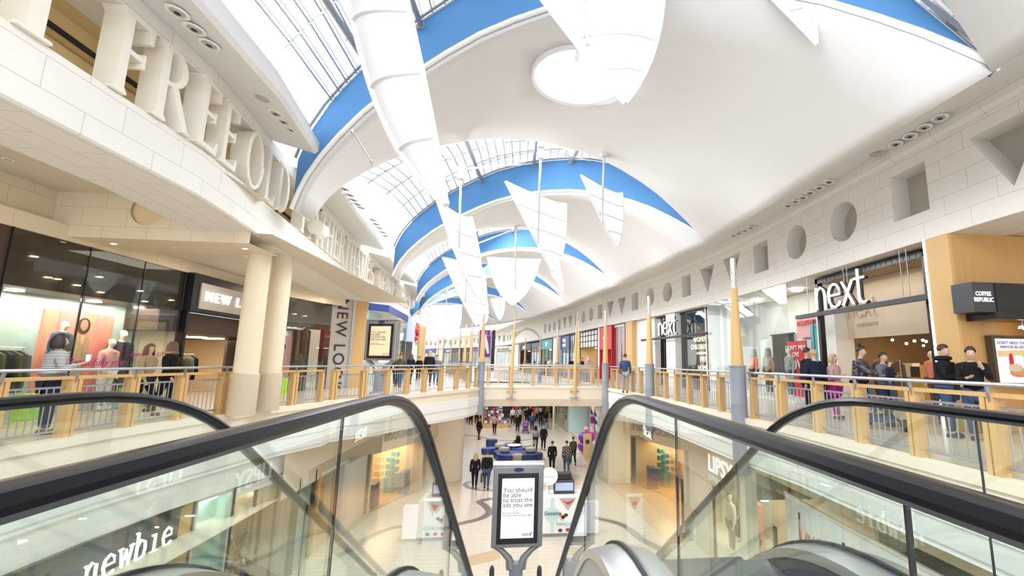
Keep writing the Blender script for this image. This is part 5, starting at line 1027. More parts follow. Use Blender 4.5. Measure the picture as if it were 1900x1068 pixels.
for y0, y1, zt_ in ((13.12, 14.9, -2.46), (11.3, 12.7, -1.46), (16.65, 17.9, -2.46)): m = MB(); m.box(6.16, 6.18, y0, y1, ZL + .05, zt_); m.build('window_pane', 'shop_glass', t)
m = MB(); m.box(6.14, 6.2, 14.87, 14.95, ZL, -2.55); m.box(6.14, 6.2, 17.9, 18.0, ZL, -2.55); m.box(6.14, 6.2, 11.2, 11.3, ZL, -2.55); m.build('window_frame', 'brown_dark', t)
m = MB(); m.box(8.6, 8.7, 11, 18, ZL, -2.55); m.box(6.2, 8.6, 17.95, 18.0, ZL, -2.55); m.build('interior_wall', 'beige_wall', t); m = MB(); m.box(6.2, 8.6, 11.2, 18, ZL + .02, ZL + .25); m.build('window_plinth', 'offwhite', t)
for k, (y, c_) in enumerate(((11.6, 'magenta'), (12.1, 'charcoal'), (15.3, 'coral'), (16.9, 'navy'), (17.4, 'offwhite'))):
    m = MB(); m.box(7.6, 7.9, y - .2, y + .2, ZL + .3, ZL + 1.7); m.build('hanging_garments', c_, t)
for y in (11.8, 13.4, 14.4, 16.9): m = MB(); m.box(7.0, 7.2, y, y + .2, -2.6, -2.57); m.build('ceiling_lamp', 'lamp_white', t)
area('lower_window_lamp', (7.4, 14, -2.65), 1.4, 70, (1, .86, .62), (0, 0, 0), 6)
# white hoarding with coloured stripes
t = thing('hoarding', 'white curved hoarding with brown and blue stripes along the lower right', 'hoarding', (6.3, 8, ZL)); HP = [(6.25, 2.0), (6.2, 6), (6.25, 9), (6.42, 11.15)]
m = MB(); m.psweep(HP, [(0, ZL), (0, -1.75)]); m.build('board', 'white', t); m = MB(); m.psweep(HP, [(-.03, -1.75), (.03, -1.75), (.03, -1.70), (-.03, -1.70)], True); m.build('top_rail', 'cream', t)
for k, (y, z0, z1, w_, c_) in enumerate([(10.5, -3.2, -2.0, .03, 'brown_dark'), (10.15, -3.4, -2.35, .05, 'teal'), (8.85, -3.2, -2.05, .035, 'brown_dark'), (7.55, -3.6, -2.05, .06, 'teal'), (7.45, -3.6, -2.05, .02, 'sky_panel'), (7.3, -3.6, -2.05, .06, 'brown_dark'), (6.8, -3.4, -1.95, .02, 'teal'), (6.45, -3.4, -2.0, .05, 'teal'), (6.2, -3.4, -2.0, .08, 'brown_dark')]):
    q, tv = poly_at(HP, y - 2); m = MB(); m.box(q.x - .015, q.x - .005, y - w_, y + w_, z0, z1); m.build('painted_stripe', c_, t)
m = MB(); m.box(6.2, 6.235, 9.0, 9.4, -3.0, -2.2); m.build('blue_block', 'sky_panel', t)
m = MB(); m.tube([(6.27, 10.35, -2.1), (6.27, 10.3, -2.8), (6.27, 10.1, -2.3), (6.27, 9.95, -2.8), (6.27, 9.85, -2.3)], .02, 5); m.tube([(6.25, 9.7, -2.75)] + [(6.25, 9.6 - .1 * math.sin(a), -2.5 - .25 * math.cos(a)) for a in [k * .7 for k in range(9)]], .02, 5); m.build('painted_script', 'coral', t)
# recessed entrance
t = thing('shop_entrance', 'recessed lower shop entrance with timber floor and white lettered sign', 'shop', (7, 21.5, ZL)); stroke_sign('next', .46, (6.06, 23.2, -2.2), (0, -1), 'glow_white', t)
text('sign_text', 'mothercare', .5, (6.07, 24.0, -1.9), (0, -1), 'navy', t, .02) if False else None
m = MB(); m.quad((6.1, 18, ZL + .01), (10.5, 18, ZL + .01), (10.5, 26, ZL + .01), (5.5, 26, ZL + .01)); m.build('timber_floor', 'wood_floor', t)
m = MB(); m.box(10.4, 10.5, 18, 26, ZL, -2.55); m.box(6.2, 7.3, 18.0, 18.1, ZL, -2.55); m.build('interior_wall', 'warm_wall', t); m = MB(); m.box(8.2, 9.4, 21.6, 21.9, ZL, -2.55); m.build('dark_column', 'brown_dark', t)
for k in range(5): m = MB(); m.box(9.2, 9.6, 18.6 + k * 1.4, 19.3 + k * 1.4, ZL + .1, ZL + random.uniform(1.2, 2.0)); m.build('display_stack', goods_m[k], t)
for k in range(4): m = MB(); m.box(7.4, 7.6, 18.8 + k * 1.6, 19.0 + k * 1.6, -2.6, -2.57); m.build('ceiling_lamp', 'lamp_white', t)
area('lower_entrance_lamp', (8.0, 21.8, -2.65), 2, 120, (1, .76, .45), (0, 0, 0), 5)
m = MB(); m.box(5.5, 5.75, 24.85, 25.5, ZL, ZS); m.box(4.62, 5.75, 25.0, 26.0, ZL, ZS); o = m.build('cream_pillar', 'cream'); tag(o, 'cream wall pier under the right end of the footbridge', 'pillar')
t = thing('corner_wall', 'pale wall with a blue double line sign and a grey doorway, lower right beyond the footbridge', 'shop', (4.8, 28, ZL)); m = MB(); m.psweep([(4.6, 25.6), (4.75, 30.5)], [(0, ZL), (0, ZS)]); m.build('wall_face', 'plaster', t); m = MB(); m.box(4.58, 4.64, 26.8, 29.6, ZL, -2.9); m.build('grey_door', 'grey_paint', t); m = MB(); m.box(4.54, 4.58, 27.6, 28.4, ZL + .7, ZL + 1.6); m.build('dark_poster', 'black', t)
text('sign_text', 'Bon\nvoilette', .42, (4.5, 29.0, -2.05), (0, -1), 'shop_blue', t, .03, shear=.15, bold=.012)
# accessories shop with purple displays
t = thing('accessory_shop', 'open fronted pink and purple accessory shop, lower right beyond the footbridge', 'shop', (4.8, 36, ZL))
m = MB(); m.quad((5.2, 31, ZL), (7.5, 34, ZL), (7.5, 34, -1.2), (5.2, 31, -1.2)); m.quad((7.5, 34, ZL), (6.0, 42, ZL), (6, 42, -1.2), (7.5, 34, -1.2)); m.build('interior_wall', 'offwhite', t)
for j in range(4):
    for k in range(7):
        m = MB(); y = 34.2 + k * 1.0; x = 7.35 - (y - 34) * .18; m.box(x - .35, x, y, y + .7, ZL + .3 + j * .75, ZL + .8 + j * .75); m.build('merchandise', ['magenta', 'pink', 'offwhite', 'purple', 'charcoal'][(j * 3 + k * 2) % 5], t)
for k in range(12): m = MB(); m.lathe([(.05, 0), (.05, .02)], (5.15, 31, ZL + .4 + k * .27), 8); m.build('bulb', 'glow_soft', t)
area('accessory_lamp', (5.6, 35.5, -1.5), 2, 110, (1, .95, .95), (0, 0, 0), 5)
for k, (x, y, z, c_) in enumerate(((4.25, 33.0, .45, 'purple'), (4.75, 33.1, .45, 'magenta'), (4.3, 33.0, 1.05, 'purple'), (4.75, 33.0, 1.1, 'magenta'), (4.5, 33.1, 1.6, 'pink'))):
    m = MB(); m.lathe([(.02, -.38), (.2, -.32), (.33, -.18), (.38, 0), (.33, .18), (.2, .32), (.02, .38)] if k < 4 else [(.02, -.2), (.2, 0), (.02, .2)], (x, y, ZL + z), 16); o = m.build('foil_balloon', c_, None, True); tag(o, ['purple balloon, lower left of the stack by the accessory shop', 'magenta balloon, lower right of the stack', 'purple balloon, upper left of the stack', 'magenta balloon, upper right of the stack', 'small pink balloon on top of the stack'][k], 'balloon', 'balloon stack by the accessory shop')
o = MB().box(4.7, 5.5, 30.6, 31.8, ZL, ZL + .95).build('promo_counter', 'hole_back', None, False, .02); tag(o, 'beige counter in front of the accessory shop', 'counter')
t = thing('standing_banner', 'yellow printed banner board beside the beige counter', 'banner', (4.3, 31.6, ZL)); m = MB(); m.box(4.1, 4.65, 31.55, 31.6, ZL, ZL + 1.5); m.build('banner_board', 'yellow', t); m = MB(); m.lathe([(.15, 0), (.15, .01)], (0, 0, 0), 12); o = m.build('printed_emblem', 'brown_dark', t); o.data.transform(Matrix.Translation((4.38, 31.54, ZL + 1.0)) @ Matrix.Rotation(math.pi / 2, 4, 'X'))
m = MB(); m.box(3.7, 3.8, 42, 50, ZL, -1.2); t = shop((4.1, 42.2), (3.4, 50), (1, .1), ZL, -1.2, 'pale blue glazed counter shop under the right gallery', inner='mint', fascia=.2, fascia_m='cream', frame='wood_light', goods=6, lamps=4, mull=3, gh=1.6)
shop((-4.5, 51), (3.3, 51), (0, 1), ZL, -.9, 'dim brown restaurant front at the far end of the lower mall', inner='brown_dark', glass=None, frame='wood_light', fascia=.3, fascia_m='brown_dark', lamps=7, goods=9, mull=3, lamp_m='glow_warm', floor_m='floor_tile')
shop((-14, 47), (-5.2, 51), (-.4, .9), ZL, -.9, 'dark shop row at the far left of the lower mall', inner='brown_dark', glass=None, frame='wood_light', fascia=.3, fascia_m='brown_dark', lamps=5, goods=8, mull=3, lamp_m='glow_warm', floor_m='floor_tile')
o = MB().box(-5.1, -4.5, 50, 50.9, ZL, -1.0).build('timber_pillar', 'wood_light'); tag(o, 'timber clad pillar behind the greeting card cart', 'pillar')
# left side
m = MB(); m.psweep([(-6.6, 14.4), (-6.6, 19.5), (-6.3, 20.8), (-4.5, 25.2), (-4.4, 26)], [(0, -2.55), (0, ZS)]); m.psweep([(-6.6, 14.4), (-6.6, 19.5), (-6.3, 20.8), (-4.5, 25.2)], [(-.6, -2.55), (0, -2.55)]); S(m, 'wall_left', 'beige_wall', 'beige bulkhead above the lower left shops')
m = MB(); m.quad((-6.7, 2, -2.54), (-6.7, 26, -2.54), (-12, 26, -2.54), (-12, 2, -2.54)); S(m, 'ceiling', 'cream_soffit')
LLW = [(-7.58, 2), (-7.58, 9.8), (-7.45, 11.9), (-7.0, 13.9), (-6.65, 15.3), (-6.6, 19.0), (-6.4, 21.0)]
t = thing('childrenswear_front', 'dark lower shopfront with white typewriter style letters at the bottom left', 'shop', (-7.6, 9, ZL)); ye = hit(330, 950, LLW)[2].y; m = MB(); m.psweep([(-7.5, 3), (-7.5, 10), (-7.4, ye)], [(0, -2.75), (0, -1.86)]); m.build('dark_fascia', 'charcoal', t); m = MB(); m.psweep([(-7.5, 3), (-7.5, 10), (-7.4, ye)], [(0, -1.9), (.06, -1.9), (.06, -1.84), (0, -1.84)], True); m.psweep([(-7.5, 3), (-7.5, 10), (-7.4, ye)], [(0, -2.8), (.1, -2.8), (.1, -2.75), (0, -2.75)], True); m.build('fascia_trim', 'black', t)
m = MB(); m.psweep([(-7.58, 3), (-7.58, 9.8), (-7.48, ye)], [(0, ZL), (0, -2.78)]); m.build('window_pane', 'dark_glass', t); m = MB(); m.box(-9.5, -9.4, 3, ye, ZL, -2.4); m.build('interior_wall', 'brown_dark', t)
# slab-serif letters for the sign
def serif_text(s, y0, z, h, x, p):
    SG = {'n': [('s', .12), ('a', .12, .62), ('s', .62)], 'e': ['e'], 'w': ['w'], 'b': ['b'], 'i': ['i']}
    y = y0
    def TB(m, pts, r=.05): m.tube([(x, y + u * h * .62, z + v * h) for u, v in pts], h * r, 6)
    for ch in s:
        m = MB(); w_ = .9
        if ch == 'n': TB(m, [(.2, 0), (.2, .68), (.05, .66)]); TB(m, [(.2, .5), (.45, .7), (.72, .6), (.75, 0)]); TB(m, [(.02, .02), (.38, .02)]); TB(m, [(.6, .02), (.92, .02)])
        if ch == 'e': TB(m, [(.15, .38), (.82, .38), (.78, .58), (.5, .7), (.2, .58), (.12, .33), (.25, .08), (.52, .0), (.84, .12)])
        if ch == 'w': TB(m, [(.12, .68), (.28, .02), (.5, .6), (.72, .02), (.9, .68)]); TB(m, [(0, .68), (.26, .68)]); TB(m, [(.76, .68), (1.0, .68)])
        if ch == 'b': TB(m, [(.05, 1.0), (.2, 1.0), (.2, .03)]); TB(m, [(.2, .5), (.45, .7), (.78, .58), (.85, .33), (.75, .1), (.48, 0), (.2, .12)])
        if ch == 'i': TB(m, [(.25, .66), (.5, .68), (.5, .02)]); TB(m, [(.2, .02), (.8, .02)]); TB(m, [(.48, .9), (.52, .94)], .07)
        m.build('sign_letter', 'glow_white', p, True); y += h * .62 * 1.08
serif_text('newbie', 9.45, -2.56, .52, -7.36, t)
pa, pb = hit(322, 960, LLW)[2], hit(357, 950, LLW)[2]; m = MB(); vbox(pa, pb, 0, .3, ZL, -1.84, m, Vector((-1, 0))); o = m.build('timber_pillar', 'wood_light'); tag(o, 'timber clad pier right of the typewriter lettered sign', 'pillar')
K = dict(poly=LLW, ypx=960, z0=ZL, off=0)
pxshop(358, 424, label='pale frosted glass panels of the lower left shop', z1=-1.84, inner='mint', frame='steel_light', fascia=.1, fascia_m='offwhite', lamps=1, goods=0, mull=0, depth=.35, **K)
pxshop(425, 545, label='dim lower left shop window with mannequins', z1=-1.9, inner='lipsy_wall', frame='black', fascia=.2, fascia_m='offwhite', lamps=3, goods=2, mull=2, depth=2.6, **K)
pxshop(547, 578, label='plain mint glass panel of the lower left shops', z1=-2.2, inner='glass_green_wall', frame='black', fascia=.1, fascia_m='offwhite', lamps=1, goods=0, mull=0, depth=.4, **K)
pxshop(584, 640, label='warm lower left shop window stacked with homeware', z1=-2.4, inner='warm_wall', frame='wood_light', fascia=.1, fascia_m='offwhite', lamps=4, goods=7, mull=1, depth=2.2, gh=2.3, lamp_m='glow_warm', **K)
m = MB(); m.psweep(LLW[3:], [(-.02, -2.5), (-.02, -1.3)]); S(m, 'wall_left', 'beige_wall')
m = MB(); m.box(-7.2, -6.35, 19.0, 20.9, ZL, -2.5); o = m.build('cream_pier', 'plaster'); tag(o, 'wide pale pier left of the navy lettered shop', 'pillar')
t = shop((-6.25, 21.0), (-4.85, 24.6), (-.93, .36), ZL, -2.5, 'warm lit open shop with navy letters under the left gallery curve', inner='warm_wall', glass=None, frame='cream', fascia=.1, fascia_m='beige_wall', lamps=5, goods=9, mull=0, depth=5, gh=2.0, lamp_m='glow_warm')
q0, q1 = Vector((-6.3, 20.8)), Vector((-4.5, 25.2)); e = (q1 - q0).normalized(); c = q0.lerp(q1, .55) + Vector((e.y, -e.x)) * .04; text('sign_text', 'mothercare', .72, (c.x, c.y, -1.95), (e.x, e.y), 'navy', t, .04, bold=.02)
for k, (x, y) in enumerate(((-6.2, 21.8), (-5.4, 23.9))): o = MB().box(x - .3, x + .1, y - .35, y + .35, ZL, ZL + 1.0).build('security_gate', 'shop_blue', None, False, .02); tag(o, ['blue panel gate at the left of the navy lettered shop entrance', 'blue panel gate at the right of the navy lettered shop entrance'][k], 'gate')
area('warm_shop_lamp', (-7.0, 24.0, -2.7), 2.5, 150, (1, .72, .4), (0, 0, 0), 4)
m = MB(); m.lathe([(.95, 0), (.95, 3.4), (1.0, 3.6)], (-4.05, 26.4, ZL), 28, 1.0, .6); o = m.build('cream_pillar', 'cream', None, True); tag(o, 'broad rounded cream pillar under the left end of the footbridge', 'pillar')

# bench island
def seat(pts, z1, mt, label, r=.5):
    m = MB(); P = [Vector(p) for p in pts]; n = 16
    hull = []
    m.lathe([(r * .92, .04), (r, .1), (r, z1 - .08), (r * .93, z1), (r * .3, z1 + .01)], (0, 0, 0), 20, 1, .7)
    return m
SEATS = [(912, 829, .42, .55, 'navy', 'navy padded seat, far left one of the island'), (909, 841, .62, .38, 'shop_blue', 'blue padded seat at the left of the island'), (942, 834, .55, .4, 'shop_blue', 'blue padded seat behind the taupe cushion'), (930, 847, .75, .38, 'navy', 'navy padded seat in the left middle of the island'), (938, 853, .85, .4, 'shop_blue', 'blue padded seat, front left of the island'), (962, 849, .9, .36, 'shop_blue', 'long blue padded seat in the middle of the island'), (972, 840, .9, .36, 'shop_blue', 'long blue padded seat at the back right of the island'), (981, 853, .95, .42, 'navy', 'navy padded seat, front right of the island'), (960, 834, .35, .4, 'navy', 'small navy seat under the sitting man')]
for k, (px, py, r, z1, mt, lb) in enumerate(SEATS):
    p = F(px, py); m = seat([], z1, mt, lb, r); o = m.build('padded_seat', mt, None, True); o.location = (p.x, p.y, ZL); o.rotation_euler = (0, 0, .5 * k); tag(o, lb, 'seat', 'padded seating island')
for px, py, zz, lb in ((927, 840, .42, 'round taupe stool cushion on the left navy seat'), (936, 849, .44, 'round taupe cushion on the front left blue seat'), (978, 841, .4, 'round taupe cushion on the back right blue seat'), (984, 850, .46, 'round taupe cushion on the front right navy seat')):
    p = F(px, py + 1); m = MB(); m.lathe([(.3, 0), (.34, .04), (.34, .2), (.3, .25), (.1, .26)], (0, 0, 0), 20); o = m.build('round_cushion', 'hole_back', None, True); o.location = (p.x, p.y, ZL + zz); tag(o, lb, 'cushion')
p = F(960, 856); m = MB(); m.lathe([(.34, 0), (.36, .05), (.36, .4), (.3, .46), (.1, .47)], (0, 0, 0), 20); o = m.build('round_stool', 'hole_back', None, True); o.location = (p.x, p.y, ZL); tag(o, 'round taupe stool standing in front of the island', 'stool')
p = F(954, 838); m = MB(); m.lathe([(.08, .4), (.5, .45), (.5, .48), (.08, .49)], (0, 0, 0), 20); m.lathe([(.25, 0), (.06, .05), (.06, .42)], (0, 0, 0), 12); o = m.build('white_table', 'white', None, True); o.location = (p.x, p.y, ZL); tag(o, 'small white table among the padded seats', 'table')
# greeting card cart
a, b = F(900, 788), F(945, 800); t = thing('retail_cart', 'timber retail cart packed with coloured packets, beyond the footbridge', 'market stall', ((a.x + b.x) / 2, (a.y + b.y) / 2, ZL)); cx, cy = (a.x + b.x) / 2, (a.y + b.y) / 2 + 1
m = MB(); m.box(cx - 1.35, cx + 1.1, cy - .9, cy + .9, ZL, ZL + .35); m.box(cx - 1.45, cx - 1.3, cy - .9, cy + .9, ZL, ZL + 2.3); m.build('timber_base', 'wood_light', t)
for j in range(5):
    for k in range(9 - j):
        for s_ in (0,):
            m = MB(); x = cx - 1.15 + k * .26; y = cy - .85 + j * .16; z = ZL + .42 + j * .3; m.box(x, x + .2, y, y + .1, z, z + .22); m.build('packet', ['offwhite', 'red', 'charcoal', 'magenta', 'teal', 'navy', 'offwhite'][(k * 3 + j * 5) % 7], t)
m = MB(); m.box(cx - 1.3, cx - .7, cy, cy + .3, ZL + 1.9, ZL + 2.5); m.build('top_display', 'mint', t)
# sweet kiosk panels right of the totem
t = thing('sweet_kiosk', 'white kiosk front panel with a pale blue ribbon print and sweets, right of the totem', 'kiosk', (1.9, 17, ZL)); Yk = F(1045, 995).y; xa, xb = at(1000, 995, Y=Yk).x, at(1085, 995, Y=Yk).x; z0, z1 = ZL + .12, at(1050, 922, Y=Yk).z
m = MB(); m.box(xa, xb, Yk, Yk + .08, z0, z1); m.build('front_panel', 'white', t); m = MB(); m.box(xa, xb, Yk + .02, Yk + .1, ZL, z0); m.build('plinth', 'pewter', t)
W = xb - xa; H = z1 - z0; Y_ = Yk - .002
fk = lambda name, pts, mt, d=0: flat(name, [(xa + u * W, z0 + v * H) for u, v in pts], Y_ - d, mt, t)
fk('blue_ribbon', [(.24, 0), (.32, 0), (.32, 1), (.24, 1)], 'mint'); m_ = el(.28, .52, .155, .155 * W / H); fk('blue_disc', m_, 'teal', .008) if False else fk('blue_disc', m_, 'mint', .008)
fk('printed_heart', [(.42, .98), (.8, .98), (.62, .62)], 'grey_sign', .0); fk('printed_sweets', [(.5, .93), (.56, .85), (.62, .78), (.7, .85), (.76, .93), (.66, .88), (.6, .86)], 'red', .008)
for u, v, c_ in ((.46, .5, 'coral'), (.52, .45, 'brown_dark'), (.58, .5, 'charcoal'), (.5, .4, 'salmon'), (.46, .08, 'charcoal'), (.62, .09, 'red'), (.78, .09, 'brown_dark'), (.03, .38, 'coral'), (.04, .05, 'green_neon')): fk('printed_sweet', el(u, v, .045, .035 * W / H), c_, .004)
text('panel_text', 'Sweetie', .2, (xa + .28 * W, Yk - .03, z0 + .56 * H), (1, 0), 'navy', t, .002, shear=.2); text('panel_text', 'PANCAKES', .17, (xa + .62 * W, Yk - .03, z0 + .25 * H), (1, 0), 'teal', t, .002)
m = MB(); m.box(xa, xb, Yk + .1, Yk + 1.2, z1 - .1, z1 - .05); m.build('worktop', 'offwhite', t)
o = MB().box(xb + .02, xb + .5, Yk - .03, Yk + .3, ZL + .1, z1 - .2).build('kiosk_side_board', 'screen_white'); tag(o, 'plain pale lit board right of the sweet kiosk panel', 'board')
p = at(1019, 900, Y=Yk + .5); t = thing('round_sign', 'round white sign disc on a thin pole above the sweet kiosk', 'sign', (p.x, Yk + .5, z1)); zc_ = at(1019, 883, Y=Yk + .5).z; m = MB(); m.lathe([(.32, -.02), (.32, .02)], (0, 0, 0), 32); o = m.build('disc', 'white', t); o.data.transform(Matrix.Translation((p.x, Yk + .5, zc_)) @ Matrix.Rotation(math.pi / 2, 4, 'X')); m = MB(); m.tube([(p.x, Yk + .5, z1 - .08), (p.x, Yk + .5, zc_ - .3)], .012, 6); m.build('pole', 'pewter', t); text('disc_text', 'Sweetie', .14, (p.x, Yk + .47, zc_), (1, 0), 'mint', t, .002)
p = at(1045, 915, Y=Yk + .9); t = thing('till_machine', 'blue and black till machine on the sweet kiosk counter', 'machine', (p.x, Yk + .8, z1)); m = MB(); m.box(p.x - .38, p.x + .4, Yk + .6, Yk + 1.1, z1 - .05, z1 + .45); m.build('body', 'charcoal', t, False, .03); m = MB(); m.box(p.x - .33, p.x + .35, Yk + .57, Yk + .6, z1 + .08, z1 + .36); m.build('blue_front', 'sky_panel', t); m = MB(); m.box(p.x - .28, p.x + .3, Yk + .65, Yk + 1.05, z1 + .45, z1 + .68); m.build('dark_top', 'black', t, False, .03)
m = MB(); m.lathe([(.1, 0), (.1, .04), (.02, .05), (.02, .45)], (p.x - .65, Yk + .5, z1 - .05), 12); m.lathe([(.01, .4), (.11, .48), (.01, .56)], (p.x - .65, Yk + .5, z1 - .05), 12); o = m.build('ice_cream_model', 'white', None, True); tag(o, 'small white ornament standing on the kiosk counter', 'ornament')
a = at(800, 1005, Y=Yk - .8); b = at(830, 925, Y=Yk - .8); t = thing('side_board', 'slim white sweets poster board seen through the left escalator glass', 'board', (a.x, Yk - .8, ZL)); m = MB(); m.box(a.x - .3, a.x + .28, Yk - .8, Yk - .74, ZL, b.z); m.build('board_panel', 'white', t); flat('printed_heart', [(a.x - .24, b.z - .08), (a.x + .24, b.z - .08), (a.x, b.z - .55)], Yk - .802, 'grey_sign', t); flat('printed_sweets', el(a.x, b.z - .3, .1, .07), Yk - .812, 'red', t)
# low posts at the escalator foot
for px, lb in ((913, 'left one'), (1001, 'right one')):
    p = at(px, 1048, Y=11.0); t = thing('guard_post', 'dark rounded guard post at the foot of the escalators, ' + lb, 'post', (p.x, 11, ZL)); m = MB(); m.lathe([(.1, 0), (.06, .05), (.055, p.z - ZL - .1), (.04, p.z - ZL - .03), (.01, p.z - ZL)], (p.x, 11, ZL), 14); m.build('post_body', 'charcoal', t, True); m = MB(); m.lathe([(.13, 0), (.13, .02)], (p.x, 11, ZL), 16); m.build('floor_plate', 'brushed', t)
# ================================================================== PEOPLE
random.seed(3)
for n_, c_ in dict(skin_light=(.66, .44, .34), skin_dark=(.22, .12, .08), cloth_black=(.012, .012, .014), cloth_grey=(.16, .17, .18), cloth_lgrey=(.36, .37, .38), cloth_navy=(.015, .022, .05), cloth_pink=(.62, .42, .42), cloth_magenta=(.40, .02, .28), cloth_white=(.75, .75, .75), cloth_green=(.10, .13, .06), cloth_brown=(.13, .09, .06), cloth_maroon=(.09, .015, .03), cloth_blue=(.02, .10, .42), cloth_denim=(.05, .09, .17), cloth_lblue=(.30, .45, .62), fur_tan=(.38, .28, .18)).items():
    mat(n_, c_, .8 if 'cloth' in n_ or 'fur' in n_ else .5, noise=.15 if 'cloth' in n_ else .03, scale=14, spec=.2 if 'cloth' in n_ else .4)
wavemat('cloth_pin', (.03, .03, .04), (.16, .15, .18), 10, 'X', thr=.6)
m_ = mat('cloth_check', (.10, .09, .10), .9, noise=0); nt = m_.node_tree; ck = nt.nodes.new('ShaderNodeTexChecker'); ck.inputs[1].default_value = (.04, .035, .04, 1); ck.inputs[2].default_value = (.28, .24, .24, 1); ck.inputs[3].default_value = 11; tc = nt.nodes.new('ShaderNodeTexCoord'); nt.links.new(tc.outputs['Object'], ck.inputs[0]); nt.links.new(ck.outputs[0], nt.nodes['Principled BSDF'].inputs['Base Color'])
def skin_mesh(name, nodes, edges, root, sub=1):
    idx = {k: i for i, k in enumerate(nodes)}; me = bpy.data.meshes.new('t'); me.from_pydata([nodes[k][0] for k in nodes], [(idx[a], idx[b]) for a, b in edges], [])
    o = bpy.data.objects.new('t', me); C.objects.link(o); o.modifiers.new('s', 'SKIN')
    if not me.skin_vertices: 
        bpy.context.view_layer.objects.active = o
    sv = me.skin_vertices[0].data
    for k, i in idx.items():
        r = nodes[k][1]; sv[i].radius = (r, r) if not isinstance(r, tuple) else r; sv[i].use_root = (k == root)
    if sub: s = o.modifiers.new('u', 'SUBSURF'); s.levels = sub; s.render_levels = sub
    r = bpy.data.meshes.new_from_object(o.evaluated_get(bpy.context.evaluated_depsgraph_get())); bpy.data.objects.remove(o); r.name = name
    r.polygons.foreach_set('use_smooth', [True] * len(r.polygons)); return r
def V(*a): return Vector(a)
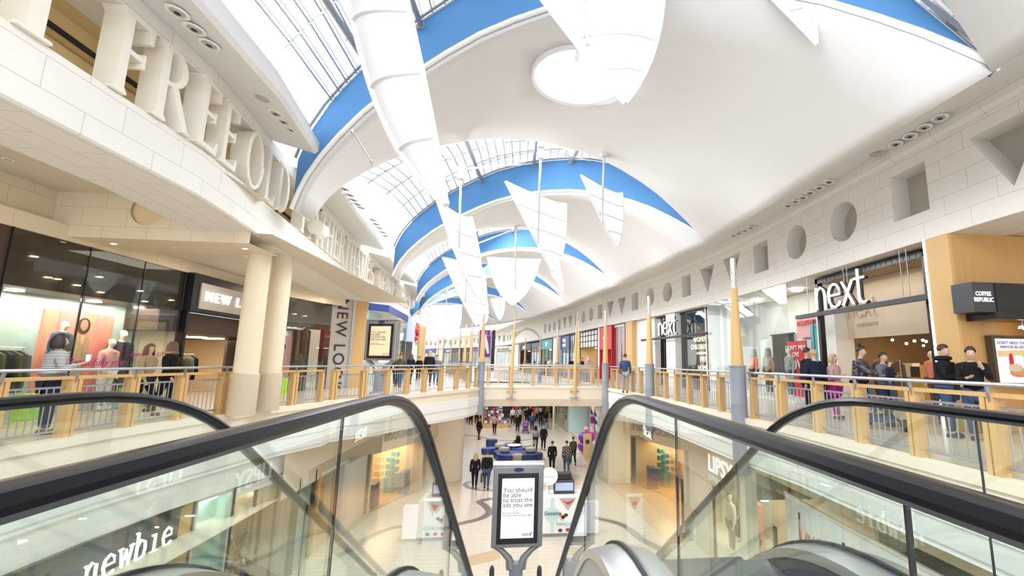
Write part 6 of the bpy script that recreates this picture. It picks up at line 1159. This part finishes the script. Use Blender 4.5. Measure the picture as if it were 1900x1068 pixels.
def body_nodes(pose, build=1.0):
    """joints of a 1.75 m figure facing -Y at rest; pose: dict of stride, arms, sit, lean"""
    st = pose.get('stride', 0.0); sit = pose.get('sit', False); N = {}; hip = .92; dz = 0
    if sit: dz = -.47
    lean = pose.get('lean', 0.0)
    L = lambda z: -lean * (z - hip)
    N['pelvis'] = (V(0, 0, hip + dz), .13 * build); 
    for k, z, r in (('waist', 1.06, .125), ('chest', 1.24, .145), ('shoul', 1.40, .12), ('neck', 1.49, .055), ('neck2', 1.53, .052)): N[k] = (V(0, L(z), z + dz), r * (build if r > .1 else 1))
    hy = L(1.6) - .01
    for k, z, y, r in (('jaw', 1.575, -.02, .062), ('face', 1.63, -.012, .082), ('crown', 1.70, .005, .078), ('top', 1.745, .008, .045)): N[k] = (V(0, hy + y, z + dz), r)
    E = [('pelvis', 'waist'), ('waist', 'chest'), ('chest', 'shoul'), ('shoul', 'neck'), ('neck', 'neck2'), ('neck2', 'jaw'), ('jaw', 'face'), ('face', 'crown'), ('crown', 'top')]
    if pose.get('detail', False):
        N['nose'] = (V(0, hy - .098, 1.625 + dz), .013); N['nose2'] = (V(0, hy - .112, 1.605 + dz), .014); E += [('face', 'nose'), ('nose', 'nose2')]
    for s, sd in ((-1, 'l'), (1, 'r')):
        sw = st * s
        if sit: kn = V(.11 * s, -.42, hip + dz + .02); an = V(.12 * s, -.45, .09); 
        else: kn = V(.095 * s, -.18 * sw - abs(st) * .06, .50); an = V(.09 * s, -.38 * sw + (.1 * abs(st) if sw < 0 else 0), .09 + (.06 * abs(st) if sw < 0 else 0))
        N['hip' + sd] = (V(.10 * s, 0, hip - .05 + dz), .105 * build); N['thi' + sd] = ((N['hip' + sd][0] + kn) / 2, .085 * build); N['kne' + sd] = (kn, .058); N['cal' + sd] = (kn.lerp(an, .4), .056); N['ank' + sd] = (an, .036); N['toe' + sd] = (an + V(0, -.14, -.055), .032)
        E += [('pelvis', 'hip' + sd), ('hip' + sd, 'thi' + sd), ('thi' + sd, 'kne' + sd), ('kne' + sd, 'cal' + sd), ('cal' + sd, 'ank' + sd), ('ank' + sd, 'toe' + sd)]
        sh = V(.185 * s, L(1.39), 1.39 + dz); arm = pose.get('arm' + sd, 'down')
        if arm == 'down': el_ = sh + V(.05 * s, .10 * sw + .02, -.28); wr = el_ + V(.0, .12 * sw - .06, -.245)
        elif arm == 'front': el_ = sh + V(.05 * s, -.05, -.27); wr = el_ + V(-.12 * s, -.2, .06)
        elif arm == 'cup': el_ = sh + V(.09 * s, .0, -.26); wr = el_ + V(.03 * s, -.22, .10)
        elif arm == 'reach': el_ = sh + V(.04 * s, -.16, -.2); wr = el_ + V(-.04 * s, -.24, -.06)
        elif arm == 'mouth': el_ = sh + V(.06 * s, -.12, -.24); wr = el_ + V(-.12 * s, -.14, .22)
        elif arm == 'lap': el_ = sh + V(.06 * s, -.06, -.27); wr = el_ + V(-.08 * s, -.22, -.04)
        N['sho' + sd] = (sh, .066 * build); N['elb' + sd] = (el_, .044); N['for' + sd] = (el_.lerp(wr, .4), .042); N['wri' + sd] = (wr, .026)
        E += [('shoul', 'sho' + sd), ('sho' + sd, 'elb' + sd), ('elb' + sd, 'for' + sd), ('for' + sd, 'wri' + sd)]
        d = (wr - el_).normalized(); side = V(1, 0, 0) - d * d.x; side.normalize(); nrm = d.cross(side)
        N['plm' + sd] = (wr + d * .055, (.036, .020)); E.append(('wri' + sd, 'plm' + sd))
        if pose.get('detail', False) :
            for f in range(4):
                b = wr + d * .085 + side * (.024 - .016 * f); ln = (.066, .076, .070, .056)[f]; N['f%d%s' % (f, sd)] = (b, .0095); N['g%d%s' % (f, sd)] = (b + d * ln * .5 + nrm * .006, .0085); N['h%d%s' % (f, sd)] = (b + d * ln * .85 + nrm * .022, .007)
                E += [('plm' + sd, 'f%d%s' % (f, sd)), ('f%d%s' % (f, sd), 'g%d%s' % (f, sd)), ('g%d%s' % (f, sd), 'h%d%s' % (f, sd))]
            tb = wr + d * .03 - side * .03 * s * (1 if True else -1); N['t0' + sd] = (tb, .011); N['t1' + sd] = (tb + d * .035 - side * .022 * s, .0095); E += [('wri' + sd, 't0' + sd), ('t0' + sd, 't1' + sd)]
        else: N['fin' + sd] = (wr + d * .13, (.030, .012)); E.append(('plm' + sd, 'fin' + sd))
    return N, E
CACHE = {}
def pose_meshes(key, pose, build):
    if key in CACHE: return CACHE[key]
    N, E = body_nodes(pose, build); R = {}
    NB = {k: (v[0], v[1] * .8 if (not isinstance(v[1], tuple) and (k in ('pelvis', 'waist', 'chest', 'shoul') or k[:3] in ('hip', 'thi', 'kne', 'cal', 'sho', 'elb'))) else v[1]) for k, v in N.items()}
    R['body'] = skin_mesh('body', NB, E, 'pelvis')
    def part(keys, inf, root, extra=None):
        n = {k: (N[k][0].copy(), (N[k][1] if not isinstance(N[k][1], tuple) else N[k][1][0]) + inf) for k in N if k in keys}
        if extra: extra(n)
        return skin_mesh('garment', n, [e for e in E if e[0] in n and e[1] in n], root)
    def cuff(n):
        for sd in 'lr': n['wri' + sd] = (n['wri' + sd][0], .038)
        n['pelvis'] = (n['pelvis'][0] + V(0, 0, -.02), n['pelvis'][1] + .01); n['neck'] = (n['neck'][0], .062)
    R['top'] = part({'pelvis', 'waist', 'chest', 'shoul', 'neck', 'shol', 'elbl', 'forl', 'wril', 'shor', 'elbr', 'forr', 'wrir', 'sho' + 'l'} , .018, 'chest', cuff)
    def hem(n):
        for sd in 'lr': n['ank' + sd] = (n['ank' + sd][0], .052)
    R['legs'] = part({'pelvis'} | {a + s for a in ('hip', 'thi', 'kne', 'cal', 'ank') for s in 'lr'}, .014, 'pelvis', hem)
    R['N'] = N; CACHE[key] = R; return R
def person(px, py, z, facing, h, label, pose=None, top='cloth_black', legs='cloth_denim', hair='hair_dark', hs='short', skin='skin', build=1.0, shoes='ink', extras=(), Y=None, loc=None, group=None, cat='person', name='person', y_off=0):
    pose = dict(pose or {}); key = repr(sorted(pose.items())) + str(build); R = pose_meshes(key, pose, build)
    p = Vector(loc) if loc else (at(px, py, Z=z) if Y is None else Vector((at(px, py, Y=Y).x, Y, z)))
    k = h / 1.78; t = thing(name, label, cat, (p.x, p.y, z), 0, group); t.rotation_euler = (0, 0, facing); t.scale = (k, k, k)
    def put(nm, me, mt):
        o = bpy.data.objects.new(nm, me); C.objects.link(o); o.parent = t
        if not me.materials: me.materials.append(M[mt])
        o.material_slots[0].link = 'OBJECT'; o.material_slots[0].material = M[mt]; return o
    put('body', R['body'], skin)
    if top: put('jacket', R['top'], top)
    if legs: put('trousers', R['legs'], legs)
    N = R['N']; c = N['face'][0] + V(0, .012, .045)
    def once(nm, f):
        kk_ = (key, nm)
        if kk_ not in CACHE: m = MB(); f(m); CACHE[kk_] = m.mesh(nm, [], True)
        return CACHE[kk_]
    def cap(m, back=0.0, drop=0.0, w_=1.0):
        G = []
        for i in range(9):
            a = math.pi * .5 * (1 - i / 8 * 1.25); row = []
            for j in range(17):
                b = 2 * math.pi * j / 16; fr_ = (1 - math.sin(b)) / 2     # 1 at front (-Y)
                lo = max(a, .25 * fr_ * 1.6 + (-1 * (1 - fr_)) * .6) if i > 5 else a
                row.append((c.x + .089 * w_ * math.cos(lo) * math.cos(b), c.y + .006 + .102 * math.cos(lo) * math.sin(b), c.z + .012 + .098 * math.sin(lo)))
            G.append(row)
        m.grid(G)
    if hs == 'short': put('hair', once('h_short', lambda m: cap(m)), hair)
    elif hs in ('long', 'bob'):
        L_ = .34 if hs == 'long' else .2
        def lg(m):
            cap(m)
            G = []
            for i in range(7):
                v = i / 6; row = []
                for j in range(13):
                    b = -.35 + (math.pi + .7) * j / 12; r = .105 + .02 * math.sin(math.pi * v); row.append((c.x + r * math.cos(b) * (1.0 + .08 * v), c.y + .012 + r * 1.02 * math.sin(b), c.z + .03 - L_ * v))
                G.append(row)
            m.grid(G); m.grid([[(x * .86 + c.x * .14, y * .9 + (c.y + .01) * .1, z_) for x, y, z_ in r] for r in G])
            m.grid([G[-1], [(x * .86 + c.x * .14, y * .9 + (c.y + .01) * .1, z_) for x, y, z_ in G[-1]]])
        put('hair', once('h_' + hs, lg), hair)
    elif hs == 'bun':
        def bn(m): cap(m); m.lathe([(.01, -.05), (.045, -.03), (.055, 0), (.045, .03), (.01, .05)], (c.x, c.y + .03, c.z + .15), 12)
        put('hair', once('h_bun', bn), hair)
    elif hs in ('scarf', 'hood'):
        def sc(m): cap(m, w_=1.12); m.lathe([(.16, -.20), (.13, -.12), (.118, 0), (.112, .06), (.07, .115)], (c.x, c.y + .02, c.z), 16)
        put('headscarf' if hs == 'scarf' else 'hood', once('h_scarf', sc), hair)
    for sd in 'lr':
        a = N['ank' + sd][0]
        def sh(m, a=a): m.lathe([(.045, 0), (.05, .03), (.04, .075), (.02, .09)], (a.x, a.y - .05, a.z - .09), 12, .95, 2.5)
        put('shoe', once('shoe' + sd, sh), shoes)
    if pose.get('detail') and cat == 'person':
        for s in (-1, 1):
            def ey(m, s=s): m.lathe([(.002, -.008), (.009, 0), (.002, .008)], (s * .03, N['face'][0].y - .078, N['face'][0].z + .018), 8)
            put('eye', once('eye%d' % s, ey), 'ink')
            def er(m, s=s): m.lathe([(.006, -.03), (.014, 0), (.006, .03)], (s * .086, N['face'][0].y + .012, N['face'][0].z), 8, .6, 1)
            put('ear', once('ear%d' % s, er), skin)
    for ex, mt in extras:
        if ex in ('coat', 'skirt', 'shirt_hem'):
            z0, z1, r0, r1 = {'coat': (.62, 1.05, .21, .155), 'skirt': (.45, 1.0, .23, .15), 'shirt_hem': (.76, 1.0, .18, .15)}[ex]
            def ct(m): m.lathe([(r0 - .01, z0), (r0, z0), ((r0 + r1) / 2, (z0 + z1) / 2), (r1, z1), (r1 - .02, z1 + .05)], (0, 0.01, N['pelvis'][0].z - .92), 20, 1, .78)
            put('coat_skirt' if ex == 'coat' else ex, once(ex, ct), mt)
        elif ex in ('bag', 'backpack', 'shoulder_bag', 'bag_l'):
            if ex == 'backpack': bx = (-.14, .14, .12, .26, 1.05, 1.42)
            elif ex == 'shoulder_bag': bx = (.16, .28, -.08, .14, .86, 1.08)
            else:
                s = -1 if ex == 'bag_l' else 1; w_ = N['wri' + ('l' if s < 0 else 'r')][0]; bx = (w_.x - .05, w_.x + .05, w_.y - .16, w_.y + .12, w_.z - .55, w_.z - .16)
            def bg_(m): m.box(*bx); m.tube([((bx[0] + bx[1]) / 2, bx[2] + .06, bx[5]), ((bx[0] + bx[1]) / 2, (bx[2] + bx[3]) / 2, bx[5] + .09), ((bx[0] + bx[1]) / 2, bx[3] - .06, bx[5])], .006, 5)
            mm = MB(); bg_(mm); o = mm.build('handbag' if ex == 'shoulder_bag' else ex.replace('bag_l', 'carrier_bag') if ex != 'bag' else 'carrier_bag', mt)
            # held things are objects of their own
            adopt(o, t); o.matrix_parent_inverse = Matrix.Identity(4)
        elif ex == 'hat':
            put('cap', once('cap', lambda m: m.lathe([(.12, 0), (.105, .01), (.1, .07), (.06, .11), (.01, .12)], (c.x, c.y, c.z + .02), 16)), mt)
        elif ex == 'collar': put('fur_collar', once('collar', lambda m: m.lathe([(.10, -.03), (.16, 0), (.15, .05), (.09, .07)], (0, N['neck'][0].y + .02, N['neck'][0].z - .01), 16)), mt)
    return t
D = {'detail': True}
pi = math.pi
# facing angle: the figure looks along -Y at 0; pi looks away from the camera; +pi/2 looks to +X
# --- left gallery
w_ = person(0, 0, .015, pi - .55, 1.74, 'woman in a navy striped off-shoulder top holding a white cup, seen from behind', dict(D, arml='cup'), 'stripes', 'cloth_navy', 'hair_dark', 'bob', 'skin_light', loc=(-8.25, 9.3, .015), build=1.12)
cp = MB(); Rm = Matrix.Rotation(pi - .55, 4, 'Z'); wl = CACHE[repr(sorted(dict(D, arml='cup').items())) + '1.12']['N']['wril'][0] * (1.74 / 1.78); wp = Rm @ wl + Vector((-8.25, 9.3, .015)); dr_ = Rm @ Vector((0, -.09, .04)); cp.lathe([(.028, 0), (.036, .11), (.038, .11), (.038, .12), (.03, .13)], (wp.x + dr_.x, wp.y + dr_.y, wp.z + dr_.z), 16); o = cp.build('paper_cup', 'white', None, True); tag(o, 'white paper cup held by the woman in the striped top', 'cup')
person(0, 0, .015, pi / 2, 1.66, 'person in a tan fur trimmed coat walking before the left shop window', {'stride': .6}, 'fur_tan', 'cloth_black', 'hair_brown', 'long', loc=(-8.7, 11.95, .015))
person(0, 0, .015, pi / 2 + .1, 1.72, 'person in a thick black coat with brown fur collar, left of the round columns', {'stride': .7}, 'cloth_black', 'cloth_black', 'hair_brown', 'hood', loc=(-8.7, 12.65, .015), extras=[('collar', 'fur_tan'), ('coat', 'cloth_black')])
person(0, 0, .015, pi, 1.6, 'person in a grey top facing the warm shop doorway', {}, 'cloth_grey', 'cloth_black', 'hair_brown', 'long', loc=(-8.9, 16.1, .015))
person(761, 700, .015, pi - .3, 1.7, 'long haired person in a navy jacket beside the golden totem', {'stride': .5}, 'cloth_navy', 'cloth_black', 'hair_brown', 'long', Y=27)
person(795, 700, .015, .2, 1.85, 'person in a black parka with a tan fur hood on the left gallery', {'stride': .6}, 'cloth_black', 'cloth_black', 'fur_tan', 'hood', Y=26, extras=[('coat', 'cloth_black'), ('collar', 'fur_tan')], build=1.25)
person(809, 700, .015, .2, 1.65, 'person in dark clothes just right of the tan fur hood', {'stride': .5}, 'cloth_grey', 'cloth_denim', 'hair_dark', 'short', Y=26.6)
person(742, 700, .015, pi, 1.7, 'person in jeans partly hidden by the golden totem', {'stride': .6}, 'cloth_brown', 'cloth_denim', 'hair_brown', 'short', Y=24)
person(734, 700, .015, pi, 1.66, 'second person in dark jeans behind the golden totem', {'stride': .5}, 'cloth_navy', 'cloth_black', 'hair_dark', 'short', Y=24.8)
person(776, 700, .015, 0, 1.6, 'small distant person in dark clothing by the timber pillar', {}, 'cloth_black', 'cloth_black', Y=33)
# --- right gallery
person(0, 0, .015, pi - .2, 1.72, 'fair haired person in a dark navy coat, back turned, at the right balustrade', dict(D), 'cloth_navy', 'cloth_black', 'hair_blonde', 'short', 'skin_light', loc=(7.3, 10.95, .015), build=1.2, extras=[('coat', 'cloth_navy')])
person(0, 0, .015, pi / 2, 1.8, 'dark haired person half hidden behind the one in the navy coat', dict(D), 'cloth_black', 'cloth_navy', 'hair_dark', 'short', loc=(7.75, 11.95, .015))
person(0, 0, .015, .5, 1.62, 'fair haired woman in a pink top with a magenta coat over her arm', dict(D, arml='front'), 'cloth_pink', 'cloth_magenta', 'hair_blonde', 'bob', 'skin_light', loc=(7.85, 11.0, .015), build=1.1, extras=[('coat', 'cloth_magenta')])
person(0, 0, .015, .7, 1.78, 'woman with a dark hair bun in a pinstriped wrap, leaning on the handrail', dict(D, armr='reach', arml='reach', lean=.12), 'cloth_pin', 'cloth_black', 'hair_dark', 'bun', loc=(7.75, 10.0, .015), build=1.12, extras=[('coat', 'cloth_pin')])
person(0, 0, .015, .4, 1.64, 'short haired person in a grey jumper holding a toddler', dict(D, armr='front', arml='front'), 'cloth_grey', 'cloth_denim', 'hair_dark', 'short', loc=(8.1, 9.65, .015), build=1.1)
person(0, 0, .62, .5, .84, 'toddler in a dark patterned jumper held on an arm', dict(D, armr='front'), 'cloth_navy', 'cloth_denim', 'hair_brown', 'short', loc=(8.0, 9.35, .62), build=1.2)
person(0, 0, .015, .55, 1.76, 'man in glasses and a black jacket holding a snack near the timber pillar', dict(D, armr='front', arml='front'), 'cloth_black', 'cloth_denim', 'hair_dark', 'short', loc=(8.15, 8.15, .015), build=1.15, extras=[('collar', 'cloth_black')])
person(0, 0, .015, -.7, 1.7, 'person in a black jacket bowing towards the man with the snack', dict(D, armr='mouth', arml='front', lean=.18), 'cloth_black', 'cloth_denim', 'hair_dark', 'short', loc=(8.3, 7.75, .015), build=1.15)
person(1160, 720, .015, pi - .2, 1.72, 'dark haired person in a denim jacket with a strap, back turned, before the blue goods', {}, 'cloth_denim', 'cloth_lgrey', 'hair_dark', 'short', Y=20.5, extras=[('shoulder_bag', 'cloth_brown')])
person(1091, 716, .015, pi, 1.7, 'person in a dusty pink hooded coat on the right gallery beyond the bridge', {}, 'cloth_pink', 'cloth_black', 'cloth_pink', 'hood', Y=32, extras=[('coat', 'cloth_pink')])
for k, (px, Y, tp, lb) in enumerate(((1060, 38, 'cloth_black', 'distant person in black before the blue tinted glass front'), (1019, 44, 'cloth_white', 'distant person in white before the teal shopfront'), (1013, 44.5, 'cloth_brown', 'distant person in brown before the teal shopfront'), (1080, 36, 'cloth_maroon', 'distant person in maroon at the yellow lit shop'), (975, 56, 'cloth_navy', 'far tiny person below the neon sign'), (860, 90, 'cloth_black', 'far tiny person before the black shopfronts'), (895, 75, 'cloth_pink', 'far tiny person below the big poster'))):
    person(px, 700, .015, .3 * k, 1.7, lb, {'stride': .5}, tp, 'cloth_black', ['hair_dark', 'hair_brown'][k % 2], 'short', Y=Y)
# --- lower mall
LW = [
 (880, 905, pi + .05, 1.68, 'blonde woman in a black jacket and trousers holding hands, lower left', {'stride': .4}, 'cloth_black', 'cloth_black', 'hair_blonde', 'long', 'skin', 1.0, [('shoulder_bag', 'cloth_black')]),
 (902, 906, pi, 1.8, 'broad man in a black coat beside the blonde woman, carrying a bag', {'stride': .35}, 'cloth_black', 'cloth_denim', 'hair_dark', 'short', 'skin', 1.2, [('shirt_hem', 'cloth_black'), ('bag', 'cloth_brown')]),
 (1024, 876, pi, 1.74, 'slim person in a black t-shirt walking away, lower right of the seats', {'stride': .3}, 'cloth_black', 'cloth_black', 'hair_dark', 'short', 'skin', 1.0, [('shirt_hem', 'cloth_black')]),
 (1051, 878, pi, 1.8, 'man in a checked shirt and jeans walking away', {'stride': .5}, 'cloth_check', 'cloth_denim', 'hair_dark', 'short', 'skin', 1.1, [('shirt_hem', 'cloth_check')]),
 (1063, 862, pi + .2, 1.68, 'person in a dark green coat just right of the checked shirt', {'stride': .6}, 'cloth_green', 'cloth_black', 'hair_dark', 'short', 'skin', 1.1, [('coat', 'cloth_green')]),
 (993, 834, .1, 1.66, 'woman in a long grey coat and black headscarf walking forward', {'stride': .4}, 'cloth_lgrey', 'cloth_black', 'cloth_black', 'scarf', 'skin', 1.1, [('skirt', 'cloth_lgrey')]),
 (1008, 834, .0, 1.76, 'man in a black leather jacket carrying a white bag beside the grey coat', {'stride': .5}, 'cloth_black', 'cloth_black', 'hair_dark', 'short', 'skin', 1.1, [('bag_l', 'cloth_white')]),
 (888, 815, pi / 2 + .8, 1.75, 'man in a black jacket and maroon trousers at the left, beyond the bridge', {'stride': .3}, 'cloth_black', 'cloth_maroon', 'hair_dark', 'short', 'skin', 1.1, []),
 (917, 806, pi, 1.68, 'person in a tan top and black trousers at the card cart', {'stride': .5}, 'fur_tan', 'cloth_black', 'hair_brown', 'short', 'skin', 1.0, []),
 (960, 803, .1, 1.68, 'woman in a short black coat with a red scarf, centre of the far crowd', {'stride': .3}, 'cloth_black', 'cloth_black', 'hair_brown', 'bob', 'skin', 1.1, [('coat', 'cloth_black')]),
 (987, 800, 0, 1.7, 'woman in a mid blue denim coat behind a pushchair', {'stride': .5}, 'cloth_denim', 'cloth_navy', 'hair_brown', 'short', 'skin', 1.1, [('coat', 'cloth_denim')]),
 (1003, 793, 0, 1.8, 'man in a dark suit with white shirt carrying a dark bag', {'stride': .4}, 'cloth_black', 'cloth_black', 'hair_brown', 'short', 'skin', 1.0, [('bag', 'cloth_navy')]),
 (1013, 794, .5, 1.75, 'person in a long black coat at the edge of the counter shop', {'stride': .5}, 'cloth_black', 'cloth_denim', 'hair_dark', 'hood', 'skin', 1.1, [('coat', 'cloth_black')]),
 (951, 788, .2, 1.75, 'young person in a white jacket with a dark backpack in the far crowd', {'stride': .5}, 'cloth_white', 'cloth_black', 'hair_dark', 'short', 'skin', 1.0, [('backpack', 'cloth_black')]),
 (964, 787, 0, 1.72, 'person in a pale blue shirt in the far crowd', {'stride': .3}, 'cloth_lblue', 'cloth_black', 'hair_brown', 'short', 'skin', 1.0, []),
 (977, 788, .2, 1.75, 'person in black left of the denim coat in the far crowd', {'stride': .4}, 'cloth_black', 'cloth_black', 'hair_dark', 'short', 'skin', 1.0, []),
 (983, 786, .2, 1.82, 'tall person in black at the back of the far crowd', {'stride': .4}, 'cloth_black', 'cloth_black', 'hair_brown', 'short', 'skin', 1.0, []),
 (996, 784, .2, 1.7, 'person in beige at the back of the far crowd', {'stride': .4}, 'fur_tan', 'cloth_black', 'hair_brown', 'short', 'skin', 1.0, []),
 (873, 787, .5, 1.75, 'person in a long dark coat at the far left behind the grey pole', {'stride': .4}, 'cloth_black', 'cloth_black', 'hair_dark', 'short', 'skin', 1.1, [('coat', 'cloth_black')]),
 (884, 786, .2, 1.82, 'broad person in a black coat just right of the grey pole', {'stride': .4}, 'cloth_black', 'cloth_black', 'hair_dark', 'short', 'skin', 1.2, [('coat', 'cloth_black')]),
 (864, 784, .3, 1.7, 'person in dark clothes with a red bag at the far left', {'stride': .4}, 'cloth_navy', 'cloth_black', 'hair_dark', 'short', 'skin', 1.0, [('bag', 'red')]),
]
for px, py, fc, h, lb, ps, tp, lg, hr, hs, sk, bd, ex in LW: person(px, py, ZL, fc, h, lb, ps, tp, lg, hr, hs, sk, bd, 'ink', ex)
p = F(962, 834); person(0, 0, ZL + .0, -pi / 2 + .2, 1.74, 'bald man in black sitting on the padded seats, facing left', {'sit': True, 'lean': .12, 'arml': 'lap', 'armr': 'lap'}, 'cloth_black', 'cloth_black', 'skin', 'none', loc=(p.x, p.y, ZL), build=1.1)
# pushchair with child and gallery pushchair
def pushchair(x, y, z, rz, lb, c1):
    t = thing('pushchair', lb, 'pushchair', (x, y, z), rz); Rz = lambda pts: [tuple(Vector(rotz(p, rz)) + Vector((x, y, z))) for p in pts]
    m = MB(); m.tube(Rz([(-.22, .45, 1.0), (-.22, .1, .5), (-.24, -.4, .1)]), .015, 6); m.tube(Rz([(.22, .45, 1.0), (.22, .1, .5), (.24, -.4, .1)]), .015, 6); m.tube(Rz([(-.22, .45, 1.0), (.22, .45, 1.0)]), .018, 6); m.tube(Rz([(-.24, .35, .1), (-.2, 0, .5)]), .014, 6); m.tube(Rz([(.24, .35, .1), (.2, 0, .5)]), .014, 6); m.build('frame', 'charcoal', t)
    m = MB(); m.box(-.2, .2, -.25, .2, .4, .5, rz, (x, y, z)); m.box(-.2, .2, .12, .22, .45, .95, rz, (x, y, z)); m.box(-.19, .19, -.2, .3, .16, .3, rz, (x, y, z)); m.build('seat', c1, t)
    m = MB(); G = [[tuple(Vector(rotz((-.21 + .42 * i, .2 - .42 * math.sin(a), .8 + .25 * math.cos(a)), rz)) + Vector((x, y, z))) for i in (0, 1)] for a in [k * .22 for k in range(7)]]; m.grid(G); m.build('hood', c1, t)
    for wx, wy in ((-.24, -.4), (.24, -.4), (-.24, .35), (.24, .35)):
        m = MB(); a = Vector(rotz((wx - .02, wy, .1), rz)) + Vector((x, y, z)); b = Vector(rotz((wx + .02, wy, .1), rz)) + Vector((x, y, z)); m.cyl(a, b, .1); m.build('wheel', 'ink', t)
    return t
p = F(975, 803); pushchair(p.x, p.y, ZL, 0.1, 'navy pushchair facing the camera in the far crowd', 'purple')
person(0, 0, ZL + .3, .1, .95, 'small child in pale pink sitting in the navy pushchair', {'sit': True, 'arml': 'lap', 'armr': 'lap'}, 'cloth_pink', 'cloth_navy', 'hair_brown', 'short', loc=(p.x, p.y + .05, ZL + .28))
pushchair(7.6, 9.2, .015, .9, 'dark blue pushchair behind the right balustrade', 'cloth_denim')
# --- mannequins
def mannequin(x, y, z, fc, lb, tp, lg, pose=None, grp=None, hd=None, h=1.8, ex=()):
    person(0, 0, z, fc, h, lb, dict(pose or {'detail': True}), tp, lg, hd or 'mannequin', 'hood' if hd else 'none', 'mannequin', loc=(x, y, z), cat='mannequin', name='mannequin', shoes='mannequin', group=grp, extras=ex)
mannequin(-10.55, at(112, 640, X=-10.55).y, .58, pi / 2, 'mannequin in a blue jacket behind the striped top woman', 'cloth_denim', 'cloth_lgrey', h=1.6); mannequin(-10.5, 13.15, .05, pi / 2, 'mannequin in a lilac top and pale trousers in the left shop window', 'pink', 'cloth_white'); mannequin(-10.65, 13.65, .05, pi / 2 - .3, 'mannequin in a navy suit with a white shirt in the left shop window', 'cloth_navy', 'cloth_navy', h=2.05)
mannequin(9.9, 16.35, .13, -pi / 2, 'mannequin in a pale coat and scarf right of the red poster', 'cloth_lgrey', 'cloth_denim', h=1.85, ex=[('coat', 'cloth_lgrey')]); mannequin(9.8, 17.7, .13, -pi / 2 + .3, 'mannequin in a tan coat left of the red poster', 'fur_tan', 'cloth_brown', h=1.85, hd='cloth_grey', ex=[('coat', 'fur_tan')]); mannequin(9.8, 18.9, .13, -pi / 2, 'mannequin in a coral jacket, leftmost beside the thick pole', 'coral', 'cloth_black', h=1.85, hd='cloth_lgrey')
mannequin(10.2, 24.2, .05, -pi / 2, 'mannequin in a bright blue jacket before the bronze lettering', 'cloth_blue', 'cloth_black', h=1.7)
mannequin(6.85, 15.2, ZL + .26, -pi / 2, 'pale mannequin in a cream blouse and dark skirt in the lower right window', 'cloth_white', 'cloth_black'); mannequin(6.8, 13.6, ZL + .26, -pi / 2, 'mannequin in a black floral dress in the lower right window', 'leopard', 'cloth_black', ex=[('skirt', 'leopard')]); mannequin(7.5, 16.2, ZL + .26, -pi / 2, 'mannequin in shadow left of the cream blouse one', 'cloth_lgrey', 'cloth_brown')
mannequin(6.7, 17.2, ZL + .26, -pi / 2, 'small grey child mannequin with a coral skirt in the lower right window', 'cloth_lgrey', 'coral', h=1.25, ex=[('skirt', 'coral')])
mannequin(-7.35, 13.5, ZL + .1, pi / 2, 'mannequin in a gold top in the dim lower left window', 'gold_fabric', 'cloth_brown'); mannequin(-7.3, 14.4, ZL + .1, pi / 2, 'mannequin in a dark coat in the dim lower left window', 'cloth_grey', 'cloth_black')
mannequin(12.2, 12.6, .02, -pi / 2, 'mannequin in an orange jacket inside the big lettered entrance', 'coral', 'cloth_brown'); mannequin(12.4, 11.0, .02, -pi / 2, 'mannequin in a tan jacket inside the big lettered entrance', 'fur_tan', 'cloth_grey')
# --- garment rails
def rail(x0, y0, x1, y1, z, hgt, cols, lb, grp):
    t = thing('garment_rail', 'steel ' + lb, 'clothes rail', (x0, y0, z)); m = MB(); m.tube([(x0, y0, z), (x0, y0, z + hgt), (x1, y1, z + hgt), (x1, y1, z)], .015, 6); m.build('rail_frame', 'steel_light', t)
    n = len(cols); a = math.atan2(y1 - y0, x1 - x0)
    for k in range(n):
        u = (k + .5) / n; x, y = x0 + (x1 - x0) * u, y0 + (y1 - y0) * u; m = MB()
        m.ext([(-.05, .0), (-.22, -.1), (-.26, -.55), (-.18, -.56), (-.17, -.85), (.17, -.85), (.18, -.56), (.26, -.55), (.22, -.1), (.05, 0)], lambda p, q: (x - math.sin(a) * p + .03 * math.cos(a), y + math.cos(a) * p + .03 * math.sin(a), z + hgt - .06 + q), lambda p, q: (x - math.sin(a) * p - .03 * math.cos(a), y + math.cos(a) * p - .03 * math.sin(a), z + hgt - .06 + q))
        o = m.build('hanging_garment', cols[k]); tag(o, 'garment hanging on the ' + lb, 'garment', grp)
rail(-10.4, 10.2, -10.4, 11.0, .02, 1.5, ['cloth_grey', 'cloth_green', 'cloth_navy', 'cloth_green', 'cloth_grey'], 'rail at the left of the pink shop window display', 'clothes on the left window rail')
rail(-11.6, 15.0, -11.6, 16.0, .02, 1.45, ['cloth_white', 'red', 'cloth_black', 'fur_tan', 'cloth_grey'], 'rail left inside the warm shop doorway', 'clothes on the doorway left rail')
rail(-11.6, 16.9, -11.6, 17.9, .02, 1.45, ['cloth_black', 'cloth_brown', 'cloth_green', 'cloth_grey', 'cloth_black'], 'rail right inside the warm shop doorway', 'clothes on the doorway right rail')
rail(11.4, 10.3, 11.4, 11.5, .02, 1.5, ['red', 'cloth_black', 'cloth_brown', 'red', 'cloth_grey'], 'rail at the right inside the big lettered entrance', 'clothes on the entrance right rail')
rail(11.4, 12.9, 11.4, 13.9, .02, 1.5, ['cloth_brown', 'fur_tan', 'cloth_black', 'cloth_grey', 'cloth_brown'], 'rail at the left inside the big lettered entrance', 'clothes on the entrance left rail')
